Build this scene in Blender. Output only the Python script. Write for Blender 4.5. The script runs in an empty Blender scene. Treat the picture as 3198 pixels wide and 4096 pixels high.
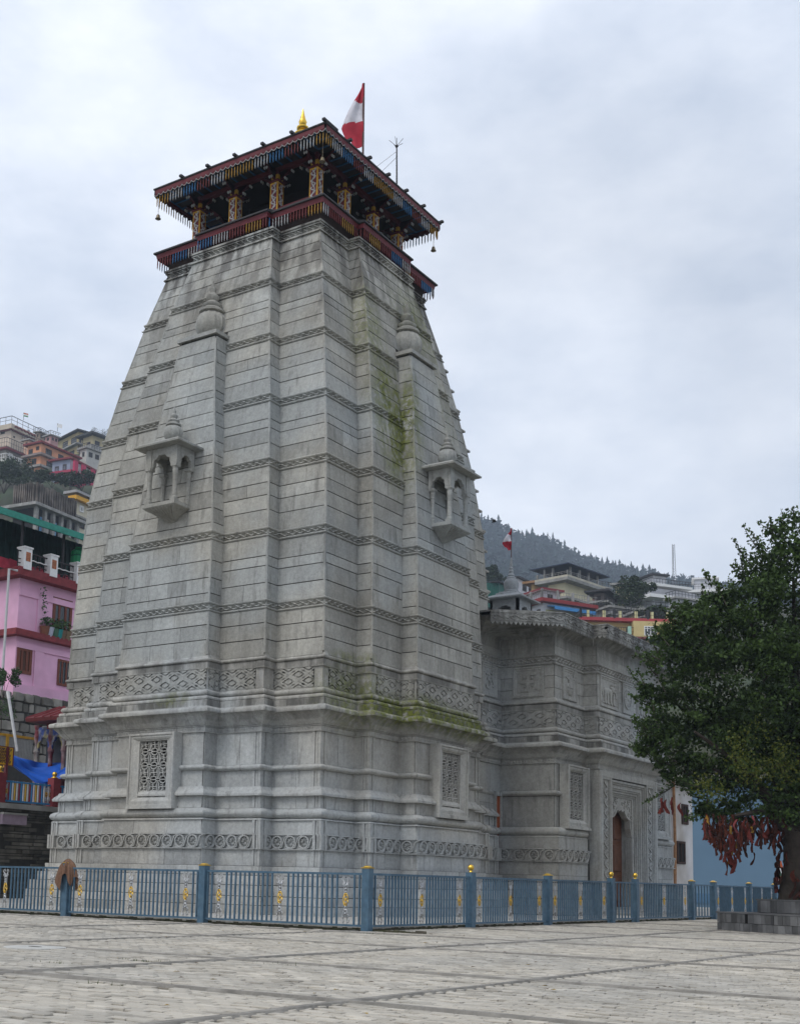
import bpy, math, random
import numpy as np
from mathutils import Vector, Matrix
R = random.Random(7)
NR = np.random.RandomState(11)
S = bpy.context.scene
COL = S.collection
# ------------------------------------------------------------------ camera
CR = Vector((0.82275297, 0.56789542, 0.02392344))
CU = Vector((0.05926154, -0.12756435, 0.99005828))
CF = Vector((-0.56530135, 0.81315566, 0.13860831))
CP = Vector((23.38355636, -31.14778451, 1.0))
cd = bpy.data.cameras.new('camera')
cam = bpy.data.objects.new('camera', cd); COL.objects.link(cam)
m = Matrix.Identity(4)
for i in range(3):
    m[i][0] = CR[i]; m[i][1] = CU[i]; m[i][2] = -CF[i]; m[i][3] = CP[i]
cam.matrix_world = m
cd.sensor_fit = 'VERTICAL'; cd.sensor_height = 36; cd.sensor_width = 36
cd.lens = 36 * 4985.52 / 4096
cd.shift_x = (1599 - 1322.66) / 4096
cd.shift_y = (2825.15 - 2048) / 4096
cd.clip_start = 0.1; cd.clip_end = 6000
S.camera = cam
# ------------------------------------------------------------------ light
SUN_EL, SUN_AZ = math.radians(52), math.radians(200)
w = bpy.data.worlds.new('World'); S.world = w; w.use_nodes = True
nt = w.node_tree; nt.nodes.clear()
def wn(t, **k):
    n = nt.nodes.new(t)
    for a, b in k.items(): setattr(n, a, b)
    return n
L = nt.links.new
out = wn('ShaderNodeOutputWorld'); bg = wn('ShaderNodeBackground'); bg.inputs[1].default_value = 0.1
sky = wn('ShaderNodeTexSky', sky_type='NISHITA', sun_disc=False)
sky.sun_elevation = SUN_EL; sky.sun_rotation = SUN_AZ; sky.air_density = 1.5; sky.dust_density = 3
tc = wn('ShaderNodeTexCoord'); mp = wn('ShaderNodeMapping'); mp.inputs['Scale'].default_value = (1.6, 1.6, 3.2)
mp.inputs['Location'].default_value = (0.62, 0.35, 0.2)
n1 = wn('ShaderNodeTexNoise'); n1.inputs['Scale'].default_value = 2.6; n1.inputs['Detail'].default_value = 6; n1.inputs['Roughness'].default_value = .58
rp = wn('ShaderNodeValToRGB')
rp.color_ramp.elements[0].position = .32; rp.color_ramp.elements[0].color = (5.0, 5.65, 6.8, 1)
rp.color_ramp.elements[1].position = .68; rp.color_ramp.elements[1].color = (8.9, 9.2, 9.85, 1)
mx = wn('ShaderNodeMix', data_type='RGBA'); mx.inputs[0].default_value = .93
L(tc.outputs['Generated'], mp.inputs[0]); L(mp.outputs[0], n1.inputs['Vector']); L(n1.outputs['Fac'], rp.inputs[0])
# broad brighter and darker regions of the overcast, by direction
def region(px_, py_, c0, c1, gain, src):
    d = (CR * ((px_ * 3198 / 1705 - 1322.66) / 4985.52) - CU * ((py_ * 3198 / 1705 - 2825.15) / 4985.52) + CF).normalized()
    vn = wn('ShaderNodeVectorMath', operation='DOT_PRODUCT'); vn.inputs[1].default_value = d; L(nrm_.outputs[0], vn.inputs[0])
    r_ = wn('ShaderNodeMapRange', interpolation_type='SMOOTHSTEP'); r_.inputs[1].default_value = c0; r_.inputs[2].default_value = c1; r_.inputs[3].default_value = 1; r_.inputs[4].default_value = gain; L(vn.outputs['Value'], r_.inputs[0])
    q = wn('ShaderNodeVectorMath', operation='SCALE'); L(src, q.inputs[0]); L(r_.outputs[0], q.inputs['Scale']); return q.outputs[0]
nrm_ = wn('ShaderNodeVectorMath', operation='NORMALIZE'); L(tc.outputs['Generated'], nrm_.inputs[0])
o1 = region(1330, 640, math.cos(.22), math.cos(.03), .86, rp.outputs[0]); o2 = region(1180, 960, math.cos(.16), math.cos(.02), 1.16, o1); o3 = region(150, 350, math.cos(.25), math.cos(.03), 1.03, o2)
L(sky.outputs[0], mx.inputs[6]); L(o3, mx.inputs[7]); L(mx.outputs[2], bg.inputs[0]); L(bg.outputs[0], out.inputs[0])
sd = bpy.data.lights.new('sun', 'SUN'); sd.energy = 0.9; sd.angle = math.radians(20); sd.color = (1, .97, .92)
so = bpy.data.objects.new('sun', sd); COL.objects.link(so)
# light comes from the camera's left-behind, fairly high
dv = Vector((-math.cos(SUN_EL) * -0.15, -math.cos(SUN_EL) * -0.99, -math.sin(SUN_EL)))
so.rotation_euler = dv.to_track_quat('-Z', 'Y').to_euler()
so.location = (0, -60, 80)
S.view_settings.view_transform = 'Standard'; S.view_settings.look = 'None'
S.view_settings.exposure = 0.54; S.view_settings.gamma = 1; S.view_settings.use_curve_mapping = False
S.cycles.max_bounces = 5; S.cycles.diffuse_bounces = 3; S.cycles.glossy_bounces = 2; S.cycles.transparent_max_bounces = 6
S.cycles.volume_bounces = 0
# ------------------------------------------------------------------ helpers
FX, PX, PY, T = 4985.52, 1322.66, 2825.15, 3198 / 1705
def ray(x, y): return CR * ((x * T - PX) / FX) - CU * ((y * T - PY) / FX) + CF
def at(x, y, D): return CP + ray(x, y) * D
def on(x, y, ax, val):
    d = ray(x, y); return CP + d * ((val - CP[ax]) / d[ax])
ZV = Vector((0, 0, 1))
class Fr:
    def __init__(s, o=(0, 0, 0), u=(1, 0, 0), n=(0, 1, 0), z=(0, 0, 1)):
        s.o, s.u, s.n, s.z = Vector(o), Vector(u), Vector(n), Vector(z)
    def __call__(s, a, b, c): return s.o + s.u * a + s.n * b + s.z * c
    def mat(s, a=0, b=0, c=0):
        p = s(a, b, c); M = Matrix.Identity(4)
        for i in range(3): M[i][0] = s.u[i]; M[i][1] = s.n[i]; M[i][2] = s.z[i]; M[i][3] = p[i]
        return M
ID = Fr()
class MB:
    def __init__(s, fr=ID): s.v = []; s.f = []; s.m = []; s.t = []; s.fr = fr; s.mi = 0; s.tone = 0.0
    def P(s, a, b, c): s.v.append(s.fr(a, b, c)); return len(s.v) - 1
    def F(s, *i): s.f.append(i); s.m.append(s.mi); s.t.append(s.tone)
    def poly(s, pts): s.F(*[s.P(*p) for p in pts])
    def quad(s, a, b, c, d): s.poly((a, b, c, d))
    def box(s, a0, a1, b0, b1, c0, c1, skip=''):
        i = [s.P(a, b, c) for c in (c0, c1) for b in (b0, b1) for a in (a0, a1)]
        for k, q in (('z', (0, 2, 3, 1)), ('Z', (4, 5, 7, 6)), ('y', (0, 1, 5, 4)), ('Y', (2, 6, 7, 3)), ('x', (0, 4, 6, 2)), ('X', (1, 3, 7, 5))):
            if k not in skip: s.F(*[i[j] for j in q])
    def bev(s, a0, a1, b0, b1, c0, c1, e):
        # box chamfered on the +b (outer) face
        s.loft([[(a0, b0, c0), (a1, b0, c0), (a1, b0, c1), (a0, b0, c1)], [(a0, b1 - e, c0), (a1, b1 - e, c0), (a1, b1 - e, c1), (a0, b1 - e, c1)],
                [(a0 + e, b1, c0 + e), (a1 - e, b1, c0 + e), (a1 - e, b1, c1 - e), (a0 + e, b1, c1 - e)]], cap=2)
    def loft(s, rings, closed=True, cap=3):
        ids = [[s.P(*p) for p in r] for r in rings]; n = len(ids[0])
        for a, b in zip(ids, ids[1:]):
            for i in range(n if closed else n - 1):
                j = (i + 1) % n; s.F(a[i], a[j], b[j], b[i])
        if cap & 1: s.F(*ids[0][::-1])
        if cap & 2: s.F(*ids[-1])
    def tube(s, pts, r, n=6, cap=3, r2=None):
        pts = [Vector(p) for p in pts]; rings = []
        for i, p in enumerate(pts):
            d = (pts[min(i + 1, len(pts) - 1)] - pts[max(i - 1, 0)]).normalized()
            x = d.cross(Vector((0.31, .17, .93)) if abs(d.z) < .9 else Vector((1, 0, 0))).normalized(); y = d.cross(x)
            rr = r if r2 is None else r + (r2 - r) * i / (len(pts) - 1)
            if isinstance(r, (list, tuple)): rr = r[i]
            rings.append([tuple(p + (x * math.cos(2 * math.pi * k / n) + y * math.sin(2 * math.pi * k / n)) * rr) for k in range(n)])
        s.loft(rings, cap=cap)
    def lathe(s, prof, c=(0, 0, 0), n=16, rib=0, rn=8):
        rings = []
        for r, z in prof:
            g = []
            for k in range(n):
                a = 2 * math.pi * k / n
                rr = r * (1 - rib * (0.5 + 0.5 * math.cos(rn * a)) * (1 if r > .12 else 0)) if rib else r
                g.append((c[0] + rr * math.cos(a), c[1] + rr * math.sin(a), c[2] + z))
            rings.append(g)
        s.loft(rings)
    def stroke(s, pts, wd, b0, b1, closed=False):
        # flat raised ribbon in the (a,c) plane from depth b0 to b1
        b1 += (len(s.f) % 11) * .0006; n = len(pts); Lf = []; Rt = []   # crossing ribbons never share a plane
        for i in range(n):
            p = pts[i]; q0 = pts[(i - 1) % n] if (closed or i > 0) else p; q1 = pts[(i + 1) % n] if (closed or i < n - 1) else p
            dx, dz = q1[0] - q0[0], q1[1] - q0[1]; l = math.hypot(dx, dz) or 1
            ox, oz = -dz / l * wd / 2, dx / l * wd / 2
            Lf.append((p[0] + ox, p[1] + oz)); Rt.append((p[0] - ox, p[1] - oz))
        iL0 = [s.P(a, b0, c) for a, c in Lf]; iL1 = [s.P(a, b1, c) for a, c in Lf]
        iR0 = [s.P(a, b0, c) for a, c in Rt]; iR1 = [s.P(a, b1, c) for a, c in Rt]
        for i in range(n if closed else n - 1):
            j = (i + 1) % n
            s.F(iL1[i], iL1[j], iR1[j], iR1[i]); s.F(iL0[i], iL0[j], iL1[j], iL1[i]); s.F(iR1[i], iR1[j], iR0[j], iR0[i])
        if not closed:
            s.F(iL0[0], iL1[0], iR1[0], iR0[0]); s.F(iL0[-1], iR0[-1], iR1[-1], iL1[-1])
    def mesh(s, name, mats, smooth=False):
        me = bpy.data.meshes.new(name)
        me.from_pydata([tuple(v) for v in s.v], [], s.f)
        for mm in (mats if isinstance(mats, (list, tuple)) else [mats]): me.materials.append(mm)
        n = len(s.f)
        me.polygons.foreach_set('material_index', s.m)
        if smooth: me.polygons.foreach_set('use_smooth', [True] * n)
        if any(s.t):
            at_ = me.attributes.new('tone', 'FLOAT', 'FACE'); at_.data.foreach_set('value', s.t)
        me.update(); return me
    def build(s, name, mats, parent=None, smooth=False, **k): return put(name, s.mesh(name, mats, smooth), parent, **k)
def tag(o, label=None, cat=None, group=None, kind=None):
    if label: o['label'] = label
    if cat: o['category'] = cat
    if group: o['group'] = group
    if kind: o['kind'] = kind
    return o
def put(name, me, parent=None, M=None, label=None, cat=None, group=None, kind=None, local=False):
    o = bpy.data.objects.new(name, me); COL.objects.link(o)
    if parent is not None:
        o.parent = parent
        if not local and parent.type == 'EMPTY': o.matrix_parent_inverse = Matrix.Translation(-parent.location)
    if M is not None: o.matrix_basis = M
    return tag(o, label, cat, group, kind)
def thing(name, label, cat, loc=(0, 0, 0), group=None):
    o = bpy.data.objects.new(name, None); COL.objects.link(o); o.location = loc; o.empty_display_size = .3
    return tag(o, label, cat, group)
def smooth_by_angle(o, deg=40):
    me = o.data; me.polygons.foreach_set('use_smooth', [True] * len(me.polygons))
    try: me.set_sharp_from_angle(angle=math.radians(deg))
    except Exception: pass
    return o
# ------------------------------------------------------------------ materials
def mat(name, col, rough=.8, var=.12, scale=6., bump=.15, bscale=40., metal=0., tone=.25, col2=None, spec=.3):
    m = bpy.data.materials.new(name); m.use_nodes = True; t = m.node_tree; b = t.nodes['Principled BSDF']
    b.inputs['Roughness'].default_value = rough; b.inputs['Metallic'].default_value = metal; b.inputs['Specular IOR Level'].default_value = spec
    N = t.nodes.new; K = t.links.new
    geo = N('ShaderNodeNewGeometry'); nz = N('ShaderNodeTexNoise'); nz.inputs['Scale'].default_value = scale; nz.inputs['Detail'].default_value = 5
    K(geo.outputs['Position'], nz.inputs['Vector'])
    at_ = N('ShaderNodeAttribute'); at_.attribute_name = 'tone'
    ma = N('ShaderNodeMath'); ma.operation = 'MULTIPLY_ADD'; ma.inputs[1].default_value = tone; ma.inputs[2].default_value = 1
    K(at_.outputs['Fac'], ma.inputs[0])
    mr = N('ShaderNodeMapRange'); mr.inputs[1].default_value = .25; mr.inputs[2].default_value = .75; mr.inputs[3].default_value = 1 - var; mr.inputs[4].default_value = 1 + var
    K(nz.outputs['Fac'], mr.inputs[0])
    mu = N('ShaderNodeMath'); mu.operation = 'MULTIPLY'; K(mr.outputs[0], mu.inputs[0]); K(ma.outputs[0], mu.inputs[1])
    vm = N('ShaderNodeMix'); vm.data_type = 'RGBA'; vm.blend_type = 'MULTIPLY'; vm.inputs[0].default_value = 1
    if col2:
        n2 = N('ShaderNodeTexNoise'); n2.inputs['Scale'].default_value = scale * .37; n2.inputs['Detail'].default_value = 6; K(geo.outputs['Position'], n2.inputs['Vector'])
        r2 = N('ShaderNodeMapRange'); r2.inputs[1].default_value = .42; r2.inputs[2].default_value = .62; K(n2.outputs['Fac'], r2.inputs[0])
        cm = N('ShaderNodeMix'); cm.data_type = 'RGBA'; cm.inputs[6].default_value = (*col, 1); cm.inputs[7].default_value = (*col2, 1); K(r2.outputs[0], cm.inputs[0]); K(cm.outputs[2], vm.inputs[6])
    else: vm.inputs[6].default_value = (*col, 1)
    K(mu.outputs[0], vm.inputs[7]); K(vm.outputs[2], b.inputs['Base Color'])
    if bump:
        nb = N('ShaderNodeTexNoise'); nb.inputs['Scale'].default_value = bscale; nb.inputs['Detail'].default_value = 3; K(geo.outputs['Position'], nb.inputs['Vector'])
        bp = N('ShaderNodeBump'); bp.inputs['Strength'].default_value = bump; bp.inputs['Distance'].default_value = .02; K(nb.outputs['Fac'], bp.inputs['Height']); K(bp.outputs[0], b.inputs['Normal'])
    return m
def stone_mat(name, base, streak_z=(17.2, 20.6), moss=True, streak=.95, hall=False):
    m = bpy.data.materials.new(name); m.use_nodes = True; t = m.node_tree; b = t.nodes['Principled BSDF']
    b.inputs['Roughness'].default_value = .85; b.inputs['Specular IOR Level'].default_value = .25
    N = t.nodes.new; K = t.links.new
    def noise(sc, det=5, vec=None, ro=.55):
        n = N('ShaderNodeTexNoise'); n.inputs['Scale'].default_value = sc; n.inputs['Detail'].default_value = det; n.inputs['Roughness'].default_value = ro
        K(vec, n.inputs['Vector']); return n.outputs['Fac']
    def rng(x, a, bb, c=0., d=1., sm=False):
        n = N('ShaderNodeMapRange'); n.inputs[1].default_value = a; n.inputs[2].default_value = bb; n.inputs[3].default_value = c; n.inputs[4].default_value = d
        if sm: n.interpolation_type = 'SMOOTHSTEP'
        K(x, n.inputs[0]); return n.outputs[0]
    def math_(op, x, y):
        n = N('ShaderNodeMath'); n.operation = op
        for i, q in enumerate((x, y)):
            if isinstance(q, (int, float)): n.inputs[i].default_value = q
            else: K(q, n.inputs[i])
        return n.outputs[0]
    def mix(f, a, c, bt='MIX'):
        n = N('ShaderNodeMix'); n.data_type = 'RGBA'; n.blend_type = bt
        if isinstance(f, (int, float)): n.inputs[0].default_value = f
        else: K(f, n.inputs[0])
        for i, q in ((6, a), (7, c)):
            if isinstance(q, tuple): n.inputs[i].default_value = (*q, 1)
            else: K(q, n.inputs[i])
        return n.outputs[2]
    geo = N('ShaderNodeNewGeometry'); pos = geo.outputs['Position']
    sx = N('ShaderNodeSeparateXYZ'); K(pos, sx.inputs[0])
    mpv = N('ShaderNodeMapping'); mpv.inputs['Scale'].default_value = (1, 1, .16); K(pos, mpv.inputs[0])
    c = mix(rng(noise(.55, 6, pos), .35, .65), tuple(x * .76 for x in base), tuple(x * 1.12 for x in base))
    c = mix(rng(noise(.23, 3, pos), .45, .6), c, (base[0] * .93, base[1] * 1.0, base[2] * 1.1))
    at_ = N('ShaderNodeAttribute'); at_.attribute_name = 'tone'
    c = mix(1., c, math_('ADD', 1, math_('MULTIPLY', at_.outputs['Fac'], .10)), 'MULTIPLY')
    c = mix(1., c, rng(noise(9, 6, pos, .7), .25, .75, .78, 1.22), 'MULTIPLY')
    c = mix(1., c, rng(noise(30, 3, pos, .7), .3, .7, .88, 1.12), 'MULTIPLY')
    # rain streaks: tall thin noise, strong near the top, faint below
    st = rng(noise(2.6, 6, mpv.outputs[0], .62), .43, .58)
    zm = rng(sx.outputs['Z'], streak_z[0], streak_z[1], .13, 1.)
    c = mix(math_('MULTIPLY', math_('MULTIPLY', st, zm), streak), c, (.075, .068, .062))
    st2 = rng(noise(5.5, 5, mpv.outputs[0], .6), .56, .70)
    c = mix(math_('MULTIPLY', st2, .5), c, (.11, .105, .095))
    # pale lime runs
    st3 = rng(noise(4.1, 4, mpv.outputs[0], .5), .64, .74)
    c = mix(math_('MULTIPLY', st3, .22), c, (.52, .53, .53))
    # weather stains along the cornice fascia and the ledge above the carved frieze
    def zband(a, b_):
        return math_('MULTIPLY', rng(sx.outputs['Z'], a - .03, a + .02), rng(sx.outputs['Z'], b_ + .03, b_ - .02))
    zb_ = math_('MAXIMUM', math_('MAXIMUM', zband(5.56, 5.76), math_('MULTIPLY', zband(6.64, 6.83), .7)), math_('MULTIPLY', zband(5.2, 5.42), .45))
    sn = rng(noise(1.7, 5, mpv.outputs[0], .65), .40, .56)
    c = mix(math_('MULTIPLY', math_('MULTIPLY', zb_, sn), .8), c, (.06, .057, .05))
    if moss:
        def blob(p, r0, sc):
            v = N('ShaderNodeVectorMath'); v.operation = 'SUBTRACT'; K(pos, v.inputs[0]); v.inputs[1].default_value = p
            v2 = N('ShaderNodeVectorMath'); v2.operation = 'MULTIPLY'; K(v.outputs[0], v2.inputs[0]); v2.inputs[1].default_value = sc
            l = N('ShaderNodeVectorMath'); l.operation = 'LENGTH'; K(v2.outputs[0], l.inputs[0])
            return rng(l.outputs['Value'], r0, r0 * .35)
        mm = None
        for p, r0, sc, k in (((4.75, -1.5, 14.4), 1.0, (1, .75, .34), 1.1), ((4.2, -1.9, 17.2), 1.0, (1, 1.1, .4), .55), ((3.9, 1.2, 18.5), 1.2, (1, .6, .6), .5),
                             ((5.9, -2.2, 5.72), .55, (.35, .15, .85), 1.25), ((5.9, .8, 5.62), .5, (.35, .17, .9), 1.2), ((5.0, -3.6, 5.9), .6, (.5, .35, .5), .7),
                             ((5.1, -3.7, 6.95), .5, (.6, .5, 1.6), .7), ((0.5, -5.3, 5.8), .3, (.3, .2, .9), .6), ((4.9, 1.6, 16.2), 1.0, (1, .8, .35), .3)):
            q = math_('MULTIPLY', blob(p, r0, sc), k); mm = q if mm is None else math_('MAXIMUM', mm, q)
        gn = rng(noise(2.2, 6, mpv.outputs[0], .65), .30, .50); gn2 = rng(noise(5.5, 6, pos, .7), .38, .52)
        mf = math_('MINIMUM', math_('MULTIPLY', math_('MULTIPLY', mm, gn), gn2), .92)
        c = mix(mf, c, mix(rng(noise(11, 3, pos), .4, .6), (.058, .068, .010), (.16, .178, .024)))
    K(c, b.inputs['Base Color'])
    bp = N('ShaderNodeBump'); bp.inputs['Strength'].default_value = .5; bp.inputs['Distance'].default_value = .02
    K(noise(28, 5, pos, .65), bp.inputs['Height']); K(bp.outputs[0], b.inputs['Normal'])
    return m
MS = stone_mat('grey_stone', (.365, .35, .308))
MSH = stone_mat('grey_stone_hall', (.375, .362, .325), streak_z=(8.5, 9.6), streak=.8, moss=False)
MSB = stone_mat('grey_stone_base', (.41, .392, .35), streak_z=(4.3, 5.6), moss=True, streak=.35)
MJ = mat('mortar_joint', (.045, .042, .038), .95, .3, 5)
MDK = mat('painted_dark', (.012, .011, .010), .9, .1, 3, 0)  # near-black colour stands in for the unlit inside of openings
MGOLD = mat('gilded_metal', (.75, .48, .08), .28, .15, 30, .1, 60, metal=1)
MSILV = mat('silver_paint', (.42, .43, .44), .35, .15, 40, .1, 60, metal=.7)
MBLUE = mat('blue_fence_paint', (.056, .112, .165), .5, .22, 9, .08, 90, spec=.35, col2=(.072, .13, .18))
MRED = mat('dark_red_paint', (.125, .018, .024), .55, .25, 4)
MYEL = mat('yellow_paint', (.55, .30, .03), .55, .2, 6)
MNAVY = mat('navy_paint', (.03, .11, .25), .6, .3, 3)
MWHP = mat('white_paint', (.75, .74, .72), .6, .1, 6)
MBRN = mat('brown_wood', (.13, .05, .02), .6, .35, 7, .3, 20)
MCONC = mat('grey_concrete', (.33, .32, .30), .9, .2, 2.5, .3, 30, col2=(.24, .23, .21))
MROOF = mat('dark_tin', (.035, .033, .035), .6, .3, 3)
MGLASS = mat('window_glass', (.03, .035, .04), .12, .3, 2, 0, spec=.6)
# ================================================================== TEMPLE TOWER
SIDES = [((1, 0, 0), (0, -1, 0)), ((0, 1, 0), (1, 0, 0)), ((-1, 0, 0), (0, 1, 0)), ((0, -1, 0), (-1, 0, 0))]
SF = [Fr((0, 0, 0), u, n) for u, n in SIDES]
ZW = [7.0, 8.485, 10.519, 12.551, 14.561, 16.594, 18.565, 20.45]
WW = [4.74, 4.70, 4.616, 4.495, 4.23, 3.855, 3.42, 2.93]
QW = [3.17, 3.13, 3.05, 2.92, 2.65, 2.265, 1.88, 1.46]
PW_ = [.49, .49, .49, .49, .48, .47, .45, .40]
ZS = [7.0, 8.485, 10.519, 11.8, 13.4, 14.6, 15.5, 16.75]
RS = [1.60, 1.555, 1.50, 1.34, 1.17, .98, .84, .66]
NS = [5.74, 5.70, 5.61, 5.48, 5.27, 5.12, 5.0, 4.79]
def wp(z): return float(np.interp(z, ZW, WW)), float(np.interp(z, ZW, QW)), float(np.interp(z, ZW, PW_))
def sp(z): return float(np.interp(z, ZS, RS)), float(np.interp(z, ZS, NS))
def plan(w, q, r, p1, n2, s=0., sw=.24, bh=True):
    side = []
    if s:
        side += [(-w - s, w + s), (-w + sw, w + s), (-w + sw, w), (-q, w), (-q, w + p1 - sw), (-q - s, w + p1 - sw), (-q - s, w + p1 + s), (-q + sw, w + p1 + s), (-q + sw, w + p1)]
        mir = [(w - sw, w + s), (w - sw, w), (q, w), (q, w + p1 - sw), (q + s, w + p1 - sw), (q + s, w + p1 + s), (q - sw, w + p1 + s), (q - sw, w + p1)][::-1]
    else:
        side += [(-w, w), (-q, w), (-q, w + p1)]; mir = [(q, w + p1), (q, w)]
    if bh: side += [(-r, w + p1), (-r, n2), (r, n2), (r, w + p1)]
    side += mir; o = []
    for f in SF: o += [tuple(f(a, b, 0))[:2] for a, b in side]
    return o
def ring(z, w, q, r, p1, n2, **k): return [(x, y, z) for x, y in plan(w, q, r, p1, n2, **k)]
def bring(z, w, s=0., bh=True):    # base ring: everything offset from the 4.69 wall plane
    o = w - 4.69
    return ring(z, w, 3.115 + o, 1.6 + o, .49, 5.72 + o, s=s, bh=bh)
def wring(z, o=0., bh=False):
    w, q, p1 = wp(z); r, n2 = sp(min(z, 16.7)); return ring(z, w + o, q + o, r + o, p1, n2 + o, bh=bh)

def segs_base(w, bh=True, m=0.):
    o = w - 4.69; q, r, n1, n2 = 3.115 + o, 1.6 + o, w + .49, 5.72 + o
    L_ = [((-w, w), (-q, w)), ((-q, w), (-q, n1)), ((-q, n1), (-r, n1)), ((-r, n1), (-r, n2)), ((-r, n2), (r, n2)), ((r, n2), (r, n1)), ((r, n1), (q, n1)), ((q, n1), (q, w)), ((q, w), (w, w))]
    return L_
CAND = {}
def block(key, fr, a0, b0, a1, b1, z0, z1, nrm, gap=.02, vg=.012, e=.022, tone=None):
    # a0/b0: (u,n) left/right at z0 ; a1/b1: same at z1
    P = [fr(a0[0], a0[1], z0), fr(b0[0], b0[1], z0), fr(b1[0], b1[1], z1), fr(a1[0], a1[1], z1)]
    n = (fr.u * nrm[0] + fr.n * nrm[1]).normalized()
    c = (P[0] + P[2]) / 2; d = (CP - c); dist = d.length
    cs = n.dot(d) / dist
    if cs < .02: return
    l = (P[1] - P[0]).length; sc = l * (z1 - z0) * cs / dist ** 2
    CAND.setdefault(key, []).append((sc, P, n, gap, vg, e, R.gauss(0, 1) if tone is None else tone))
def split(l, lo, hi):
    n = max(1, int(round(l / R.uniform(lo, hi)))); c = [0.]
    for i in range(n): c.append((i + 1) / n + (R.uniform(-.12, .12) / n if i < n - 1 else 0))
    return list(zip(c, c[1:]))
def course_blocks(key, fr, seg0, seg1, z0, z1, lo, hi, **k):
    for (p0, p1), (q0, q1) in zip(seg0, seg1):
        l = math.hypot(p1[0] - p0[0], p1[1] - p0[1])
        if l < .04: continue
        nr = (-(p1[1] - p0[1]) / l, (p1[0] - p0[0]) / l)
        lp = lambda a, b, t: (a[0] + (b[0] - a[0]) * t, a[1] + (b[1] - a[1]) * t)
        for t0, t1 in split(l, lo, hi):
            block(key, fr, lp(p0, p1, t0), lp(p0, p1, t1), lp(q0, q1, t0), lp(q0, q1, t1), z0, z1, nr, **k)
def block_mb(mb, P, n, gap, vg, e, tone):
    u = (P[1] - P[0]).normalized(); v = (P[3] - P[0]).normalized()
    l = (P[1] - P[0]).length; g = min(vg / 2, l * .2); h = gap / 2
    B = [P[0] + u * g + v * h, P[1] - u * g + v * h, P[2] - u * g - v * h, P[3] + u * g - v * h]
    ee = e + R.uniform(-.005, .005); mb.tone = max(-1.8, min(1.8, tone))
    i0 = [mb.P(*(p - n * .015)) for p in B]; i1 = [mb.P(*(p + n * (ee + R.uniform(-.002, .002)))) for p in B]
    mb.F(*i1)
    for i in range(4): j = (i + 1) % 4; mb.F(i0[i], i0[j], i1[j], i1[i])
def emit(key, parent, name, m, nmax=300):
    L_ = sorted(CAND.pop(key, []), key=lambda x: -x[0])
    for c in L_[:nmax]:
        mb = MB(); block_mb(mb, *c[1:]); mb.build(name, m, parent)
    if L_[nmax:]:
        mb = MB()
        for c in L_[nmax:]: block_mb(mb, *c[1:])
        mb.build(name + 's', m, parent, kind='stuff')

tower = thing('temple_tower', 'tall tapering grey stone temple tower with a painted wooden pavilion on top', 'temple tower', (0, 0, .1))
# ---- plinth
pt = [(.08, .34, 5.46), (.34, .56, 5.44), (.56, .84, 5.36), (.84, 1.09, 5.2), (1.09, 1.335, 5.06)]
mb = MB()
for z0, z1, w_ in pt: mb.loft([bring(z0, w_ - .03), bring(z1 - .004, w_ - .03)])
plinth = mb.build('plinth', MJ, tower)
for z0, z1, w_ in pt:
    for k in (0, 1):
        sg = segs_base(w_ - .03); sg2 = sg
        course_blocks('pl', SF[k], sg, sg2, z0, z1, .8, 1.25, gap=.014, vg=.01, e=.03)
emit('pl', plinth, 'stone_block', MSB, 190)
# ---- base wall core with its corner strips, facing slabs on the flat zones
core = [(1.33, 4.90), (2.53, 4.88), (2.57, 4.80), (3.17, 4.78), (3.2, 4.67), (4.9, 4.67)]
mb = MB(); mb.loft([bring(z, w_) for z, w_ in core]); basew = mb.build('base_wall', MJ, tower)
for k in (0, 1):
    for z0, z1, w_ in ((1.335, 1.76, 4.90), (2.175, 2.54, 4.90), (2.85, 3.17, 4.78), (3.42, 3.85, 4.665), (4.02, 4.885, 4.665)):
        sg = segs_base(w_); sg2 = segs_base(w_ - (.03 if z0 == 2.175 else 0))
        course_blocks('bw', SF[k], sg, sg2, z0, z1, .9, 1.5, gap=.006, vg=.008, e=.025)
emit('bw', basew, 'facing_slab', MSB, 220)
def moulding(name, prof, parent=tower, m=MSB, s=.0, bh=True, deg=50, ringf=bring):
    mb = MB(); mb.loft([ringf(z, w_, s=s, bh=bh) for z, w_ in prof])
    return smooth_by_angle(mb.build(name, m, parent), deg)
def arc(zc, wc, rz, rw, a0=-90, a1=90, n=7):
    return [(zc + rz * math.sin(math.radians(a0 + (a1 - a0) * i / (n - 1))), wc + rw * math.cos(math.radians(a0 + (a1 - a0) * i / (n - 1)))) for i in range(n)]
ST = .018
moulding('shoulder_moulding', [(2.53, 4.94)] + arc(2.53, 4.87, .05, .075, 0, 90, 4) + [(2.585, 4.8)], s=ST)
moulding('torus_moulding', arc(2.71, 4.80, .14, .19), s=ST)
moulding('ledge_moulding', [(3.165, 4.78), (3.17, 4.945), (3.225, 4.955), (3.245, 4.94), (3.30, 4.90), (3.36, 4.83), (3.415, 4.81), (3.43, 4.67)], s=ST)
moulding('torus_moulding', arc(3.935, 4.69, .085, .13), s=ST)
moulding('rosette_band', [(1.755, 4.88), (1.757, 4.995), (1.785, 5.0), (1.79, 4.925), (2.14, 4.925), (2.145, 5.0), (2.172, 4.995), (2.175, 4.88)])
moulding('dentil_band', [(4.88, 4.6), (4.882, 4.74), (4.9, 4.745), (4.905, 4.715), (5.03, 4.715), (5.035, 4.75), (5.06, 4.75), (5.065, 4.6)], s=ST)
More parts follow.
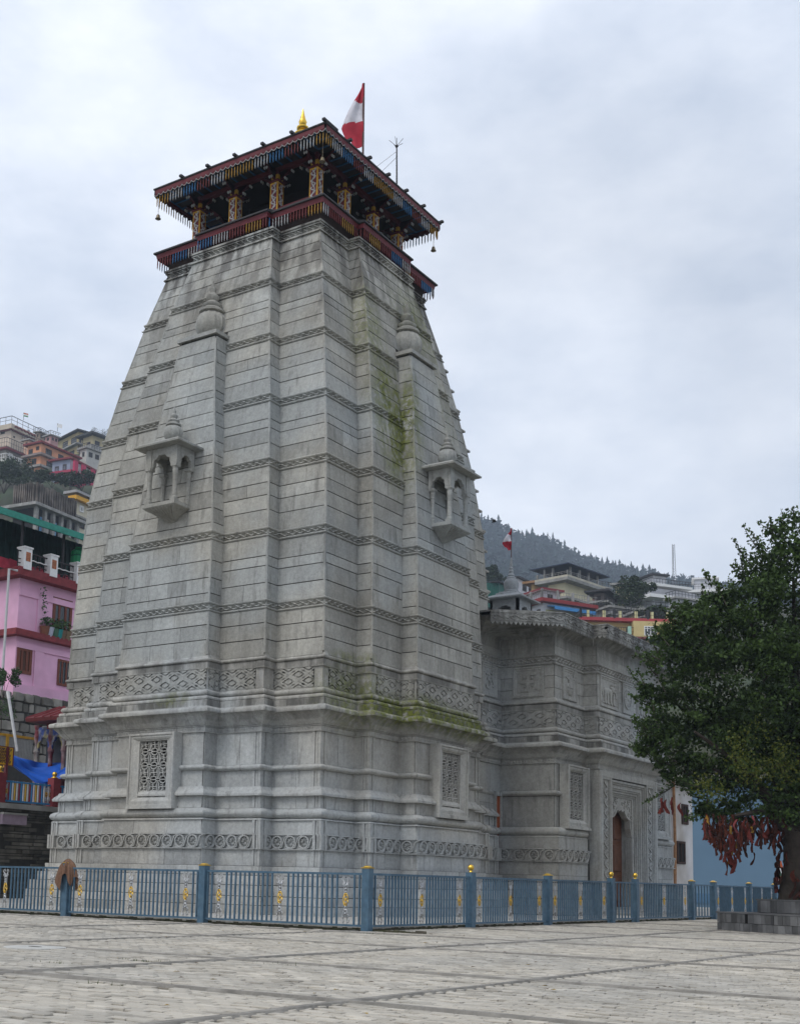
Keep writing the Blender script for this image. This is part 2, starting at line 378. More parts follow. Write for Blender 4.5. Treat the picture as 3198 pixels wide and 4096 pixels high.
moulding('cornice', [(5.06, 4.7), (5.07, 4.78), (5.11, 4.80), (5.15, 4.845), (5.2, 4.875), (5.28, 4.93), (5.35, 5.0), (5.385, 5.06), (5.39, 5.10), (5.47, 5.11), (5.505, 5.09), (5.53, 5.02), (5.56, 4.95)], s=ST)
moulding('cornice_fascia', [(5.55, 4.85), (5.56, 4.94), (5.72, 4.94), (5.74, 4.9), (5.75, 4.85)], s=ST)
moulding('cornice_lip', [(5.745, 4.8), (5.75, 4.90), (5.80, 4.91), (5.835, 4.89), (5.86, 4.82)], s=ST)
moulding('torus_moulding', arc(5.945, 4.76, .085, .11), s=ST)
frz = moulding('scroll_frieze', [(6.02, 4.6), (6.03, 4.755), (6.06, 4.765), (6.065, 4.715), (6.60, 4.715), (6.605, 4.765), (6.64, 4.775), (6.645, 4.76), (6.79, 4.765), (6.80, 4.6)], s=.025)
moulding('upper_ledge', [(6.79, 4.7)] + arc(6.855, 4.755, .055, .07) + [(6.915, 4.76), (6.94, 4.75), (7.02, 4.70)])
# vertical corner strips on the base (three thin ribs per corner)
for k in (0, 1):
    f = SF[k]
    for zz0, zz1, w_ in ((1.335, 1.76, 4.925), (1.76, 2.175, 4.99), (2.175, 2.55, 4.925), (2.85, 3.17, 4.805), (3.42, 3.85, 4.69), (4.02, 4.885, 4.69)):
        o = w_ - 4.69; q, n1 = 3.115 + o, w_ + .49
        for c, nn, sg in ((-w_, w_, 1), (w_, w_, -1), (-q, n1, 1), (q, n1, -1)):
            mb = MB(f)
            if not (k == 1 and c == -w_): mb.box(*sorted((c - sg * .03, c + sg * .05)), nn - .05, nn + .03, zz0 + .003, zz1 - .003)
            for a, b, h in ((.07, .12, .018), (.16, .24, .03)):
                mb.box(*sorted((c + sg * a, c + sg * b)), nn - .06, nn + h, zz0 + .003, zz1 - .003)
                if abs(c) == q: mb.box(*sorted((c + sg * .06, c - sg * h)), n1 - b, n1 - a, zz0 + .004, zz1 - .004)
            mb.build('corner_strip', MSB, tower)
# ---- rosettes, dentils, frieze scrolls (shared meshes)
def rosette_mesh():
    mb = MB(); r = .155
    mb.stroke([(r * math.cos(a), r * math.sin(a)) for a in np.linspace(0, 2 * math.pi, 16, endpoint=False)], .030, -.01, .085, True)
    for i in range(8):
        a = i * math.pi / 4; c, s_ = math.cos(a), math.sin(a); c2, s2 = math.cos(a + .37), math.sin(a + .37); c3, s3 = math.cos(a - .37), math.sin(a - .37)
        t = mb.P(.075 * c, .085, .075 * s_); p = [mb.P(.018 * c, .05, .018 * s_), mb.P(.088 * c2, .03, .088 * s2), mb.P(.138 * c, .03, .138 * s_), mb.P(.088 * c3, .03, .088 * s3)]
        for j in range(4): mb.F(p[j], p[(j + 1) % 4], t)
    mb.stroke([(-.16, -.155), (.03, -.178), (.15, -.13), (.205, 0.), (.262, .13), (.38, .178)], .026, -.01, .075)
    mb.stroke([(.20, -.165), (.25, -.12), (.215, -.09)], .02, -.01, .02); mb.stroke([(.21, .165), (.165, .12), (.2, .09)], .02, -.01, .02)
    return mb.mesh('rosette', MSB)
RM = rosette_mesh()
def lobed(a_, b_, k_, n=28):
    o = []
    for t in np.linspace(0, 2 * math.pi, n, endpoint=False):
        c, s_ = math.cos(t), math.sin(t); r = 1 / (abs(c) ** 1.25 + abs(s_) ** 1.25) ** .8 * (1 + k_ * math.cos(8 * t)); o.append((a_ * r * c, b_ * r * s_))
    return o
M_OUT, M_IN, M_CORE = lobed(.97, .95, .07), lobed(.60, .56, .05), lobed(.36, .34, -.06)
def clip(poly, x0, x1, y0, y1):
    for ax, lim, sg in ((0, x0, 1), (0, x1, -1), (1, y0, 1), (1, y1, -1)):
        out = []
        for p, q in zip(poly, poly[1:] + poly[:1]):
            dp, dq = sg * (p[ax] - lim), sg * (q[ax] - lim)
            if dp >= 0: out.append(p)
            if dp * dq < 0: t = dp / (dp - dq); out.append(tuple(p[i] + (q[i] - p[i]) * t for i in (0, 1)))
        poly = out
        if len(poly) < 3: return []
    return poly
def motif_mesh(sx_, sz_, cx, cz, x1, z0, z1, m):
    # raised lobed ring with a core plate, cut off where the panel ends
    mb = MB(); H_ = .045; n = len(M_OUT); tr = lambda p: (cx + p[0] * sx_, cz + p[1] * sz_); any_ = False
    ins = lambda p: -1e-6 <= p[0] <= x1 + 1e-6 and z0 - 1e-6 <= p[1] <= z1 + 1e-6
    def plate(poly, edges):
        nonlocal any_
        c = clip(poly, 0, x1, z0, z1)
        if len(c) < 3: return
        any_ = True; mb.poly([(a - cx, H_, z - cz) for a, z in c])
        for p, q in edges:
            if ins(p) and ins(q): mb.quad((p[0] - cx, -.005, p[1] - cz), (q[0] - cx, -.005, q[1] - cz), (q[0] - cx, H_, q[1] - cz), (p[0] - cx, H_, p[1] - cz))
    for i in range(n):
        j = (i + 1) % n; o0, o1, i0, i1 = tr(M_OUT[i]), tr(M_OUT[j]), tr(M_IN[i]), tr(M_IN[j]); plate([o0, o1, i1, i0], [(o0, o1), (i1, i0)])
    cc = [tr(p) for p in M_CORE]; plate(cc, list(zip(cc, cc[1:] + cc[:1])))
    return mb.mesh('scroll_motif', m) if any_ else None
MOTIF = {}
def run_along(fr, seglist, step, margin, fn):
    m0, m1 = margin if isinstance(margin, tuple) else (margin, margin); mt = m0 + m1
    for p0, p1 in seglist:
        dx, dy = p1[0] - p0[0], p1[1] - p0[1]; l = math.hypot(dx, dy)
        if l < mt + step * .5: continue
        u = fr.u * (dx / l) + fr.n * (dy / l); n = fr.u * (-dy / l) + fr.n * (dx / l); o = fr(p0[0], p0[1], 0)
        if n.dot(CP - o) < 0: continue
        k = max(1, int(round((l - mt) / step))); st = (l - mt) / k
        F2 = Fr(o, u, n)
        for i in range(k): fn(F2, m0 + (i + .5) * st, st, i, l - m1)
def place_rosettes(fr, seglist, z, parent, mg=.26, step=.47):
    def fn(F2, a, st, i, l):
        put('rosette', RM, parent, F2.mat(a, 0, z), local=False)
        if parent.type == 'EMPTY': pass
    run_along(fr, seglist, step, mg, fn)
for k in (0, 1):
    sg = segs_base(4.925); [place_rosettes(SF[k], [sg[q]], 1.965, tower, mg=m_) for q, m_ in ((0, (.26, .03)), (2, (.26, .03)), (4, (.03, .03)), (6, (.03, .26)), (8, (.03, .26)))]
    for s_ in (sg[3], sg[5], sg[1], sg[7]): place_rosettes(SF[k], [s_], 1.965, tower, mg=.06, step=.4)
def place_scrolls(fr, seglist, z0, z1, parent, mg=.28, m=None):
    h = z1 - z0; m0, m1 = mg if isinstance(mg, tuple) else (mg, mg); bz = h / 3; m = m or MS
    for p0, p1 in seglist:
        dx, dy = p1[0] - p0[0], p1[1] - p0[1]; l = math.hypot(dx, dy); W = l - m0 - m1
        if W < .12: continue
        u = fr.u * (dx / l) + fr.n * (dy / l); n = fr.u * (-dy / l) + fr.n * (dx / l); o = fr(p0[0], p0[1], 0)
        if n.dot(CP - o) < 0: continue
        F2 = Fr(o + u * m0, u, n); k = max(1, round(W / .72)); P_ = W / k
        for r_ in range(4):
            for i in range(-1, k + 1):
                cx = (i + (.5 if r_ % 2 else 0) + .25) * P_; cz = z0 + bz * r_
                full = cx - P_ / 2 >= 0 and cx + P_ / 2 <= W and cz - bz >= z0 and cz + bz <= z1
                if full:
                    kk = (round(P_, 2), round(bz, 3), m.name)
                    if kk not in MOTIF: MOTIF[kk] = motif_mesh(P_ / 2, bz, 0, 0, 9, -9, 9, m) if False else motif_mesh(P_ / 2, bz, 5, 5, 99, 0, 99, m)
                    me = MOTIF[kk]
                else: me = motif_mesh(P_ / 2, bz, cx, cz, W, z0 + .004, z1 - .004, m)
                if me: put('scroll_motif', me, parent, F2.mat(cx, 0, cz))
for k in (0, 1):
    sg = segs_base(4.715); [place_scrolls(SF[k], [sg[q]], 6.06, 6.6, tower, m_) for q, m_ in ((0, (.25, .0)), (2, (.25, .0)), (4, (.0, .0)), (6, (.0, .25)), (8, (.0, .25)))]
    place_scrolls(SF[k], [sg[3], sg[5]], 6.06, 6.6, tower, .06)
def leaf_row(mb, F2, a0, a1, z, h, wd=.1):
    n = int((a1 - a0) / wd); 
    for i in range(n):
        a = a0 + (i + .5) * (a1 - a0) / n
        p = [mb.P(*F2(a - wd * .36, .002, z + h)), mb.P(*F2(a + wd * .36, .002, z + h)), mb.P(*F2(a + wd * .3, .002, z + h * .4)), mb.P(*F2(a, .002, z)), mb.P(*F2(a - wd * .3, .002, z + h * .4))]
        t = mb.P(*F2(a, .03, z + h * .6))
        for j in range(5): mb.F(p[j], p[(j + 1) % 5], t)
mb = MB()
for k in (0, 1): run_along(SF[k], segs_base(4.715), 5, 0.02, lambda F2, a, st, i, l: leaf_row(mb, F2, .03, l - .03, 4.91, .115))
# each face is a single run
mb = MB()
for k in (0, 1):
    for p0, p1 in segs_base(4.715):
        dx, dy = p1[0] - p0[0], p1[1] - p0[1]; l = math.hypot(dx, dy); fr = SF[k]
        u = fr.u * (dx / l) + fr.n * (dy / l); n = fr.u * (-dy / l) + fr.n * (dx / l); o = fr(p0[0], p0[1], 0)
        if n.dot(CP - o) > 0: leaf_row(mb, Fr(o, u, n), .03, l - .03, 4.91, .115)
mb.build('leaf_dentils', MSB, tower, kind='stuff')
# small pyramids over the corner strips of the ledge
for k in (0, 1):
    for a, n in ((-3.13, 5.19), (3.13, 5.19)) + (((4.72, 4.72),) if k == 0 else ()):
        mb = MB(SF[k]); mb.loft([[(a - .1, n - .16, 6.88), (a + .1, n - .16, 6.88), (a + .1, n + .05, 6.88), (a - .1, n + .05, 6.88)], [(a - .012, n - .05, 7.1), (a + .012, n - .05, 7.1), (a + .012, n - .03, 7.1), (a - .012, n - .03, 7.1)]])
        mb.build('corner_pyramid', MDK if False else MSB, tower)
# ---- tapering wall
BT = [8.485, 10.519, 12.551, 14.561, 16.594, 18.565]
zs = sorted(set([6.9, 7.0] + ZW[1:] + list(np.arange(7.4, 20.3, .5))))
mb = MB(); mb.loft([wring(z) for z in zs]); twall = mb.build('tower_wall', MJ, tower)
spire = []
for k in range(4):
    mb = MB(SF[k]); rr = []
    for z in [6.9] + list(np.arange(7.4, 16.7, .5)) + [16.75]:
        r, n2 = sp(z); w_, q, p1 = wp(z); rr.append([(-r, w_ + p1 - .3, z), (r, w_ + p1 - .3, z), (r, n2, z), (-r, n2, z)])
    mb.loft(rr); spire.append(mb.build('miniature_spire', MJ, tower))
def segs_wall(z, spl):
    w, q, p1 = wp(z); n1 = w + p1; r, n2 = sp(z)
    L_ = [((-w, w), (-q, w)), ((-q, w), (-q, n1))]
    L_ += [((-q, n1), (-r, n1)), ((r, n1), (q, n1))] if spl else [((-q, n1), (q, n1))]
    return L_ + [((q, n1), (q, w)), ((q, w), (w, w))]
def segs_spire(z):
    r, n2 = sp(z); w, q, p1 = wp(z); n1 = w + p1
    return [((-r, n1), (-r, n2)), ((-r, n2), (r, n2)), ((r, n2), (r, n1))]
frac = [.29, .24, .21, .26]
lv = [6.95] + BT + [20.12]
for i in range(len(lv) - 1):
    z0, z1 = lv[i] + (.0 if i else -.04), (lv[i + 1] - .27 if i < 6 else lv[i + 1])
    fr_ = frac[:] if i else [.36, .34, .30]
    if i % 2: fr_ = [.26, .27, .16, .31]
    zc = [z0]
    for q in fr_: zc.append(zc[-1] + q * (z1 - z0))
    for a, b in zip(zc, zc[1:]):
        for k in (0, 1):
            course_blocks('tw', SF[k], segs_wall(a, a < 16.6), segs_wall(b, a < 16.6), a, b, 1.0, 1.7, gap=.026, vg=.010, e=.03)
zc = [6.91]
i = 0
while zc[-1] < 16.6:
    if abs(zc[-1] - (BT[0] - .27)) < .01: zc.append(BT[0])
    nxt = zc[-1] + (.5, .42, .46, .24, .44)[i % 5]; i += 1
    for b in BT[:2]:
        if zc[-1] < b - .27 - .01 and nxt > b - .45: nxt = b - .27
    if b and zc[-1] >= BT[0] - .28 and zc[-1] < BT[0] - .01: nxt = BT[0]
    if zc[-1] >= BT[1] - .28 and zc[-1] < BT[1] - .01: nxt = BT[1]
    zc.append(min(nxt, 16.74))
for a, b in zip(zc, zc[1:]):
    if any(abs(b - t) < .005 for t in BT[:2]): continue
    for k in (0, 1): course_blocks('sp%d' % k, SF[k], segs_spire(a), segs_spire(b), a, b, .8, 1.4, gap=.025, vg=.010, e=.03)
emit('tw', twall, 'stone_block', MS, 300)
for k in (0, 1): emit('sp%d' % k, spire[k], 'stone_block', MS, 150)
# lattice bands
def lattice(mb, fr, seglist, z0, z1, step=.25):
    def fn(F2, a, st, i, l):
        h = (z1 - z0) / 2; zc_ = (z0 + z1) / 2; s2 = st / 2
        c = mb.P(*F2(a, .06, zc_)); q = [mb.P(*F2(a + sx * s2, .055, zc_ + sz * h)) for sx, sz in ((-1, -1), (1, -1), (1, 1), (-1, 1))]
        e = [mb.P(*F2(a + sx * s2 * .85, -.03, zc_ + sz * h * .85)) for sx, sz in ((0, -1), (1, 0), (0, 1), (-1, 0))]
        mid = [mb.P(*F2(a + sx * s2 * .5, .028, zc_ + sz * h * .5)) for sx, sz in ((0, -1), (1, 0), (0, 1), (-1, 0))]
        for j in range(4): mb.F(q[j], e[j], c); mb.F(e[j], q[(j + 1) % 4], c)
    run_along(fr, seglist, step, .0, fn)
for i, b in enumerate(BT):
    bh = i < 2
    mb = MB(); rs = []
    for dz, o in ((-.275, -.05), (-.274, .05), (-.25, .075), (-.225, .07), (-.205, .03), (-.08, .03), (-.06, .07), (-.03, .085), (-.005, .07), (.004, .0)):
        rs.append(wring(b + dz, o, bh=bh))
    mb.loft(rs)
    for k in (0, 1):
        o = .03; zz = b - .14
        w, q, p1 = wp(zz); w += o; q += o; n1 = w + p1; r, n2 = sp(min(zz, 16.7)); r += o; n2 += o
        sg = [((-w, w), (-q, w)), ((-q, w), (-q, n1))] + ([((-q, n1), (-r, n1)), ((-r, n1), (-r, n2)), ((-r, n2), (r, n2)), ((r, n2), (r, n1)), ((r, n1), (q, n1))] if bh else [((-q, n1), (q, n1))]) + [((q, n1), (q, w)), ((q, w), (w, w))]
        lattice(mb, SF[k], sg, b - .205, b - .08)
    mb.build('lattice_band', MS, tower)
# corner beads
for k in (0, 1):
    mb = MB(SF[k])
    zz = [z for z in np.arange(7.0, 20.2, .4)] + [20.15]
    for sg in (-1, 1):
        if not (k == 0 and sg == 1): mb.tube([(sg * (wp(z)[0] + .005), wp(z)[0] + .005, z) for z in zz], .04, 6)
        mb.tube([(sg * (wp(z)[1] + .005), wp(z)[0] + wp(z)[2] + .005, z) for z in zz], .04, 6)
        z2 = [z for z in zz if z < 16.7]
        mb.tube([(sg * (sp(z)[0] + .004), sp(z)[1] + .004, z) for z in z2], .038, 6)
    smooth_by_angle(mb.build('edge_bead', MS, tower), 60)
# cap slab and gourd finial of each visible miniature spire
def kalash(mb, c, s, tip=True):
    prof = [(.30, 0), (.36, .04), (.30, .08), (.40, .16), (.49, .32), (.52, .48), (.49, .64), (.41, .78), (.33, .86)]
    mb.lathe([(r * s, z * s) for r, z in prof], c, 32, .10, 14)
    mb.lathe([(r * s, z * s) for r, z in [(.33, .855), (.40, .89), (.40, .96), (.32, 1.0), (.26, 1.06), (.30, 1.10), (.30, 1.16), (.2, 1.2), (.15, 1.28), (.2, 1.36), (.2, 1.44), (.12, 1.5), (.09, 1.58), (.12, 1.66), (.05, 1.8), (.01, 1.95)]], c, 20)
for k in (0, 1):
    mb = MB(SF[k]); mb.box(-.76, .76, 3.9, 4.90, 16.75, 16.86); mb.box(-.70, .70, 3.9, 4.84, 16.86, 16.9); mb.build('spire_cap', MS, spire[k])
    mb = MB(SF[k]); kalash(mb, (0, 4.24, 16.9), .98); smooth_by_angle(mb.build('gourd_finial', MS, spire[k]), 50)
# ledges on the hall-side face that break the right outline
for z in np.arange(9.2, 18.2, .68):
    mb = MB(SF[2]); w, q, p1 = wp(z); mb.box(-w - .02, -q + .3, w - .1, w + .30, z, z + .06); mb.box(-w + .05, -q + .3, w - .1, w + .22, z - .08, z + .002); mb.build('side_ledge', MS, tower)
# top frieze
mb = MB(); 
for z0, z1, o in ((20.1, 20.16, .09), (20.16, 20.34, .05), (20.34, 20.40, .12), (20.40, 20.47, .16)):
    mb.loft([wring(z0 + .002, o), wring(z1, o)])
for k in (0, 1):
    w, q, p1 = wp(20.25); w += .05; q += .05; n1 = w + p1
    lattice(mb, SF[k], [((-w, w), (-q, w)), ((-q, w), (-q, n1)), ((-q, n1), (q, n1)), ((q, n1), (q, w)), ((q, w), (w, w))], 20.175, 20.33, .2)
mb.build('top_frieze', MS, tower)
# ---- carved windows
def jali(mb, a0, a1, c0, c1, b0, b1, nx, wd=.023):
    pw = (a1 - a0) / nx; nz = max(1, round((c1 - c0) / (pw * 1.15))); ph = (c1 - c0) / nz
    def st(pts, cl=False, ox=0, oz=0):
        mb.stroke([(a0 + (x + ox) * pw, c0 + (z + oz) * ph) for x, z in pts], wd, b0, b1, cl)
    for i in range(nx):
        for j in range(nz):
            st([(.2, .15), (.32, .02), (.68, .02), (.8, .15), (.8, .35), (.68, .48), (.32, .48), (.2, .35)], True, i, j)
            st([(.2, .25), (.8, .25)], False, i, j)
            st([(.8, .17), (1.2, .17)] if i < nx - 1 else [(.8, .17), (1, .17)], False, i, j); st([(.8, .33), (1.2, .33)] if i < nx - 1 else [(.8, .33), (1, .33)], False, i, j)
            if i == 0: st([(0, .17), (.2, .17)], False, i, j); st([(0, .33), (.2, .33)], False, i, j)
            st([(.5, .48), (.5, .62), (.7, .62)], False, i, j); st([(.5, .62), (.5, .88), (.3, .88)], False, i, j)
            st([(.18, .75), (.82, .75), (.82, .9)], False, i, j); st([(.18, .75), (.18, .6)], False, i, j); st([(.5, .88), (.5, 1.02)], False, i, j)
            if i: st([(0, .36), (.1, .5), (.1, .98), (0, 1.1), (-.1, .98), (-.1, .5)], True, i, j)
            else: st([(0, .36), (.1, .5), (.1, .98), (0, 1.1)], False, i, j)
            if i == nx - 1: st([(1, .36), (.9, .5), (.9, .98), (1, 1.1)], False, i, j)
def win(fr, a, n0, n1, hw, z0, z1, parent, m, nx=3, solid=False):
    mb = MB(fr); ow, iw = hw, hw * .61; zb, zt = z0 + .27, z1 - .21
    # stepped frame: nested rings from the outer edge inwards
    def rr(w_, b, zz0, zz1): return [(a - w_, b, zz0), (a + w_, b, zz0), (a + w_, b, zz1), (a - w_, b, zz1)]
    mb.loft([rr(ow, n0, z0, z1), rr(ow, n1 - .05, z0, z1), rr(ow - .015, n1, z0 + .015, z1 - .015), rr(ow - .07, n1, z0 + .06, z1 - .06), rr(ow - .08, n1 - .035, z0 + .07, z1 - .07), rr(ow - .13, n1 - .03, z0 + .16, z1 - .12),
             rr(ow - .16, n1 - .055, z0 + .2, z1 - .16), rr(ow - .2, n1 - .06, z0 + .21, z1 - .17), rr(iw + .04, n1 - .10, zb - .02, zt + .02), rr(iw, n1 - .10, zb, zt), rr(iw, n0 + .012, zb, zt)], cap=1)
    mb.box(a - ow - .03, a + ow + .03, n0, n1 + .03, z0 - .05, z0 + .03)
    wf = mb.build('window', m, parent)
    mb = MB(fr); jali(mb, a - iw, a + iw, zb, zt, n0 + .13, n0 + .19, nx); mb.build('lattice', m, wf)
    mb = MB(fr); mb.box(a - iw, a + iw, n0 + .004, n0 + .010, zb, zt); mb.build('painted_dark_backing', MDK, wf)  # black sheet before the solid wall stands in for the dark behind the lattice
    return wf
for k in (0, 1): win(SF[k], 0, 5.735, 6.08, .84, 2.87, 4.90, tower, MSB)
# ---- hanging balconies (jharokhas)
def cusp(hw, h, zs, n=7, lob=5):
    # cusped arch outline: from left springing to right springing
    pts = []
    for i in range(lob * 4 + 1):
        t = i / (lob * 4); a = math.pi * (1 - t); k = 1 - .10 * abs(math.sin(lob * math.pi * t)) if True else 1
        pts.append((hw * k * math.cos(a), zs + h * (1 - .13 * abs(math.sin(lob * math.pi * t))) * math.sin(a) ** .85 + (.10 * h if i == lob * 2 else 0)))
    return pts
def arch_panel(mb, a0, a1, b0, b1, zs, z1, hw, h, ac):
    # wall panel with a cusped opening hanging between z=zs and z1
    pts = [(ac + x, z) for x, z in cusp(hw, h, zs)]
    for b, fl in ((b1, 1), (b0, 0)):
        top = [(a0 + (a1 - a0) * i / (len(pts) - 1), z1) for i in range(len(pts))]
        for i in range(len(pts) - 1): mb.quad((pts[i][0], b, pts[i][1]), (pts[i + 1][0], b, pts[i + 1][1]), (top[i + 1][0], b, z1), (top[i][0], b, z1))
        mb.quad((a0, b, zs), (pts[0][0], b, pts[0][1]), (pts[0][0], b, pts[0][1] + .001), (a0, b, z1)); mb.quad((a1, b, zs), (a1, b, z1), (pts[-1][0], b, pts[-1][1] + .001), (pts[-1][0], b, pts[-1][1]))
    for i in range(len(pts) - 1): mb.quad((pts[i][0], b0, pts[i][1]), (pts[i + 1][0], b0, pts[i + 1][1]), (pts[i + 1][0], b1, pts[i + 1][1]), (pts[i][0], b1, pts[i][1]))
    mb.quad((a0, b0, zs), (pts[0][0], b0, zs), (pts[0][0], b1, zs), (a0, b1, zs)); mb.quad((a1, b0, zs), (pts[-1][0], b0, zs), (pts[-1][0], b1, zs), (a1, b1, zs))
    mb.quad((a0, b0, zs), (a0, b1, zs), (a0, b1, z1), (a0, b0, z1)); mb.quad((a1, b0, zs), (a1, b1, zs), (a1, b1, z1), (a1, b0, z1))
def column_mb(mb, x, y, z0, z1, r, n=12):
    h = z1 - z0
    mb.box(x - r * 1.25, x + r * 1.25, y - r * 1.25, y + r * 1.25, z0, z0 + h * .06)
    mb.lathe([(r * 1.2, z0 + h * .06), (r * 1.25, z0 + h * .10), (r * .95, z0 + h * .13), (r * 1.1, z0 + h * .18), (r * .92, z0 + h * .22), (r * .9, z0 + h * .70), (r * 1.1, z0 + h * .73), (r * .95, z0 + h * .77), (r * 1.15, z0 + h * .84), (r * 1.0, z0 + h * .88), (r * 1.3, z0 + h * .93)], (x, y, 0), n, .06, 8)
    mb.box(x - r * 1.35, x + r * 1.35, y - r * 1.35, y + r * 1.35, z0 + h * .93, z1)
for k in (0, 1):
    f = SF[k]; nb = 5.42
    jb = thing_ = None
    mb = MB(f)   # bracket base
    hw, nf = .60, 6.22
    mb.loft([[(-w_, nb - .1, z), (w_, nb - .1, z), (w_, n_, z), (-w_, n_, z)] for z, w_, n_ in ((10.86, .04, nb + .12), (10.9, .10, nb + .18), (10.93, .06, nb + .16), (11.0, .16, nb + .28), (11.14, .34, nb + .5), (11.24, hw - .08, nf - .08), (11.27, hw - .02, nf - .02), (11.29, hw, nf), (11.36, hw, nf), (11.37, hw - .03, nf - .03), (11.40, hw - .03, nf - .03))])
    jb = mb.build('hanging_balcony', MS, tower)
    mb = MB(f)
    for i in range(9):
        t = -1 + i / 4; mb.tube([(t * .10, nb + .18, 10.98), (t * .33, nb + .52, 11.14), (t * (hw - .06), nf - .04, 11.265)], .028, 5)
    mb.build('lotus_ribs', MS, jb)
    for x, y in ((-.48, 6.09), (.48, 6.09)):
        mb = MB(f); column_mb(mb, x, y, 11.40, 12.46, .075); smooth_by_angle(mb.build('column', MS, jb), 45)
    for x in (-.48, .48):
        mb = MB(f); column_mb(mb, x, nb + .1, 11.40, 12.46, .07); mb.build('pilaster', MS, jb)
    mb = MB(f); arch_panel(mb, -.58, .58, 6.03, 6.15, 12.42, 13.0, .36, .40, 0)
    for x in (-.48, .48):
        mb.box(x - .11, x + .11, 6.02, 6.175, 12.46, 13.0); mb.box(x - .09, x + .09, 6.03, 6.16, 12.36, 12.46)
    mb.build('cusped_arch', MS, jb)
    for sg in (-1, 1):
        o = f(sg * .53, 0, 0); F2 = Fr(o, f.n, f.u * sg); mb = MB(F2); arch_panel(mb, nb, 6.15, -.06, .05, 12.42, 13.0, .24, .38, (nb + 6.1) / 2); mb.build('cusped_arch', MS, jb)
    mb = MB(f); mb.box(-.52, .52, nb, 6.08, 12.9, 13.0)
    mb.loft([[(-w_, nb - .2, z), (w_, nb - .2, z), (w_, n_, z), (-w_, n_, z)] for z, w_, n_ in ((13.0, .62, 6.2), (13.02, .84, 6.42), (13.07, .85, 6.43), (13.16, .70, 6.28), (13.26, .42, 6.05), (13.3, .34, 5.98))])
    mb.build('canopy', MS, jb)
    mb = MB(f); kalash(mb, (0, 5.72, 13.28), .56); smooth_by_angle(mb.build('gourd_finial', MS, jb), 50)

# ================================================================== WOODEN PAVILION ON TOP
def sq(z, h): return [(-h, -h, z), (h, -h, z), (h, h, z), (-h, h, z)]
mb = MB(); mb.loft([sq(20.45, 2.95), sq(20.52, 3.0), sq(20.9, 3.05), sq(21.12, 2.9)]); mb.build('pavilion_floor', mat('dark_timber', (.035, .022, .018), .8, .3, 5), tower)
def bplan(z, k, q, p): # balcony eave outline: stepped
    o = []
    for f in SF: o += [tuple(f(a, b, z)) for a, b in ((-k, k), (-q, k), (-q, k + p), (q, k + p), (q, k))]
    return o
mb = MB(); mb.loft([bplan(20.78, 2.9, 1.3, .2), bplan(20.80, 3.27, 1.38, .2)], cap=0); mb.loft([bplan(20.84, 3.28, 1.385, .2), bplan(20.99, 3.31, 1.4, .2)], cap=0)
mb.build('balcony_fascia', MRED, tower)
mb = MB(); mb.loft([bplan(20.99, 3.27, 1.385, .2), bplan(21.0, 3.37, 1.44, .2), bplan(21.05, 3.37, 1.44, .2), bplan(21.32, 2.75, 1.3, .2)]); mb.build('balcony_roof', MROOF, tower)
MFR = [mat('fringe_' + n, c, .6, .2, 30, 0) for n, c in (('red', (.15, .03, .028)), ('blue', (.03, .13, .28)), ('white', (.36, .36, .36)), ('yellow', (.32, .18, .025)))]
def pend_mesh(i, l):
    mb = MB(); mb.lathe([(.006, 0), (.014, -.03), (.019, -.06), (.013, -.1), (.02, -.16), (.017, -l * .75), (.010, -l * .9), (.002, -l)], (0, 0, 0), 6); return mb.mesh('fringe_pendant', MFR[i], True)
PM = [pend_mesh(i, .34) for i in range(4)]; PM2 = [pend_mesh(i, .36) for i in range(4)]
rest = {}
NP = [0]
def pendants(p0, p1, step, meshes, parent, vis, seq=(0, 1, 2, 0, 3), grp=6, ph=0, lmax=170, key='p'):
    p0, p1 = Vector(p0), Vector(p1); l = (p1 - p0).length; n = int(l / step)
    for i in range(n):
        p = p0 + (p1 - p0) * ((i + .5) / n); c = seq[((i + ph) // grp) % len(seq)]
        if vis and NP[0] < 300:
            NP[0] += 1; put('fringe_pendant', meshes[c], parent, Matrix.Translation(p + Vector((0, 0, R.uniform(-.03, .0)))))
        else: rest.setdefault((parent.name, c), []).append(p)
def flush_rest(parent, meshes):
    mb = MB()
    for c in range(4):
        for p in rest.get((parent.name, c), []):
            mb.mi = c; mb.lathe([(.006, 0), (.024, -.06), (.022, -.26), (.002, -.34)], tuple(p), 4)
    if mb.v: mb.build('fringe_pendants', MFR, parent, kind='stuff')
bf = [bplan(20.85, 3.29, 1.4, .2)]
pts = bf[0]
for i in range(len(pts)):
    a, b = pts[i], pts[(i + 1) % len(pts)]
    side = i // 5
    if (Vector(b) - Vector(a)).length < .1: continue
    pendants(a, b, .105, PM, tower, side in (0, 1) and not (side == 1 and i % 5 == 4), ph=i * 3)
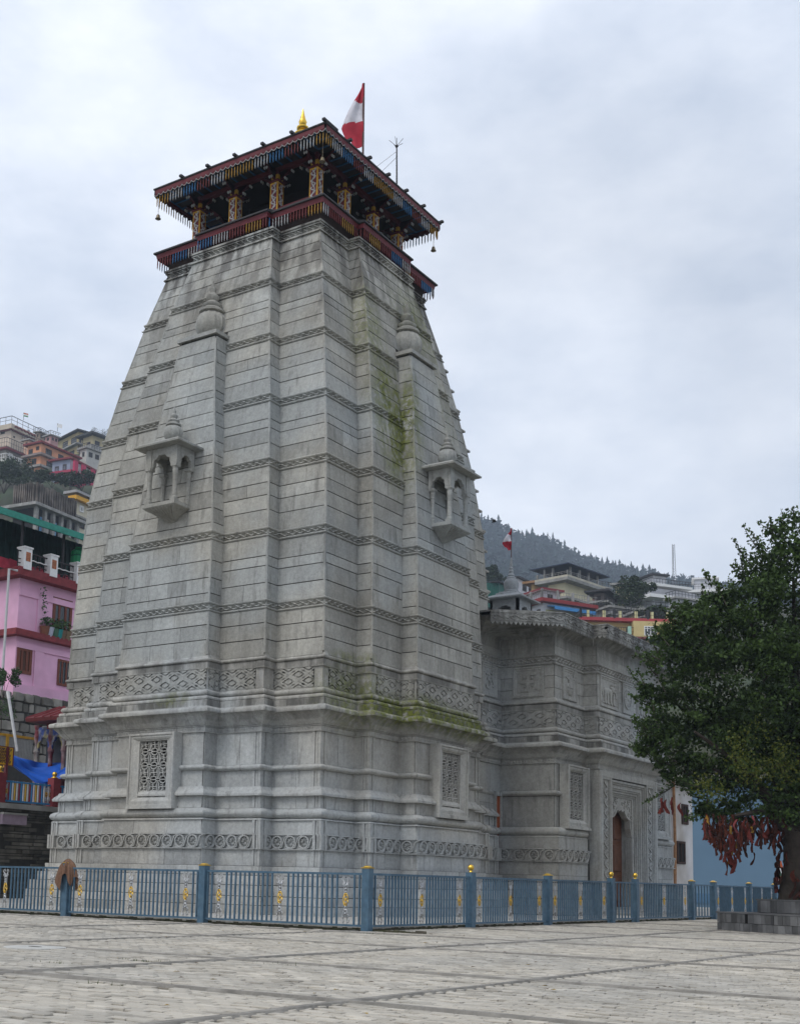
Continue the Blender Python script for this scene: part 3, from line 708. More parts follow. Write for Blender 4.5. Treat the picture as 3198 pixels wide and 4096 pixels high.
# painted columns
mcol = MYEL
mb = MB(); mb.box(-.17, .17, -.17, .17, 21.1, 22.66); mb.box(-.13, .13, -.13, .13, 22.66, 22.98); mb.mi = 1; 
COLM = None
def colmesh():
    mb = MB()
    mb.mi = 0; mb.box(-.15, .15, -.15, .15, 21.1, 22.62)
    mb.mi = 1; mb.box(-.19, .19, -.19, .19, 22.62, 22.67); mb.box(-.12, .12, -.12, .12, 22.67, 23.05)
    mb.mi = 0; mb.box(-.13, .13, -.13, .13, 22.74, 22.88)
    for u, n in (((1, 0, 0), (0, -1, 0)), ((0, 1, 0), (1, 0, 0)), ((-1, 0, 0), (0, 1, 0)), ((0, -1, 0), (-1, 0, 0))):
        f2 = Fr((0, 0, 0), u, n); mb.fr = f2; mb.mi = 1; mb.box(-.11, .11, .149, .153, 21.3, 22.56); mb.mi = 2
        zz = np.linspace(21.32, 22.54, 26)
        mb.stroke([(.055 * math.sin((z - 21.3) * 13), z) for z in zz], .034, .153, .165)
        for i, z in enumerate(np.arange(21.4, 22.5, .12)):
            s_ = 1 if i % 2 else -1
            mb.stroke([(-s_ * .02, z), (s_ * .05, z + .03), (s_ * .09, z + .075), (s_ * .04, z + .10)], .036, .153, .167)
        # carved white bracket and flower drops beside the capital
        for sg in (-1, 1):
            mb.mi = 1; mb.poly([(sg * .12, .03, 22.7), (sg * .62, .03, 23.05), (sg * .12, .03, 23.05)]); mb.poly([(sg * .12, -.03, 22.7), (sg * .62, -.03, 23.05), (sg * .12, -.03, 23.05)]); mb.quad((sg * .12, .03, 22.7), (sg * .62, .03, 23.05), (sg * .62, -.03, 23.05), (sg * .12, -.03, 22.7))
            mb.mi = 1; mb.stroke([(sg * .16, 22.74), (sg * .3, 22.76), (sg * .33, 22.85), (sg * .45, 22.86), (sg * .5, 22.95), (sg * .62, 22.97)], .02, .03, .04)
            mb.mi = 2; mb.lathe([(.01, .05), (.03, .03), (.042, 0), (.025, -.025), (.01, -.055)], (sg * .34, .04, 22.72), 6); mb.lathe([(.01, .05), (.03, .03), (.038, 0), (.022, -.025), (.01, -.05)], (sg * .6, .04, 22.88), 6)
    return mb.mesh('painted_column', [MYEL, MRED, mat('aged_white_paint', (.42, .41, .40), .7, .2, 8)])
CMESH = colmesh()
cp_ = (-2.35, -.83, .83, 2.35)
for x in cp_:
    for y in cp_:
        if abs(x) > 2 or abs(y) > 2: put('painted_column', CMESH, tower, Matrix.Translation((x, y, 0)))
mb = MB()
for a in (-2.35, 2.35):
    mb.box(a - .12, a + .12, -2.5, 2.5, 22.98, 23.12); mb.box(-2.5, 2.5, a - .12, a + .12, 22.985, 23.115)
mb.build('eave_beam', MRED, tower)
mb = MB(); mb.loft([sq(21.1, 1.2), sq(22.96, 1.2), sq(22.98, 2.3), sq(23.1, 2.3)]); mb.build('pavilion_shade_core', mat('dark_timber_wall', (.010, .007, .006), .85, .3, 5), tower)  # black core and ceiling, their colour stands in for the pavilion's unlit inside
# low railing between the columns
mb = MB()
for a in (-2.35, 2.35):
    for z in (21.5, 21.75): mb.box(a - .04, a + .04, -2.35, 2.35, z, z + .06); mb.box(-2.35, 2.35, a - .035, a + .035, z, z + .06)
mb.build('pavilion_railing', MRED, tower)
# roof
HR, ZE = 3.41, 23.2
mb = MB()
mb.mi = 0; mb.loft([sq(ZE - .02, HR - .05), sq(ZE + .03, HR + .03), sq(ZE + .07, HR + .03), sq(25.05, .16)])
proof = mb.build('pavilion_roof', MROOF, tower)
mb = MB(); mb.loft([sq(ZE - .04, HR - .06), sq(23.62, 2.0)], cap=0)
for k in range(4):
    mb.fr = SF[k]
    for i in range(-9, 10):
        a = i * .36; 
        if abs(a) < HR - .1: mb.box(a - .03, a + .03, max(2.0, abs(a)), HR - .08, ZE - .06, ZE - .035)
mb.build('blue_soffit', MNAVY, tower)
mb = MB()
for k in range(4):
    mb.fr = SF[k]; mb.box(-HR, HR, HR - .05, HR, ZE - .13, ZE + .02)
    # scalloped edge
    n = 34
    for i in range(n):
        a0 = -HR + 2 * HR * i / n; a1 = -HR + 2 * HR * (i + 1) / n; c = (a0 + a1) / 2
        mb.mi = 0; mb.poly([(a0, HR - .01, ZE - .129), (a1, HR - .01, ZE - .129), (a1 - .03, HR - .01, ZE - .17), (c, HR - .01, ZE - .21), (a0 + .03, HR - .01, ZE - .17)])
        mb.mi = 1; mb.stroke([(a0, ZE - .13), (a0 + .03, ZE - .175), (c, ZE - .215), (a1 - .03, ZE - .175), (a1, ZE - .13)], .020, HR - .008, HR + .006)
    mb.mi = 0
mb.build('roof_fascia', [MRED, mat('tarnished_trim', (.26, .26, .25), .6, .3, 20)], tower)
for k in range(4):
    f = SF[k]
    pendants(f(-HR + .05, HR - .04, ZE - .19), f(HR - .05, HR - .04, ZE - .19), .115, PM2, tower, k in (0, 1), ph=k * 2, grp=5, seq=(3, 2, 1, 0, 2, 3))
flush_rest(tower, PM2)
# seam ends that stick out over the eave
for k in (0, 1):
    for a in (-2.2, -1.1, 0, 1.1, 2.2, 3.4):
        mb = MB(SF[k]); mb.box(a - .05, a + .05, HR - .6, HR + .12, ZE + .07, ZE + .14); mb.build('roof_batten', MROOF, tower)
mb = MB(); mb.lathe([(.36, 0), (.42, .06), (.42, .16), (.25, .24), (.18, .3), (.34, .42), (.38, .52), (.34, .62), (.16, .70), (.13, .76), (.27, .82), (.28, .88), (.12, .94), (.10, 1.0), (.2, 1.06), (.2, 1.12), (.09, 1.18), (.12, 1.24), (.14, 1.32), (.10, 1.42), (.05, 1.62), (.012, 1.8)], (0, 0, 25.0), 16)
smooth_by_angle(mb.build('gold_finial', MGOLD, tower), 60)
# hanging bells at the eave corners
bells = [((-3.3, -3.3), 'small brass bell hanging from the left corner of the pavilion eave'), ((3.25, 3.25), 'small brass bell hanging from the right corner of the pavilion eave'), ((3.1, -3.1), 'small brass bell hanging in front of the near corner column of the pavilion')]
MBELL = mat('old_brass', (.22, .18, .12), .5, .25, 20, 0, metal=.6)
for (x, y), lb in bells:
    t = thing('bell', lb, 'bell', (x, y, ZE - .1), 'bells under the pavilion eave'); zb = ZE - .95
    mb = MB(); mb.lathe([(.015, .15), (.042, .14), (.06, .1), (.066, .04), (.098, 0), (.09, -.007)], (x, y, zb), 12); mb.build('bell_body', MBELL, t, True)
    mb = MB(); mb.tube([(x, y, zb + .14), (x, y, ZE - .2)], .01, 4); mb.build('chain', MBELL, t)
    mb = MB(); mb.lathe([(.01, .08), (.03, -.03), (.01, -.06)], (x, y, zb), 6); mb.build('clapper', MBELL, t)
# ---- flag and lightning rod
def flag(name, label, base, top, flen, wid, lean, z_top, grp, pr=.035):
    b, tp = Vector(base), Vector(top)
    fo = thing(name, label, 'flag', base, grp)
    mb = MB(); mb.tube([base, tuple(b.lerp(tp, .5)), top], pr, 8); mb.build('pole', MDK if False else mat('weathered_pole', (.10, .06, .055), .7, .3, 8), fo)
    dirv = Vector((-CR.x, -CR.y, 0)).normalized(); nrm = Vector((-dirv.y, dirv.x, 0))
    ax = (b - tp).normalized(); mb = MB(); ns, nw = 44, 12; g = []
    for i in range(ns + 1):
        s_ = i / ns; p = tp + ax * (s_ * flen + .03); row = []
        W = wid * min(1, .12 + (s_ / .62) ** 1.05 * .88) if s_ < .62 else wid * (1 - (s_ - .62) / .38 * .35)
        for j in range(nw + 1):
            t = j / nw; dr = .32 * t * flen * (s_ if s_ > .2 else s_) * .45
            fold = .10 * wid * math.sin(t * 9 + s_ * 3) * t + .05 * math.sin(s_ * 11 + t * 4)
            row.append(mb.P(*(p + dirv * (W * t * (1 - .25 * (s_ > .8) * (t))) + nrm * fold + ax * dr + dirv * .05 * math.sin(6 * s_ + 5 * t) * t)))
        g.append(row)
    for i in range(ns):
        for j in range(nw):
            s_ = (i + .5) / ns + .05 * (j / nw); mb.mi = 0 if s_ < .30 or s_ > .62 else 1
            mb.F(g[i][j], g[i][j + 1], g[i + 1][j + 1], g[i + 1][j])
    o = mb.build('cloth', [MFLR, MFLW], fo, True); return fo
def cloth_mat(name, col):
    m = mat(name, col, .8, .12, 8, .1, 200); return m
MFLR = cloth_mat('red_flag_cloth', (.42, .03, .05)); MFLW = cloth_mat('white_flag_cloth', (.62, .60, .64))
px = on(774, 335, 1, 0.0); ptop = on(775.5, 178, 1, 0.0)
flag('temple_flag', 'large red and white flag on a pole standing on the pavilion roof', (px.x, 0, 23.6), tuple(ptop), 2.15, .68, 0, 0, 'red and white temple flags')
pb = on(846, 405, 1, 1.2); pt_ = on(845.5, 312, 1, 1.2)
rod = thing('lightning_rod', 'thin dark lightning rod with a forked tip on the pavilion roof right of the flag', 'lightning rod', (pb.x, 1.2, 23.2))
mb = MB(); mb.tube([(pb.x, 1.2, 23.2), tuple(pt_)], .03, 6, r2=.022); mb.build('mast', MROOF, rod)
mb = MB()
for a in range(5): mb.tube([tuple(pt_), tuple(pt_ + Vector((.25 * math.cos(a * 1.26), .25 * math.sin(a * 1.26), .2)))], .008, 4)
mb.tube([tuple(pt_), tuple(pt_ + Vector((0, 0, .3)))], .01, 4); mb.lathe([(.01, -.07), (.06, 0), (.01, .07)], tuple(pt_), 8)
mb.build('spikes', MROOF, rod)
mb = MB()
m_ = Vector((pb.x, 1.2, 24.9)); mb.tube([tuple(m_), (pb.x - 1.5, .9, 24.05)], .006, 3); mb.tube([tuple(m_ - Vector((0, 0, .2))), (pb.x - .6, .6, 23.7)], .006, 3); mb.build('stay_wire', MROOF, rod)
# ================================================================== TEMPLE HALL (behind the tower, to the right)
hall = thing('temple_hall', 'lower grey stone hall with relief panels and scalloped eave, joined to the tower', 'temple hall', (0, 10.33, .1))
YC, HX, HY, EX, EY, NX = 10.33, 6.7, 4.93, 7.2, 2.68, 4.78
def hplan(z, o, neck=True, m=0.):
    # right half outline from the neck to the back, then mirrored in x
    p = [(NX + o, 3.9), (NX + o, YC - HY - o), (HX + o, YC - HY - o), (HX + o, YC - EY - o), (EX + o, YC - EY - o), (EX + o, YC + EY + o), (HX + o, YC + EY + o), (HX + o, YC + HY + o)]
    q = [(-x, y) for x, y in p[::-1]]
    return [(x, y, z) for x, y in p + q]
def hring(z, w_, s=0, bh=True): return hplan(z, w_ - 4.69)
def hm(name, prof, m=MSH): return moulding(name, prof, hall, m, ringf=hring)
def hsegs(o):
    p = [(x, y) for x, y, z in hplan(0, o)][:8]; L_ = list(zip(p, p[1:])); L_[1] = ((NX, L_[1][0][1]), L_[1][1]); return L_
HF = Fr((0, 0, 0), (1, 0, 0), (0, 1, 0))
# faces as world segments; outward normal is to the right of travel for this outline, so flip
def hseg2(o): return [(b, a) for a, b in hsegs(o)]
def hcore(z, w_, ex=None, notch=False):
    o = w_ - 4.69; e = (EX if ex is None else ex)
    p = [(NX - .02, 3.9), (NX - .02, YC - HY - o), (HX + o, YC - HY - o), (HX + o, YC - EY - (o if e > 7 else -.06)), (e, YC - EY - (o if e > 7 else -.06))]
    p += [(e, YC - 1.02), (5.6, YC - 1.02), (5.6, YC + 1.02), (e, YC + 1.02)] if notch else []
    p += [(e, YC + EY + (o if e > 7 else -.06)), (HX + o, YC + EY + (o if e > 7 else -.06)), (HX + o, YC + HY + o)]
    return [(x, y, z) for x, y in p] + [(-x, y, z) for x, y in [(NX, 3.9), (NX, YC - HY), (HX, YC - HY), (HX, YC + HY)][::-1]]
mb = MB()
mb.loft([hcore(.1, 5.15, 6.8), hcore(.34, 5.15, 6.8)]); mb.loft([hcore(.34, 5.15, 6.8, True), hcore(.6, 5.15, 6.8, True), hcore(.62, 5.05, 6.8, True), hcore(1.1, 5.05, 6.8, True), hcore(1.12, 4.9, 6.8, True), hcore(2.53, 4.88, 6.8, True), hcore(2.57, 4.8, 6.8, True), hcore(2.6, 4.67, 6.8, True), hcore(4.0, 4.67, 6.8, True)])
mb.loft([hcore(4.0, 4.67, 6.8), hcore(4.6, 4.67, 6.8)]); mb.loft([hcore(4.6, 4.67, 7.18), hcore(9.02, 4.67, 7.18)])
hwall = mb.build('hall_wall', MJ, hall)
def hblocks(key, z0, z1, w_, lo, hi, skip=(), **k):
    o = w_ - 4.69
    for i, (a, b) in enumerate(hsegs(o)):
        if i in skip: continue
        l = math.hypot(b[0] - a[0], b[1] - a[1]); nr = ((b[1] - a[1]) / l, -(b[0] - a[0]) / l)
        lp = lambda t: (a[0] + (b[0] - a[0]) * t, a[1] + (b[1] - a[1]) * t)
        for t0, t1 in split(l, lo, hi): block(key, HF, lp(t0), lp(t1), lp(t0), lp(t1), z0, z1, nr, **k)
g = dict(gap=.008, vg=.008, e=.025)
for z0, z1, w_ in ((.12, .36, 5.15), (.36, .6, 5.15), (.62, .86, 5.05), (.86, 1.1, 5.05), (1.12, 1.335, 4.9), (1.335, 1.76, 4.9), (2.175, 2.54, 4.9)): hblocks('hb', z0, z1, w_, .8, 1.5, (0, 3, 4, 5), **g)
for z0, z1, w_ in ((2.85, 3.84, 4.665), (4.02, 4.885, 4.665)): hblocks('hb', z0, z1, w_, 2.2, 3.5, (0, 3, 4, 5), **g)
for z0, z1 in ((6.98, 7.32), (7.32, 7.72), (7.72, 8.1)): hblocks('hb', z0, z1, 4.665, .7, 1.2, gap=.014, vg=.01, e=.025)
for z0, z1 in ((8.42, 8.7), (8.7, 9.0)): hblocks('hb', z0, z1, 4.665, 1.1, 1.6, gap=.006, vg=.006, e=.02)
for z0, z1 in ((.12, 1.0), (1.0, 2.2), (2.2, 3.6), (3.6, 4.88)):
    o = 0; hblocks('hn', z0, z1, 4.665, 5, 6, (1, 2, 3, 4, 5, 6), **g)
emit('hb', hwall, 'stone_block', MSH, 260); emit('hn', hwall, 'neck_slab', MSH, 20)
def partial(name, prof, m=MSH, skip=()):
    # mouldings on single faces only (the doorway bay stays plain at the base)
    for i in range(1, 7):
        if i in skip: continue
        mb = MB(); rr = []
        for z, w_ in prof:
            p = hsegs(w_ - 4.69)[i]; q = hsegs(-.1)[i]; rr.append([(p[0][0], p[0][1], z), (p[1][0], p[1][1], z)])
        mb.loft(rr, closed=False, cap=0); smooth_by_angle(mb.build(name, m, hall), 50)
sk = (3, 4, 5)
partial('torus_moulding', arc(2.71, 4.80, .14, .19), skip=sk); partial('torus_moulding', arc(3.935, 4.69, .085, .13), skip=sk)
partial('rosette_band', [(1.755, 4.88), (1.757, 4.995), (1.785, 5.0), (1.79, 4.925), (2.14, 4.925), (2.145, 5.0), (2.172, 4.995), (2.175, 4.88)], skip=sk)
partial('shoulder_moulding', [(2.53, 4.94)] + arc(2.53, 4.87, .05, .075, 0, 90, 4) + [(2.585, 4.8)], skip=sk)
hm('dentil_band', [(4.88, 4.6), (4.882, 4.74), (4.9, 4.745), (4.905, 4.715), (5.03, 4.715), (5.035, 4.75), (5.06, 4.75), (5.065, 4.6)])
hm('cornice', [(5.06, 4.7), (5.07, 4.78), (5.11, 4.80), (5.15, 4.845), (5.2, 4.875), (5.28, 4.93), (5.35, 5.0), (5.385, 5.06), (5.39, 5.10), (5.47, 5.11), (5.505, 5.09), (5.53, 5.02), (5.56, 4.95)])
hm('cornice_fascia', [(5.55, 4.85), (5.56, 4.94), (5.72, 4.94), (5.74, 4.9), (5.75, 4.85)])
hm('cornice_lip', [(5.745, 4.8), (5.75, 4.90), (5.80, 4.91), (5.835, 4.89), (5.86, 4.82)])
hm('torus_moulding', arc(5.945, 4.76, .085, .11))
hm('scroll_frieze', [(6.02, 4.6), (6.03, 4.755), (6.06, 4.765), (6.065, 4.715), (6.60, 4.715), (6.605, 4.765), (6.64, 4.775), (6.645, 4.76), (6.79, 4.765), (6.80, 4.6)])
hm('upper_ledge', [(6.79, 4.7)] + arc(6.855, 4.755, .055, .07) + [(6.915, 4.76), (6.94, 4.75), (7.0, 4.69), (7.0, 4.6)])
hm('lattice_band', [(8.09, 4.66), (8.092, 4.74), (8.12, 4.755), (8.15, 4.74), (8.17, 4.71), (8.33, 4.71), (8.35, 4.74), (8.38, 4.76), (8.41, 4.74), (8.42, 4.66)])
def hruns(o, only=None):
    for i, (a, b) in enumerate(hsegs(o)):
        if only and i not in only: continue
        l = math.hypot(b[0] - a[0], b[1] - a[1]); u = Vector(((b[0] - a[0]) / l, (b[1] - a[1]) / l, 0)); n = Vector((u.y, -u.x, 0))
        if n.dot(CP - Vector((a[0], a[1], 5))) < 0: continue
        yield i, Fr((a[0], a[1], 0), u, n), l
mb = MB(); mb2 = MB()
for i, F2, l in hruns(.025):
    leaf_row(mb, F2, .03, l - .03, 4.91, .115)
for i, F2, l in hruns(.02): lattice(mb2, F2, [((0, 0), (l, 0))], 8.17, 8.33)
mb.build('leaf_dentils', MSH, hall, kind='stuff'); mb2.build('lattice_relief', MSH, hall, kind='stuff')
for i, F2, l in hruns(.235, (1, 2, 6)): place_rosettes(F2, [((0, 0), (l, 0))], 1.965, hall, .03, .47)
for i, F2, l in hruns(.025): place_scrolls(F2, [((0, 0), (l, 0))], 6.06, 6.6, hall, .02, MSH)
WF = Fr((0, 0, 0), (0, 1, 0), (1, 0, 0))
for yc in (6.52, 14.14): win(Fr((6.7, yc, 0), (0, 1, 0), (1, 0, 0)), 0, .03, .36, .84, 2.87, 4.88, hall, MSH)
# ---- doorway bay
MSD = MSH
dw = MB(WF)
for sg in (-1, 1):
    def Y(a, b): return tuple(sorted((YC + sg * a, YC + sg * b)))
    dw.box(*Y(1.7, 2.68), 6.5, 7.19, .1, 4.88)
    dw.box(*Y(2.36, 2.674), 7.0, 7.27, .1, 4.86); dw.box(*Y(2.44, 2.62), 7.0, 7.29, .1, 4.8)
    dw.box(*Y(1.60, 1.70), 7.0, 7.27, .1, 4.66)
    dw.box(*Y(2.30, 2.36), 7.0, 7.24, .1, 4.64); dw.box(*Y(1.70, 1.76), 7.0, 7.24, .1, 4.64)
dw.box(YC - 2.36, YC + 2.36, 6.5, 7.268, 4.66, 4.875); dw.box(YC - 2.36, YC - 1.6, 7.0, 7.25, 4.58, 4.66); dw.box(YC + 1.6, YC + 2.36, 7.0, 7.25, 4.58, 4.66)
dw.build('door_bay', MSD, hall)
fr_m = MB(WF)
steps = [(1.60, 4.62, 7.22), (1.54, 4.55, 7.17), (1.48, 4.49, 7.12), (1.36, 4.36, 7.08), (1.30, 4.30, 7.03), (1.22, 4.22, 6.98), (1.16, 4.16, 6.94)]
for (h0, t0, x0), (h1, t1, x1) in zip(steps, steps[1:] + [(1.02, 4.1, 6.9)]):
    for sg in (-1, 1): fr_m.box(*sorted((YC + sg * h0, YC + sg * h1)), 6.6, x0, .1, t0)
    fr_m.box(YC - h0, YC + h0, 6.6, x0 - .002, t1, t0)
fr_m.build('door_frame', MSD, hall)
ap = MB(WF); arch_panel(ap, YC - 1.16, YC + 1.16, 6.72, 6.90, 2.75, 4.16, 1.0, .95, YC)
pts = [(YC + x, z) for x, z in cusp(1.03, 1.0, 2.75)]; ap.stroke(pts, .06, 6.9, 6.935)
for sg in (-1, 1):
    ap.box(*sorted((YC + sg * 1.0, YC + sg * 1.16)), 6.72, 6.9, .34, 2.75)
dar = ap.build('door_arch', MSD, hall)
def vine(mb, a, z0, z1, amp, b0, b1, wd=.035, per=.34):
    zz = np.arange(z0, z1, per / 12); mb.stroke([(a + amp * math.sin((z - z0) / per * 2 * math.pi), z) for z in zz], wd, b0, b1)
    z = z0 + per * .25; s_ = 1
    while z < z1 - .1:
        for da, dz in ((0, 0), (-.06, .05), (-.05, -.06)):
            p = [(a + s_ * (da - amp * .2), z + dz)]
            c = mb.P(a - s_ * amp * .7 + da * s_, b1 + .01, z + dz); rr = [mb.P(a - s_ * amp * .7 + da * s_ + .05 * math.cos(t), b0, z + dz + .06 * math.sin(t)) for t in np.linspace(0, 2 * math.pi, 6, endpoint=False)]
            for j in range(6): mb.F(rr[j], rr[(j + 1) % 6], c)
        z += per / 2; s_ = -s_
for sg in (-1, 1):
    mb = MB(WF); vine(mb, YC + sg * 2.03, .5, 4.55, .12, 7.19, 7.235, .05); mb.build('carved_vine', MSD, hall)
mb = MB(WF)
for i in range(16):
    a = YC - 1.3 + i * 2.6 / 15; mb.stroke([(a + .07 * math.cos(t), 4.43 + .05 * math.sin(t)) for t in np.linspace(0, 5, 8)], .025, 7.08, 7.11)
for i in range(40):
    t = R.uniform(0, 1); a = YC + R.choice((-1, 1)) * R.uniform(.1, 1.1); z = R.uniform(3.3, 4.1)
    if ((a - YC) / 1.08) ** 2 + ((z - 2.75) / 1.12) ** 2 > 1.0: mb.stroke([(a + .06 * math.cos(t), z + .06 * math.sin(t)) for t in np.linspace(0, 5, 7)], .03, 6.9, 6.925)
mb.build('arch_carving', MSD, hall)
door = MB(WF); door.mi = 0
for sg in (-1, 1):
    door.box(*sorted((YC + sg * .02, YC + sg * 1.01)), 6.50, 6.56, .34, 3.95)
    for z0, z1 in ((.5, 1.4), (1.55, 2.5), (2.65, 3.6)): door.bev(*sorted((YC + sg * .15, YC + sg * .88)), 6.56, 6.60, z0, z1, .04)
door.build('wooden_door', mat('door_wood', (.10, .036, .015), .55, .35, 5, .2, 30), hall)
mb = MB(WF); mb.box(YC - 1.02, YC + 1.02, 5.6, 6.9, .1, .34); mb.box(YC - 1.5, YC + 1.5, 6.9, 7.6, .1, .26); mb.box(YC - 1.8, YC + 1.8, 7.2, 8.0, .1, .18); mb.build('door_steps', MCONC, hall)
mb = MB(WF)
for sg in (-1, 1): mb.box(*sorted((YC + sg * .985, YC + sg * 1.05)), 6.45, 6.73, .345, 4.02)
mb.box(YC - 1.05, YC + 1.05, 6.45, 6.73, 3.97, 4.05); mb.build('door_reveal', MSD, hall)
# neck door, seen past the tower base
mb = MB(Fr((0, 0, 0), (0, 1, 0), (1, 0, 0))); mb.box(4.95, 5.3, 4.7, 4.83, 1.0, 3.85); mb.build('side_door', mat('side_door_wood', (.27, .07, .025), .55, .25, 5, .2, 30), hall)
mb = MB(Fr((0, 0, 0), (0, 1, 0), (1, 0, 0))); mb.box(4.9, 4.97, 4.7, 4.88, .9, 3.95); mb.box(5.28, 5.36, 4.7, 4.88, .9, 3.95); mb.box(4.85, 5.38, 4.7, 4.9, 3.85, 3.98); mb.box(4.6, 5.40, 4.6, 4.86, .1, .95); mb.build('side_door_frame', MSD, hall)
# ---- relief panels
def panel(fr, a, z, hw, hh, carve, nm='relief_panel'):
    mb = MB(fr)
    def rr(x, b, y): return [(a - x, b, z - y), (a + x, b, z - y), (a + x, b, z + y), (a - x, b, z + y)]
    mb.loft([rr(hw, -.02, hh), rr(hw, .05, hh), rr(hw - .05, .055, hh - .05), rr(hw - .07, .03, hh - .07), rr(hw - .11, .03, hh - .11), rr(hw - .13, .012, hh - .13)])
    p = mb.build(nm, MSH, hall); mb = MB(fr); carve(mb, a, z, hw - .13, hh - .13); smooth_by_angle(mb.build('carving', MSH, p), 60)
def ellip(mb, a, z, ra, rz, b0, h, rot=0, n=10):
    rings = []
    for k in range(4):
        t = k / 3.2; s_ = math.cos(t * math.pi / 2); rings.append([(a + ra * s_ * math.cos(x) * math.cos(rot) - rz * s_ * math.sin(x) * math.sin(rot), b0 + h * math.sin(t * math.pi / 2), z + ra * s_ * math.cos(x) * math.sin(rot) + rz * s_ * math.sin(x) * math.cos(rot)) for x in np.linspace(0, 2 * math.pi, n, endpoint=False)])
    mb.loft(rings, cap=2)
def c_swastika(mb, a, z, w, h):
    s_ = min(w, h) * .72; st = lambda pts: mb.stroke([(a + x * s_, z + y * s_) for x, y in pts], .10, .0, .05)
    st([(0, -1), (0, 1)]); st([(-1, 0), (1, 0)]); st([(-.05, 1), (1, 1)]); st([(.05, -1), (-1, -1)]); st([(-1, -.05), (-1, 1)]); st([(1, .05), (1, -1)])
    for x in (-.5, .5):
        for y in (-.5, .5): ellip(mb, a + x * s_, z + y * s_, .055, .055, 0, .05, 0, 8)
    mb.stroke([(a - w, z + h * .75), (a - w * .8, z + h * .8), (a - w * .75, z + h), ], .04, 0, .03); mb.stroke([(a + w, z - h * .75), (a + w * .8, z - h * .8), (a + w * .75, z - h)], .04, 0, .03)
    mb.stroke([(a + w, z + h * .75), (a + w * .8, z + h * .8), (a + w * .75, z + h)], .04, 0, .03); mb.stroke([(a - w, z - h * .75), (a - w * .8, z - h * .8), (a - w * .75, z - h)], .04, 0, .03)
def c_vase(mb, a, z, w, h):
    pr = [(.12, -.95), (.32, -.9), (.55, -.6), (.62, -.25), (.45, .05), (.25, .15), (.36, .3)]
    mb.loft([[(a - r_ * w, 0, z + y * h) for r_, y in pr] + [(a + r_ * w, 0, z + y * h) for r_, y in pr[::-1]], [(a - r_ * w * .8, .055, z + y * h * .95) for r_, y in pr] + [(a + r_ * w * .8, .055, z + y * h * .95) for r_, y in pr[::-1]]], cap=2)
    ellip(mb, a, z + h * .6, w * .3, h * .26, 0, .06)
    for t in (-.9, -.45, .45, .9): mb.stroke([(a, z + h * .3), (a + t * w * .5, z + h * .55), (a + t * w * .85, z + h * .62)], .06, 0, .04)
    for y in (-.5, -.25): mb.stroke([(a - w * .5, z + y * h), (a + w * .5, z + y * h)], .03, .04, .07)
    mb.stroke([(a - w, z + h * .5), (a - w * .6, z + h * .95)], .04, 0, .03); mb.stroke([(a + w, z + h * .5), (a + w * .6, z + h * .95)], .04, 0, .03)
def c_beast(mb, a, z, w, h):
    ellip(mb, a - w * .1, z + h * .12, w * .56, h * .32, 0, .09, -.1, 14); ellip(mb, a + w * .38, z + h * .36, w * .30, h * .34, 0, .10, 0, 12); ellip(mb, a - w * .5, z + h * .1, w * .28, h * .34, 0, .085, 0, 12)
    for x, sl in ((-.66, .02), (-.40, .1), (.12, -.04), (.42, .08)): mb.stroke([(a + x * w, z), (a + (x + sl) * w, z - h * .45), (a + (x + sl * .4) * w, z - h * .88), (a + (x + sl * .4 + .1) * w, z - h * .92)], .12, 0, .07)
    mb.stroke([(a + w * .55, z + h * .35), (a + w * .72, z + h * .05), (a + w * .68, z - h * .25), (a + w * .8, z - h * .3)], .09, 0, .07)
    mb.stroke([(a - w * .72, z + h * .3), (a - w * .9, z + h * .1), (a - w * .88, z - h * .35)], .05, 0, .05)
    for i in range(6): ellip(mb, a + w * (.38 + .27 * math.cos(i)), z + h * (.42 + .3 * math.sin(i)), .05, .05, .02, .09, 0, 6)
    mb.stroke([(a - w, z - h * .93), (a + w, z - h * .93)], .05, 0, .04)
def c_wheel(mb, a, z, w, h):
    mb.stroke([(a + w * .9 * math.cos(t), z + h * .82 * math.sin(t)) for t in np.linspace(0, 2 * math.pi, 20, endpoint=False)], .05, 0, .05, True)
    for i in range(12): t = i * math.pi / 6; ellip(mb, a + w * .45 * math.cos(t), z + h * .42 * math.sin(t), w * .42, .05, 0, .05, math.atan2(h * math.sin(t), w * math.cos(t)), 8)
    ellip(mb, a, z, .09, .09, .02, .06)
def c_om(mb, a, z, w, h):
    st = lambda pts: mb.stroke([(a + x * w, z + y * h) for x, y in pts], .085, 0, .05)
    st([(-.6, .45), (-.45, .62), (-.15, .58), (-.05, .32), (-.25, .1), (-.4, .08)]); st([(-.25, .1), (.05, -.05), (.1, -.4), (-.15, -.65), (-.5, -.6), (-.65, -.4)]); st([(.05, .0), (.35, .12), (.6, 0), (.7, -.3), (.55, -.5)]); st([(.1, .75), (.35, .6), (.65, .8)]); ellip(mb, a + .38 * w, z + .88 * h, .05, .05, 0, .05)
    mb.stroke([(a - w, z + h * .6), (a - w * .8, z + h * .75), (a - w * .7, z + h)], .04, 0, .03); mb.stroke([(a + w, z + h * .6), (a + w * .8, z + h * .75), (a + w * .7, z + h)], .04, 0, .03)
panel(Fr((0, YC - HY, 0), (1, 0, 0), (0, -1, 0)), 5.78, 7.56, .55, .5, c_swastika)
panel(Fr((6.7, 0, 0), (0, 1, 0), (1, 0, 0)), 6.52, 7.56, .56, .52, c_vase)
for y, c, hw in ((8.66, c_beast, .8), (10.33, c_wheel, .5), (11.98, c_beast, .8)): panel(Fr((7.2, 0, 0), (0, 1, 0), (1, 0, 0)), y, 7.55, hw, .53, c)
panel(Fr((6.7, 0, 0), (0, 1, 0), (1, 0, 0)), 14.14, 7.56, .56, .52, c_vase)
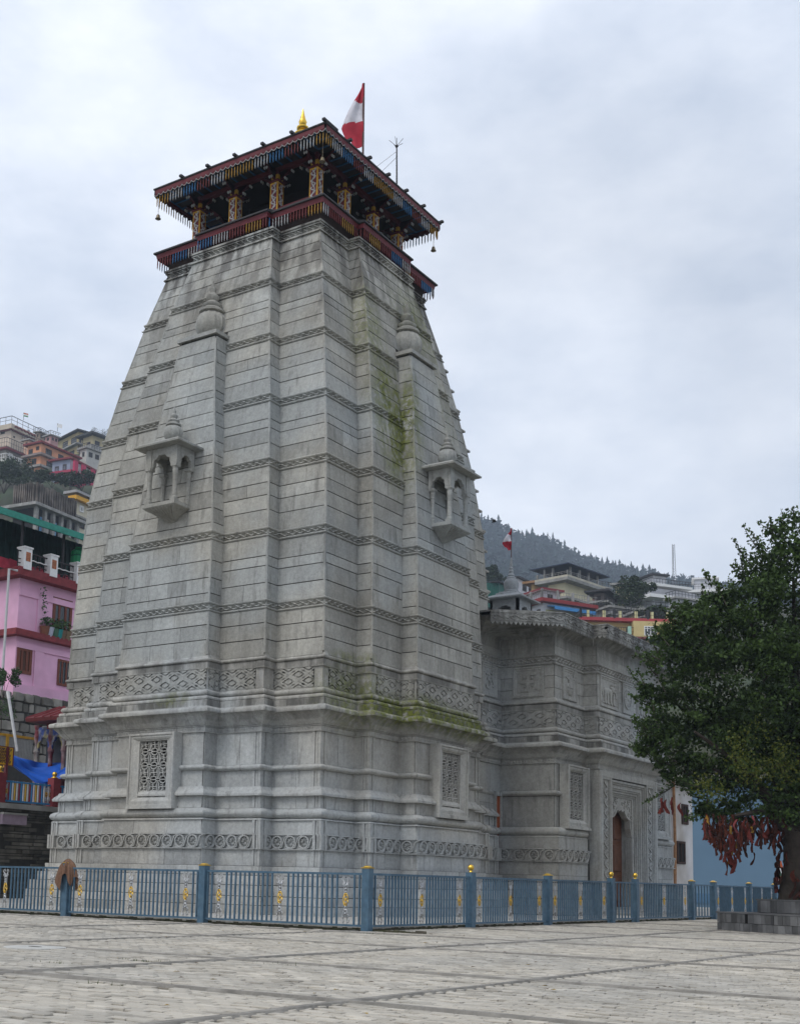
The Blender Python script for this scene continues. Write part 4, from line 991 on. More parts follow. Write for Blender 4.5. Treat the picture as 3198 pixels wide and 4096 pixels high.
panel(Fr((NX, 0, 0), (0, 1, 0), (1, 0, 0)), 4.55, 7.56, .52, .52, c_om)
# ---- stone eave with hanging scallops
MSE = stone_mat('grey_stone_eave', (.34, .335, .31), streak_z=(8.6, 9.7), streak=.85, moss=False)
EO = .6
def eplan(z, o):   # the eave cuts straight across from the tower to the hall corner
    p = hplan(z, o); a, b = (4.9 + o, 2.65 + o, z), p[2]; p[0] = a; p[1] = ((a[0] + b[0]) / 2, (a[1] + b[1]) / 2, z); p[-1] = (-a[0], a[1], z); p[-2] = (-p[1][0], p[1][1], z); return p
def eruns(o):
    p = [(x, y) for x, y, z in eplan(0, o)][:8]
    for i, (a, b) in enumerate(zip([p[0]] + p[2:], p[2:])):
        l = math.hypot(b[0] - a[0], b[1] - a[1]); u = Vector(((b[0] - a[0]) / l, (b[1] - a[1]) / l, 0)); n = Vector((u.y, -u.x, 0))
        if n.dot(CP - Vector((a[0], a[1], 5))) > 0: yield i, Fr((a[0], a[1], 0), u, n), l
mb = MB(); mb.loft([hplan(8.98, -.03), hplan(9.08, .06), eplan(9.42, EO - .06)], cap=0); mb.loft([hplan(9.4, -.5), eplan(9.4, EO - .05)], cap=0); mb.loft([eplan(9.53, EO - .02), eplan(9.56, EO + .05), eplan(9.60, EO + .05), hplan(9.68, 0.1)], cap=2); mb.build('hall_roof', MSE, hall)
def fascia_run(F2, l):
    mb = MB(F2); mb.box(0, l, -.07, 0, 9.24, 9.56); 
    n = max(1, int(l / .14)); st = l / n
    for i in range(n):
        a = i * st; c = a + st / 2; e = 9.125 if i % 1 == 0 else 9.15
        mb.loft([[(a, -.06, 9.241), (a + st, -.06, 9.241), (a + st * .85, -.06, 9.19), (c + .02, -.06, 9.16), (c, -.06, e), (c - .02, -.06, 9.16), (a + st * .15, -.06, 9.19)], [(a, -.004, 9.241), (a + st, -.004, 9.241), (a + st * .85, -.004, 9.19), (c + .02, -.004, 9.16), (c, -.004, e), (c - .02, -.004, 9.16), (a + st * .15, -.004, 9.19)]])
    mb.build('eave_fascia', MSE, hall)
    mb = MB(F2); k = max(1, int(l / .55)); st = l / k
    for i in range(k):
        a = i * st
        mb.stroke([(a + t * st, 9.40 + .06 * math.sin(t * 2 * math.pi)) for t in np.linspace(0, 1, 10)], .04, 0, .03)
        for s_, c in ((1, .25), (-1, .75)):
            mb.stroke([(a + c * st + .085 * math.cos(t), 9.40 - s_ * .02 + .065 * s_ * math.sin(t)) for t in np.linspace(.3, 5.4, 9)], .03, 0, .035)
            ellip(mb, a + c * st, 9.40, .04, .035, 0, .04, 0, 6)
            ellip(mb, a + (c + .2) * st, 9.40 + s_ * .07, .06, .03, 0, .035, .6 * s_, 6)
    mb.stroke([(0, 9.525), (l, 9.525)], .04, 0, .025); mb.stroke([(0, 9.275), (l, 9.275)], .03, 0, .02); mb.build('eave_carving', MSE, hall)
for i, F2, l in eruns(EO): fascia_run(F2, l)
mb = MB()
for x, y, z0, h in ((7.3, 7.05, 9.2, .35), (7.83, 9.45, 9.15, .32), (6.75, 5.35, 9.1, .45), (7.82, 10.4, 9.15, .3)): mb.tube([(x, y, z0), (x + .03, y, z0 - h * .5), (x, y + .02, z0 - h)], .02, 4, r2=.006)
mb.build('drip_root', MSE, hall)
# ---- roof kiosk with a dome
kx, ky = 2.68, 10.33
kio = thing('roof_kiosk', 'small grey stone kiosk with a ribbed dome and spire standing on the hall roof', 'kiosk', (kx, ky, 9.7))
MK = stone_mat('kiosk_stone', (.34, .335, .315), streak_z=(11.5, 14), streak=.5, moss=False)
hw = .58
zk = lambda z: 11.55 + (z - 11.55) * .52
mb = MB(); mb.box(kx - .7, kx + .7, ky - .7, ky + .7, 9.6, 10.4); mb.build('kiosk_base', MK, kio)
for u, n in SIDES:
    F2 = Fr((kx, ky, 0), u, n); mb = MB(F2); arch_panel(mb, -hw, hw, hw - .1, hw, 11.05, 11.55, .33, .27, 0)
    for sg in (-1, 1): mb.box(*sorted((sg * .38, sg * hw)), hw - .2, hw - .001, 10.4, 11.05)
    mb.build('arch_wall', MK, kio)
mb = MB(); mb.loft([[(kx - a, ky - a, z), (kx + a, ky - a, z), (kx + a, ky + a, z), (kx - a, ky + a, z)] for z, a in ((11.54, .5), (11.55, .82), (11.60, .83), (11.76, .5), (11.765, .44), (11.84, .42), (11.845, .36), (11.9, .34))]); mb.build('kiosk_roof', MK, kio)
mb = MB(); mb.lathe([(r * .42, zk(z)) for r, z in [(.60, 12.15), (.70, 12.25), (.72, 12.32), (.60, 12.38), (.62, 12.5), (.68, 12.72), (.66, 12.95), (.56, 13.15), (.42, 13.25)]], (kx, ky, 0), 32, .05, 16); smooth_by_angle(mb.build('dome', MK, kio), 50)
mb = MB(); mb.lathe([(r * .42, zk(z)) for r, z in [(.42, 13.22), (.46, 13.28), (.4, 13.36), (.28, 13.42), (.33, 13.5), (.24, 13.62), (.19, 13.7), (.25, 13.78), (.19, 13.88), (.15, 13.95), (.21, 14.02), (.15, 14.12), (.12, 14.2), (.16, 14.28), (.1, 14.5), (.07, 14.7), (.02, 14.95)]], (kx, ky, 0), 16); smooth_by_angle(mb.build('spire', MK, kio), 50)
flag('kiosk_flag', 'small drooping red and white flag on the spire of the roof kiosk', (kx, ky, zk(14.85)), (kx, ky, 14.42), .8, .3, 0, 0, 'red and white temple flags', .018)
# ================================================================== GROUND, PAVING, FENCE
MG = mat('ground_cement', (.085, .078, .062), .95, .25, 1.2, .4, 25, col2=(.06, .06, .042))
MPV = mat('paver', (.425, .388, .326), .9, .14, 1.1, .25, 60, col2=(.37, .345, .30), tone=.13)
MJT = mat('concrete_joint', (.225, .21, .185), .95, .3, 5, .8, 18)
gm = MB()
gm.poly([(-900, -200, -.07), (900, -200, -.07), (900, 1500, -.07), (-900, 1500, -.07)]); ground = gm.build('ground', mat('far_ground', (.10, .105, .07), .95, .3, .05, 0), kind='structure')
# sunken bed under the pavers
gm = MB(); gm.poly([(-20, -36, -.062), (40, -36, -.062), (40, 45, -.062), (-20, 45, -.062)]); pbed = gm.build('plaza_bed', MG, kind='structure')
XS = [5.2, 9.1, 13.35, 17.45, 21.6]; YS = [-29.6, -26.0, -22.3, -18.85, -14.3, -10.4, -5.6, -1.0, 3.6, 8.0, 12.5]
gj = MB()
def wob(n, a0, a1): return [(a0 + (a1 - a0) * i / n) for i in range(n + 1)]
def joint(axis, c, a0, a1, hw_, z):
    pts = wob(60, a0, a1); Lr = []
    for t in pts:
        d1 = hw_ * (1 + R.uniform(-.5, .45)); d2 = hw_ * (1 + R.uniform(-.5, .45)); h = z + R.uniform(-.002, .004)
        Lr.append(((c - d1, t, z - .03), (c - d1 * .6, t, h), (c + d2 * .6, t, h), (c + d2, t, z - .03)) if axis == 0 else ((t, c - d1, z - .03), (t, c - d1 * .6, h), (t, c + d2 * .6, h), (t, c + d2, z - .03)))
    for a, b in zip(Lr, Lr[1:]):
        for i in range(3): gj.quad(a[i], a[i + 1], b[i + 1], b[i])
for x in XS: joint(0, x + .02, -32, 30, .06, .014)
for y in YS: joint(1, y, -12, 32, .055, .018)
gj.build('concrete_joint_strips', MJT, pbed, kind='stuff')
# pavers: running bond, built singly near the camera
pv = []
PW, PD = .20, .10
def inview(x, y):
    d = Vector((x, y, 0)) - CP; z = d.dot(CF)
    if z < 5: return None
    X = (PX + FX * d.dot(CR) / z) / T; Y = (PY - FX * d.dot(CU) / z) / T
    return X, Y, z
holes = [(16.95, -19.6), (17.24, -19.56), (18.5, -19.55), (19.38, -19.4), (13.0, -19.9), (18.0, -19.5), (16.1, -19.65), (14.9, -20.9), (20.3, -18.1), (13.9, -22.8)]
gxs = XS; ys = YS
for bi, (bx0, bx1) in enumerate(zip([-6] + XS, XS + [26])):
    for bj, (by0, by1) in enumerate(zip([-33] + YS, YS + [17])):
        y = by0 + .10; row = 0
        while y < by1 - .12:
            x = bx0 + .10 - (row % 2) * PW / 2
            while x < bx1 - .1:
                cx, cy = x + PW / 2, y + PD / 2
                v = inview(cx, cy)
                if v and -320 < v[0] < 2000 and v[1] < 2230 and v[2] < 46 and x > bx0 + .02 and not (9.3 > cx and cy > -9.7) and not (cx < 9.3 and cy > -9.75):
                    h = any(abs(cx - a) < .11 and abs(cy - b) < .06 for a, b in holes)
                    if not h: pv.append((v[2], cx, cy))
                x += PW
            y += PD; row += 1
pv.sort()
def paver(mb, cx, cy, i):
    g = .006; a, b = PW / 2 - g, PD / 2 - g; z = R.gauss(0, .003); tx, ty = R.gauss(0, .014), R.gauss(0, .026)
    if R.random() < .035: z -= R.uniform(.008, .022)
    if R.random() < .035: ty += R.choice((-1, 1)) * .06
    mb.tone = max(-2, min(2, R.gauss(0, .9))); yaw = R.gauss(0, .006)
    c = [(-a, -b), (a, -b), (a, b), (-a, b)]; e = .005
    i0 = [mb.P(cx + x - y * yaw, cy + y + x * yaw, -.06) for x, y in c]
    i1 = [mb.P(cx + x - y * yaw, cy + y + x * yaw, z + x * tx + y * ty - e) for x, y in c]
    i2 = [mb.P(cx + x * .95 - y * yaw, cy + y * .92 + x * yaw, z + x * tx + y * ty) for x, y in c]
    mb.F(*i2)
    for k in range(4):
        j = (k + 1) % 4; mb.F(i1[k], i1[j], i2[j], i2[k]); mb.F(i0[k], i0[j], i1[j], i1[k])
for i, (d, x, y) in enumerate(pv[:300]):
    mb = MB(); paver(mb, x, y, i); mb.build('paver', MPV, pbed)
mb = MB()
for i, (d, x, y) in enumerate(pv[300:]): paver(mb, x, y, i)
mb.build('pavers', MPV, pbed, kind='stuff')
gm = MB()   # beyond the built pavers
# manhole slab
mh = on(75, 2021, 2, 0.0)
t = thing('manhole_cover', 'pale round concrete manhole cover with a dark lifting slot set in the paving', 'manhole cover', (mh.x, mh.y, 0))
mb = MB(); mb.lathe([(.42, -.02), (.42, .008), (.40, .014), (.0, .014)], (mh.x, mh.y, 0), 28); mb.build('slab', mat('manhole_concrete', (.45, .44, .41), .9, .15, 5, .3), t)
mb = MB(); mb.box(mh.x - .10, mh.x + .10, mh.y - .03, mh.y + .03, .012, .018); mb.build('lifting_slot', MDK, t)
# small fallen leaves and grit
lf = MB()
for i in range(240):
    x, y = R.uniform(4, 24), R.uniform(-27, -5); v = inview(x, y)
    if not v or not (0 < v[0] < 1705) or (x < 9.5 and y > -9.8): continue
    s_ = R.uniform(.012, .05); a = R.uniform(0, 6.3); lf.mi = R.choice((0, 0, 1)); z = R.uniform(.012, .02)
    p = [(x + s_ * math.cos(a + q) * k, y + s_ * math.sin(a + q) * k, z + h) for q, k, h in ((0, 1, .004), (1.6, .5, .012), (3.14, 1, .002), (4.7, .5, .01))]; lf.poly(p)
lf.build('fallen_leaves', [mat('dry_leaf', (.10, .06, .03), .8), mat('yellow_leaf', (.3, .2, .04), .8)], kind='stuff')
gt = MB()
for cx, cy, n in ((13.0, -19.95, 26), (12.45, -21.0, 22), (10.2, -10.6, 26), (14.3, -19.0, 14), (14.9, -22.6, 14)):
    for i in range(n):
        x, y = cx + R.gauss(0, .22), cy + R.gauss(0, .05); h = R.uniform(.01, .045); a = R.uniform(0, 6)
        gt.poly([(x, y, -.01), (x + .012 * math.cos(a), y + .012 * math.sin(a), -.01), (x + .02 * math.cos(a + 1), y + .02 * math.sin(a + 1), h)])
gt.build('grass_in_joints', mat('joint_grass', (.045, .07, .015), .8), kind='stuff')
# raised concrete apron inside the fence, with its dirty kerb face
FX0, FY0 = 9.45, -9.6
mb = MB(); mb.loft([[(-30, FY0 + .12, -.04), (FX0 - .12, FY0 + .12, -.04), (FX0 - .12, 40, -.04), (-30, 40, -.04)], [(-30, FY0 + .12, .07), (FX0 - .12, FY0 + .12, .07), (FX0 - .12, 40, .07), (-30, 40, .07)], [(-30, FY0 + .15, .1), (FX0 - .15, FY0 + .15, .1), (FX0 - .15, 40, .1), (-30, 40, .1)]], cap=2)
mb.build('temple_apron', mat('apron_concrete', (.40, .385, .35), .9, .16, 1.5, .3, 25, col2=(.33, .32, .29)), kind='structure')
mb = MB()
for i in range(150):
    a0 = -8 + i * .125; mb.box(a0, a0 + .12, FY0 + .112 - R.uniform(0, .012), FY0 + .13, -.03, .045 + R.uniform(-.015, .02))
for i in range(260):
    a0 = FY0 + .1 + i * .125; mb.box(FX0 - .13, FX0 - .112 + R.uniform(0, .012), a0, a0 + .12, -.03, .045 + R.uniform(-.015, .02))
mb.build('kerb_base', mat('dirty_kerb', (.085, .075, .055), .95, .4, 6, .5, 20, col2=(.05, .055, .025)), kind='structure')
# ---- fence
def orn_meshes():
    mb = MB()
    for s_ in (-.045, .045): mb.tube([(s_, 0, 0), (s_, 0, 1.05)], .006, 5)
    def curl(cx, cz, r, a0, a1, k=1):
        mb.tube([(cx + r * (1 - .45 * i / 9) * math.cos(a0 + (a1 - a0) * i / 9), 0, cz + k * r * (1 - .45 * i / 9) * math.sin(a0 + (a1 - a0) * i / 9)) for i in range(10)], .011, 4)
    for zb, k in ((0, 1), (1.05, -1)):
        for sg in (-1, 1):
            curl(sg * .055, zb + k * .10, .05, math.pi / 2 if sg > 0 else math.pi / 2, math.pi / 2 - sg * 5.0, k); curl(sg * .05, zb + k * .20, .04, -math.pi / 2, -math.pi / 2 + sg * 4.4, k)
            mb.tube([(sg * .02, 0, zb + k * .16), (sg * .05, 0, zb + k * .26), (sg * .01, 0, zb + k * .36)], .012, 4)
        for zz in (.24, .31, .37): mb.lathe([(.005, zb + k * zz - .035), (.032, zb + k * zz), (.005, zb + k * zz + .035)], (0, 0, 0), 5)
    sm = mb.mesh('ornament', MSILV, True)
    mb = MB()
    mb.tube([(.062 * math.cos(t), 0, .525 + .125 * math.sin(t) * (1.0 if abs(math.sin(t)) < .8 else 1.02)) for t in np.linspace(0, 2 * math.pi, 15)], .012, 5)
    for sg in (-1, 1):
        for k in (-1, 1): mb.tube([(0, -.005, .525), (sg * .035, -.01, .525 + k * .03), (sg * .04, -.005, .525 + k * .075), (sg * .012, 0, .525 + k * .10), (0, 0, .525 + k * .06)], .011, 4)
    mb.lathe([(.003, .49), (.03, .525), (.003, .56)], (0, 0, 0), 6)
    gm_ = mb.mesh('medallion', MGOLD, True); return sm, gm_
ORN, MED = orn_meshes()
mb = MB(); mb.box(-.017, .017, -.017, .017, .10, 1.15, skip='zZ'); BAR = mb.mesh('bar', MBLUE)
mb = MB(); mb.box(-.0875, .0875, -.0875, .0875, -.05, 1.27); POST = mb.mesh('post', MBLUE)
mb = MB(); mb.loft([[(-a, -a, z), (a, -a, z), (a, a, z), (-a, a, z)] for a, z in ((.10, 1.27), (.10, 1.283), (.06, 1.30), (.05, 1.315), (.02, 1.325))]); CAPM = mb.mesh('post_cap', MGOLD)
mb = MB(); mb.lathe([(.05, 1.27), (.05, 1.285), (.03, 1.30), (.03, 1.31)] + [(.075 * math.cos(a), 1.38 + .075 * math.sin(a)) for a in np.linspace(-1.2, 1.57, 8)], (0, 0, 0), 16); BALL = mb.mesh('ball_finial', MGOLD, True)
def post(parent, p, ball):
    o = put('post', POST, parent, Matrix.Translation(p)); put('ball_finial' if ball else 'post_cap', BALL if ball else CAPM, o, local=True)
PAT = [.9, 1.9, 'o', 3.55] 
def fpanel(parent, p0, p1, plain=False, orn=True, nbars=None):
    p0, p1 = Vector(p0), Vector(p1); l = (p1 - p0).length; u = (p1 - p0) / l; n = Vector((u.y, -u.x, 0)); F2 = Fr(p0, u, n)
    mb = MB(F2); mb.box(.05, l - .05, -.024, .024, 1.13, 1.175); mb.build('rail', MBLUE, parent)
    mb = MB(F2); mb.box(.05, l - .05, -.024, .024, .085, .125); mb.build('rail', MBLUE, parent)
    if plain:
        k = nbars or int(l / .19)
        for i in range(k): put('bar', BAR, parent, F2.mat((i + 1) * l / (k + 1), 0, 0))
        return
    pit = l / 34.5
    for b in [.9, 1.9] + [5.2 + i for i in range(11)] + [18.6 + i for i in range(11)] + [32, 33]: put('bar', BAR, parent, F2.mat(b * pit, 0, 0))
    for b in (3.55, 16.9, 30.3):
        o = put('ornament', ORN, parent, F2.mat(b * pit, 0, .1)); put('medallion', MED, o, local=True)
lx = [9.42, 5.07, .74, -3.6]
fl = thing('metal_fence', 'long blue metal fence run along the left side of the temple with gold capped posts', 'fence', (5, FY0, 0), 'blue fence runs round the temple')
for a, b in zip(lx[1:], lx): fpanel(fl, (a, FY0, 0), (b, FY0, 0))
for x in lx[:1] + lx[1:3]: post(fl, Vector((x, FY0, 0)), False)
fr_ = thing('metal_fence', 'blue metal fence run receding along the right side of the temple, some posts gold balled', 'fence', (FX0, -4, 0), 'blue fence runs round the temple')
ry = [-9.6, -5.25, -1.05, 3.2]
for a, b in zip(ry, ry[1:]): fpanel(fr_, (FX0, a, 0), (FX0, b, 0))
for y, bl in ((-5.25, True), (-1.05, False), (3.2, True)): post(fr_, Vector((FX0, y, 0)), bl)
ga = thing('fence_gate', 'narrow plain barred blue gate in the fence in front of the temple doorway', 'gate', (FX0, 4.1, 0))
fpanel(ga, (FX0, 3.3, 0), (FX0, 4.98, 0), True, nbars=6)
f3 = thing('metal_fence', 'short blue metal fence run right of the doorway gate with dense bars', 'fence', (FX0, 7.5, 0), 'blue fence runs round the temple')
fpanel(f3, (FX0, 5.07, 0), (FX0, 10.1, 0)); post(f3, Vector((FX0, 5.07, 0)), True); post(f3, Vector((FX0, 10.15, 0)), False)
g2 = thing('fence_gate', 'plain barred blue gate left of the tree planter, before the blue wall', 'gate', (FX0, 11.3, 0))
fpanel(g2, (FX0, 10.25, 0), (FX0, 12.35, 0), True, nbars=6)
f4 = thing('metal_fence', 'far blue metal fence run behind the tree planter', 'fence', (FX0, 15, 0), 'blue fence runs round the temple')
for a, b in ((12.5, 16.6), (16.6, 20.0)): fpanel(f4, (FX0, a, 0), (FX0, b, 0))
for y in (12.42, 16.6, 20.0): post(f4, Vector((FX0, y, 0)), False)
# brown cloth thrown over a post
cl = thing('draped_cloth', 'brown checked cloth thrown over the second post from the left of the blue fence', 'cloth', (.74, FY0, 1.28))
mb = MB(); n1_, n2_ = 64, 12; g = []
for i in range(n2_ + 1):
    row = []; s_ = i / n2_
    for j in range(n1_):
        a = 2 * math.pi * j / n1_
        L0 = .52 + .17 * math.cos(a * 5 + 3.4) + .07 * math.sin(a * 3 + 1)
        r_ = .03 + .10 * min(1, s_ * 2.2) + .11 * s_ + .05 * s_ * math.sin(a * 8 + 1) + .03 * s_ * math.sin(a * 13)
        row.append(mb.P(.74 + r_ * math.cos(a) * 1.15, FY0 + r_ * math.sin(a) * .8, 1.35 - (s_ ** 1.35) * L0 + .03 * (1 - s_) ))
    g.append(row)
for i in range(n2_):
    for j in range(n1_): k = (j + 1) % n1_; mb.F(g[i][j], g[i][k], g[i + 1][k], g[i + 1][j])
mb.F(*g[0]); o = mb.build('cloth', mat('brown_cloth', (.17, .095, .06), .95, .25, 25, .6, 60), cl, True)
# ================================================================== LEFT SIDE: TERRACE, SHRINE, PINK HOUSE, HILL HOUSES
MPINK = mat('pink_plaster', (.78, .45, .62), .85, .08, 1.5, .15, 30, col2=(.70, .39, .54))
MMAR = mat('maroon_paint', (.20, .03, .035), .7, .25, 5)
MFRM = mat('brown_window_frame', (.16, .045, .025), .6, .2, 8)
MRUB = mat('rubble_stone', (.13, .12, .10), .95, .4, 2.2, .8, 12, col2=(.07, .065, .055), tone=.3)
def window(fr, a0, a1, z0, z1, parent, frame=MFRM, glass=MGLASS, n=3, tr=.72, fw=.07, dep=.05, sill=None, grill=False):
    mb = MB(fr)
    mb.box(a0, a0 + fw, -.05, dep, z0, z1); mb.box(a1 - fw, a1, -.05, dep, z0, z1); mb.box(a0 + fw, a1 - fw, -.05, dep, z0, z0 + fw); mb.box(a0 + fw, a1 - fw, -.05, dep, z1 - fw, z1)
    if tr: zt = z0 + (z1 - z0) * tr; mb.box(a0 + fw, a1 - fw, -.05, dep * .9, zt, zt + fw * .8)
    for i in range(1, n): a = a0 + (a1 - a0) * i / n; mb.box(a - fw * .4, a + fw * .4, -.05, dep * .8, z0 + fw, z1 - fw)
    w_ = mb.build('window', frame, parent)
    mb = MB(fr); mb.box(a0 + fw * .5, a1 - fw * .5, -.03, .012, z0 + fw * .5, z1 - fw * .5); mb.build('pane', glass, w_)
    if sill: mb = MB(fr); mb.box(a0 - .1, a1 + .1, -.02, .16, z0 - .1, z0 - .02); mb.build('sill', sill, w_)
    if grill:
        mb = MB(fr)
        for i in range(1, 7): a = a0 + (a1 - a0) * i / 7; mb.box(a - .012, a + .012, .015, .03, z0 + fw, z1 - fw)
        for i in range(1, 6): z = z0 + (z1 - z0) * i / 6; mb.box(a0 + fw, a1 - fw, .015, .03, z - .012, z + .012)
        mb.build('grille', MROOF, w_)
    return w_
class House:
    # box house standing at a real place; near corner column cx, top/bottom rows give its size there
    def __init__(s, name, label, cx, yt, yb, D, xl, xr, wall, ang=0., cat='house', group='houses on the hillside', deep=None):
        s.er = Vector((-math.sin(ang), math.cos(ang), 0)); s.el = Vector((-math.cos(ang), -math.sin(ang), 0))
        c = at(cx, yb, D); ct = at(cx, yt, D); s.H = ct.z - c.z; s.o = c
        def wid(x, dirv):
            d = ray(x, yb); A = d.x * dirv.y - d.y * dirv.x
            k = ((c.x - CP.x) * d.y - (c.y - CP.y) * d.x) / A
            return k
        s.wr = abs(wid(xr, s.er)) if xr is not None else 6; s.wl = abs(wid(xl, s.el)) if xl is not None else 6
        s.t = thing(name, label, cat, tuple(c), group)
        s.R = Fr(c, s.er, -s.el); s.L = Fr(c, -s.el, -s.er)   # L frame: a runs 0..-wl to the left
        mb = MB(); lo = 8
        P = lambda a, b, z: tuple(c + s.er * a + s.el * b + ZV * z)
        mb.loft([[P(0, 0, -lo), P(s.wr, 0, -lo), P(s.wr, s.wl, -lo), P(0, s.wl, -lo)], [P(0, 0, s.H), P(s.wr, 0, s.H), P(s.wr, s.wl, s.H), P(0, s.wl, s.H)]])
        s.w = mb.build('wall', wall, s.t); s.P = P
    def slab(s, z, th, o, m, name='roof_slab', r=None, l=None):
        a1 = s.wr + o if r is None else r; b1 = s.wl + o if l is None else l
        mb = MB(); P = s.P; mb.loft([[P(-o, -o, z), P(a1, -o, z), P(a1, b1, z), P(-o, b1, z)], [P(-o, -o, z + th), P(a1, -o, z + th), P(a1, b1, z + th), P(-o, b1, z + th)]]); return mb.build(name, m, s.t)
    def win(s, side, u0, u1, v0, v1, **k):
        # u fractions from the near corner, v fractions from the top down
        z0, z1 = s.H * (1 - v1), s.H * (1 - v0); k.setdefault('fw', .09)
        if side == 'R': return window(s.R, u0 * s.wr, u1 * s.wr, z0, z1, s.t, **k)
        return window(s.L, -u1 * s.wl, -u0 * s.wl, z0, z1, s.t, **k)
    def rail(s, z, h, o, m, name='balcony_railing', step=.3, sides='RL', n=None, th=.03, post=None):
        mb = MB(); P = s.P
        segs = ([(P(-o, -o, z), P(s.wr + o, -o, z))] if 'R' in sides else []) + ([(P(-o, -o, z), P(-o, s.wl + o, z))] if 'L' in sides else [])
        for a, b in segs:
            a, b = Vector(a), Vector(b); l = (b - a).length; u = (b - a) / l; F2 = Fr(a, u, Vector((u.y, -u.x, 0))); mb.fr = F2
            mb.box(0, l, -th, th, h - th * 2, h); mb.box(0, l, -th * .8, th * .8, h * .5, h * .5 + th)
            for i in range(int(l / step) + 1): mb.box(i * step - th * .6, i * step + th * .6, -th * .6, th * .6, 0, h)
            if post:
                for i in range(int(l / post) + 1): mb.box(i * post - .12, i * post + .12, -.12, .12, 0, h + .15)
        return mb.build(name, m, s.t)
    def solid_rail(s, z, h, o, m, sides='RL', name='parapet', r=None):
        mb = MB(); P = s.P; t = .12; wr = s.wr + o if r is None else r
        if 'R' in sides: mb.loft([[P(-o, -o, zz), P(wr, -o, zz), P(wr, -o + t, zz), P(-o, -o + t, zz)] for zz in (z, z + h)])
        if 'L' in sides: mb.loft([[P(-o, -o + t, zz), P(-o + t, -o + t, zz), P(-o + t, s.wl + o, zz), P(-o, s.wl + o, zz)] for zz in (z, z + h)])
        return mb.build(name, m, s.t)
# ---- pink house
ph = House('pink_house', 'large pink house with maroon floor edges and a railed roof terrace left of the tower', 28, 1222, 1487, 60, -30, 190, MPINK, group=None)
H = ph.H
k = H / 265.
zr = lambda y: (1487 - y) * k         # height of a row at the near corner
ph.slab(zr(1222) - .02, .42, .55, MMAR, 'roof_edge'); ph.slab(zr(1352), .3, .42, MMAR, 'floor_edge')
ph.slab(-.3, 1.0, .12, MPINK, 'base_course')
def rowz(x, y): return on(x, y, 0, ph.o.x).z - ph.o.z
def coly(x): return on(x, 1400, 0, ph.o.x).y - ph.o.y
for y0, y1 in ((1248, 1348), (1364, 1475)):
    mb = MB(ph.R)
    a = coly(73); mb.box(a, coly(92), -.02, .07, zr(y1) + (.02 if y0 < 1300 else -1.5), zr(y0) - .29)
    mb.box(.0, 16, -.02, .07, zr(y0) - .285, zr(y0)); mb.build('pilaster', MPINK, ph.t)
window(ph.R, coly(107), coly(148), rowz(125, 1345), rowz(125, 1275), ph.t, n=3, tr=.76, fw=.16)
window(ph.R, coly(36), coly(68), rowz(50, 1437), rowz(50, 1381), ph.t, n=3, tr=0, fw=.16, glass=mat('brown_shutter', (.07, .028, .015), .6, .2, 9))
window(ph.R, coly(124), coly(152), rowz(138, 1464), rowz(138, 1408), ph.t, n=3, tr=0, fw=.12, grill=True)
mb = MB(); p = ph.o + Vector((.25, -.9, 0)); mb.tube([tuple(p + ZV * 12), tuple(p + ZV * zr(1216)), tuple(p + ZV * zr(1352) + Vector((0, -.1, 0))), tuple(p + ZV * -.5 + Vector((-.25, 0, 0)))], .13, 8)
mb = MB(); p0 = at(20, 1213, 59.3); p1 = at(4, 1475, 59.3); mb.tube([tuple(p0 + Vector((0, .5, .02))), tuple(p0), tuple(p0.lerp(p1, .5)), tuple(p1)], .06, 8); mb.build('drain_pipe', mat('grey_pipe', (.55, .55, .55), .5, .1), ph.t)
# terrace railing with white piers, red panels and green canopy
zt = zr(1222) + .4
for i, (x, yb, yt) in enumerate(((52, 1213, 1172), (107, 1235, 1197), (163, 1253, 1218))):
    p = on(x, yb, 0, ph.o.x + .35); hgt = 2.2
    mb = MB(); mb.box(p.x - .25, p.x + .25, p.y - .24, p.y + .24, ph.o.z + zt - .1, ph.o.z + zt + .95); mb.box(p.x - .29, p.x + .29, p.y - .28, p.y + .28, ph.o.z + zt + .95, ph.o.z + zt + 1.02); pr_ = mb.build('white_pier', MWHP, ph.t)
    mb = MB(); mb.box(p.x + .25, p.x + .265, p.y - .14, p.y + .14, ph.o.z + zt + .3, ph.o.z + zt + .75); mb.build('framed_picture', mat('picture_orange', (.35, .12, .05), .6, .5, 14), pr_)
mb = MB(ph.R)
for z, th in ((zt + .78, .05), (zt + .4, .025), (zt + .2, .025)): mb.box(-.5, 16, .28, .36, z, z + th)
for i in range(60): mb.box(-.5 + i * .28, -.46 + i * .28, .30, .34, zt, zt + .78)
mb.build('terrace_railing', MROOF, ph.t)
mb = MB(ph.R)
for i in range(34):
    a = -.4 + i * .42; mb.tube([(a, .42, zt + .46), (a + .21, .45, zt + .42), (a + .42, .42, zt + .46)], .03, 5)
mb.build('white_chain', MWHP, ph.t)
mb = MB(ph.R)
for i in range(20):
    a = -3 + i * .9; mb.quad((a, -.6 + .1 * (i % 2), zt), (a + .9, -.6 + .1 * ((i + 1) % 2), zt), (a + .9, -.6 + .1 * ((i + 1) % 2), zt + .5), (a, -.6 + .1 * (i % 2), zt + .55))
mb.build('red_tarpaulin', mat('red_tarpaulin', (.45, .04, .07), .6, .25, 3), ph.t)
e0, e1 = on(-2, 1077, 0, ph.o.x + .8), on(178, 1160, 0, ph.o.x + .8)
MGRN = mat('green_tin', (.012, .10, .075), .5, .2, 3)
can = thing('green_canopy', 'dark green tin canopy on thin posts over the pink house terrace', 'canopy', (ph.o.x, ph.o.y, ph.o.z + zt))
mb = MB(); y0, y1, zc_ = e0.y - 1, e1.y + 4, (e0.z + e1.z) / 2
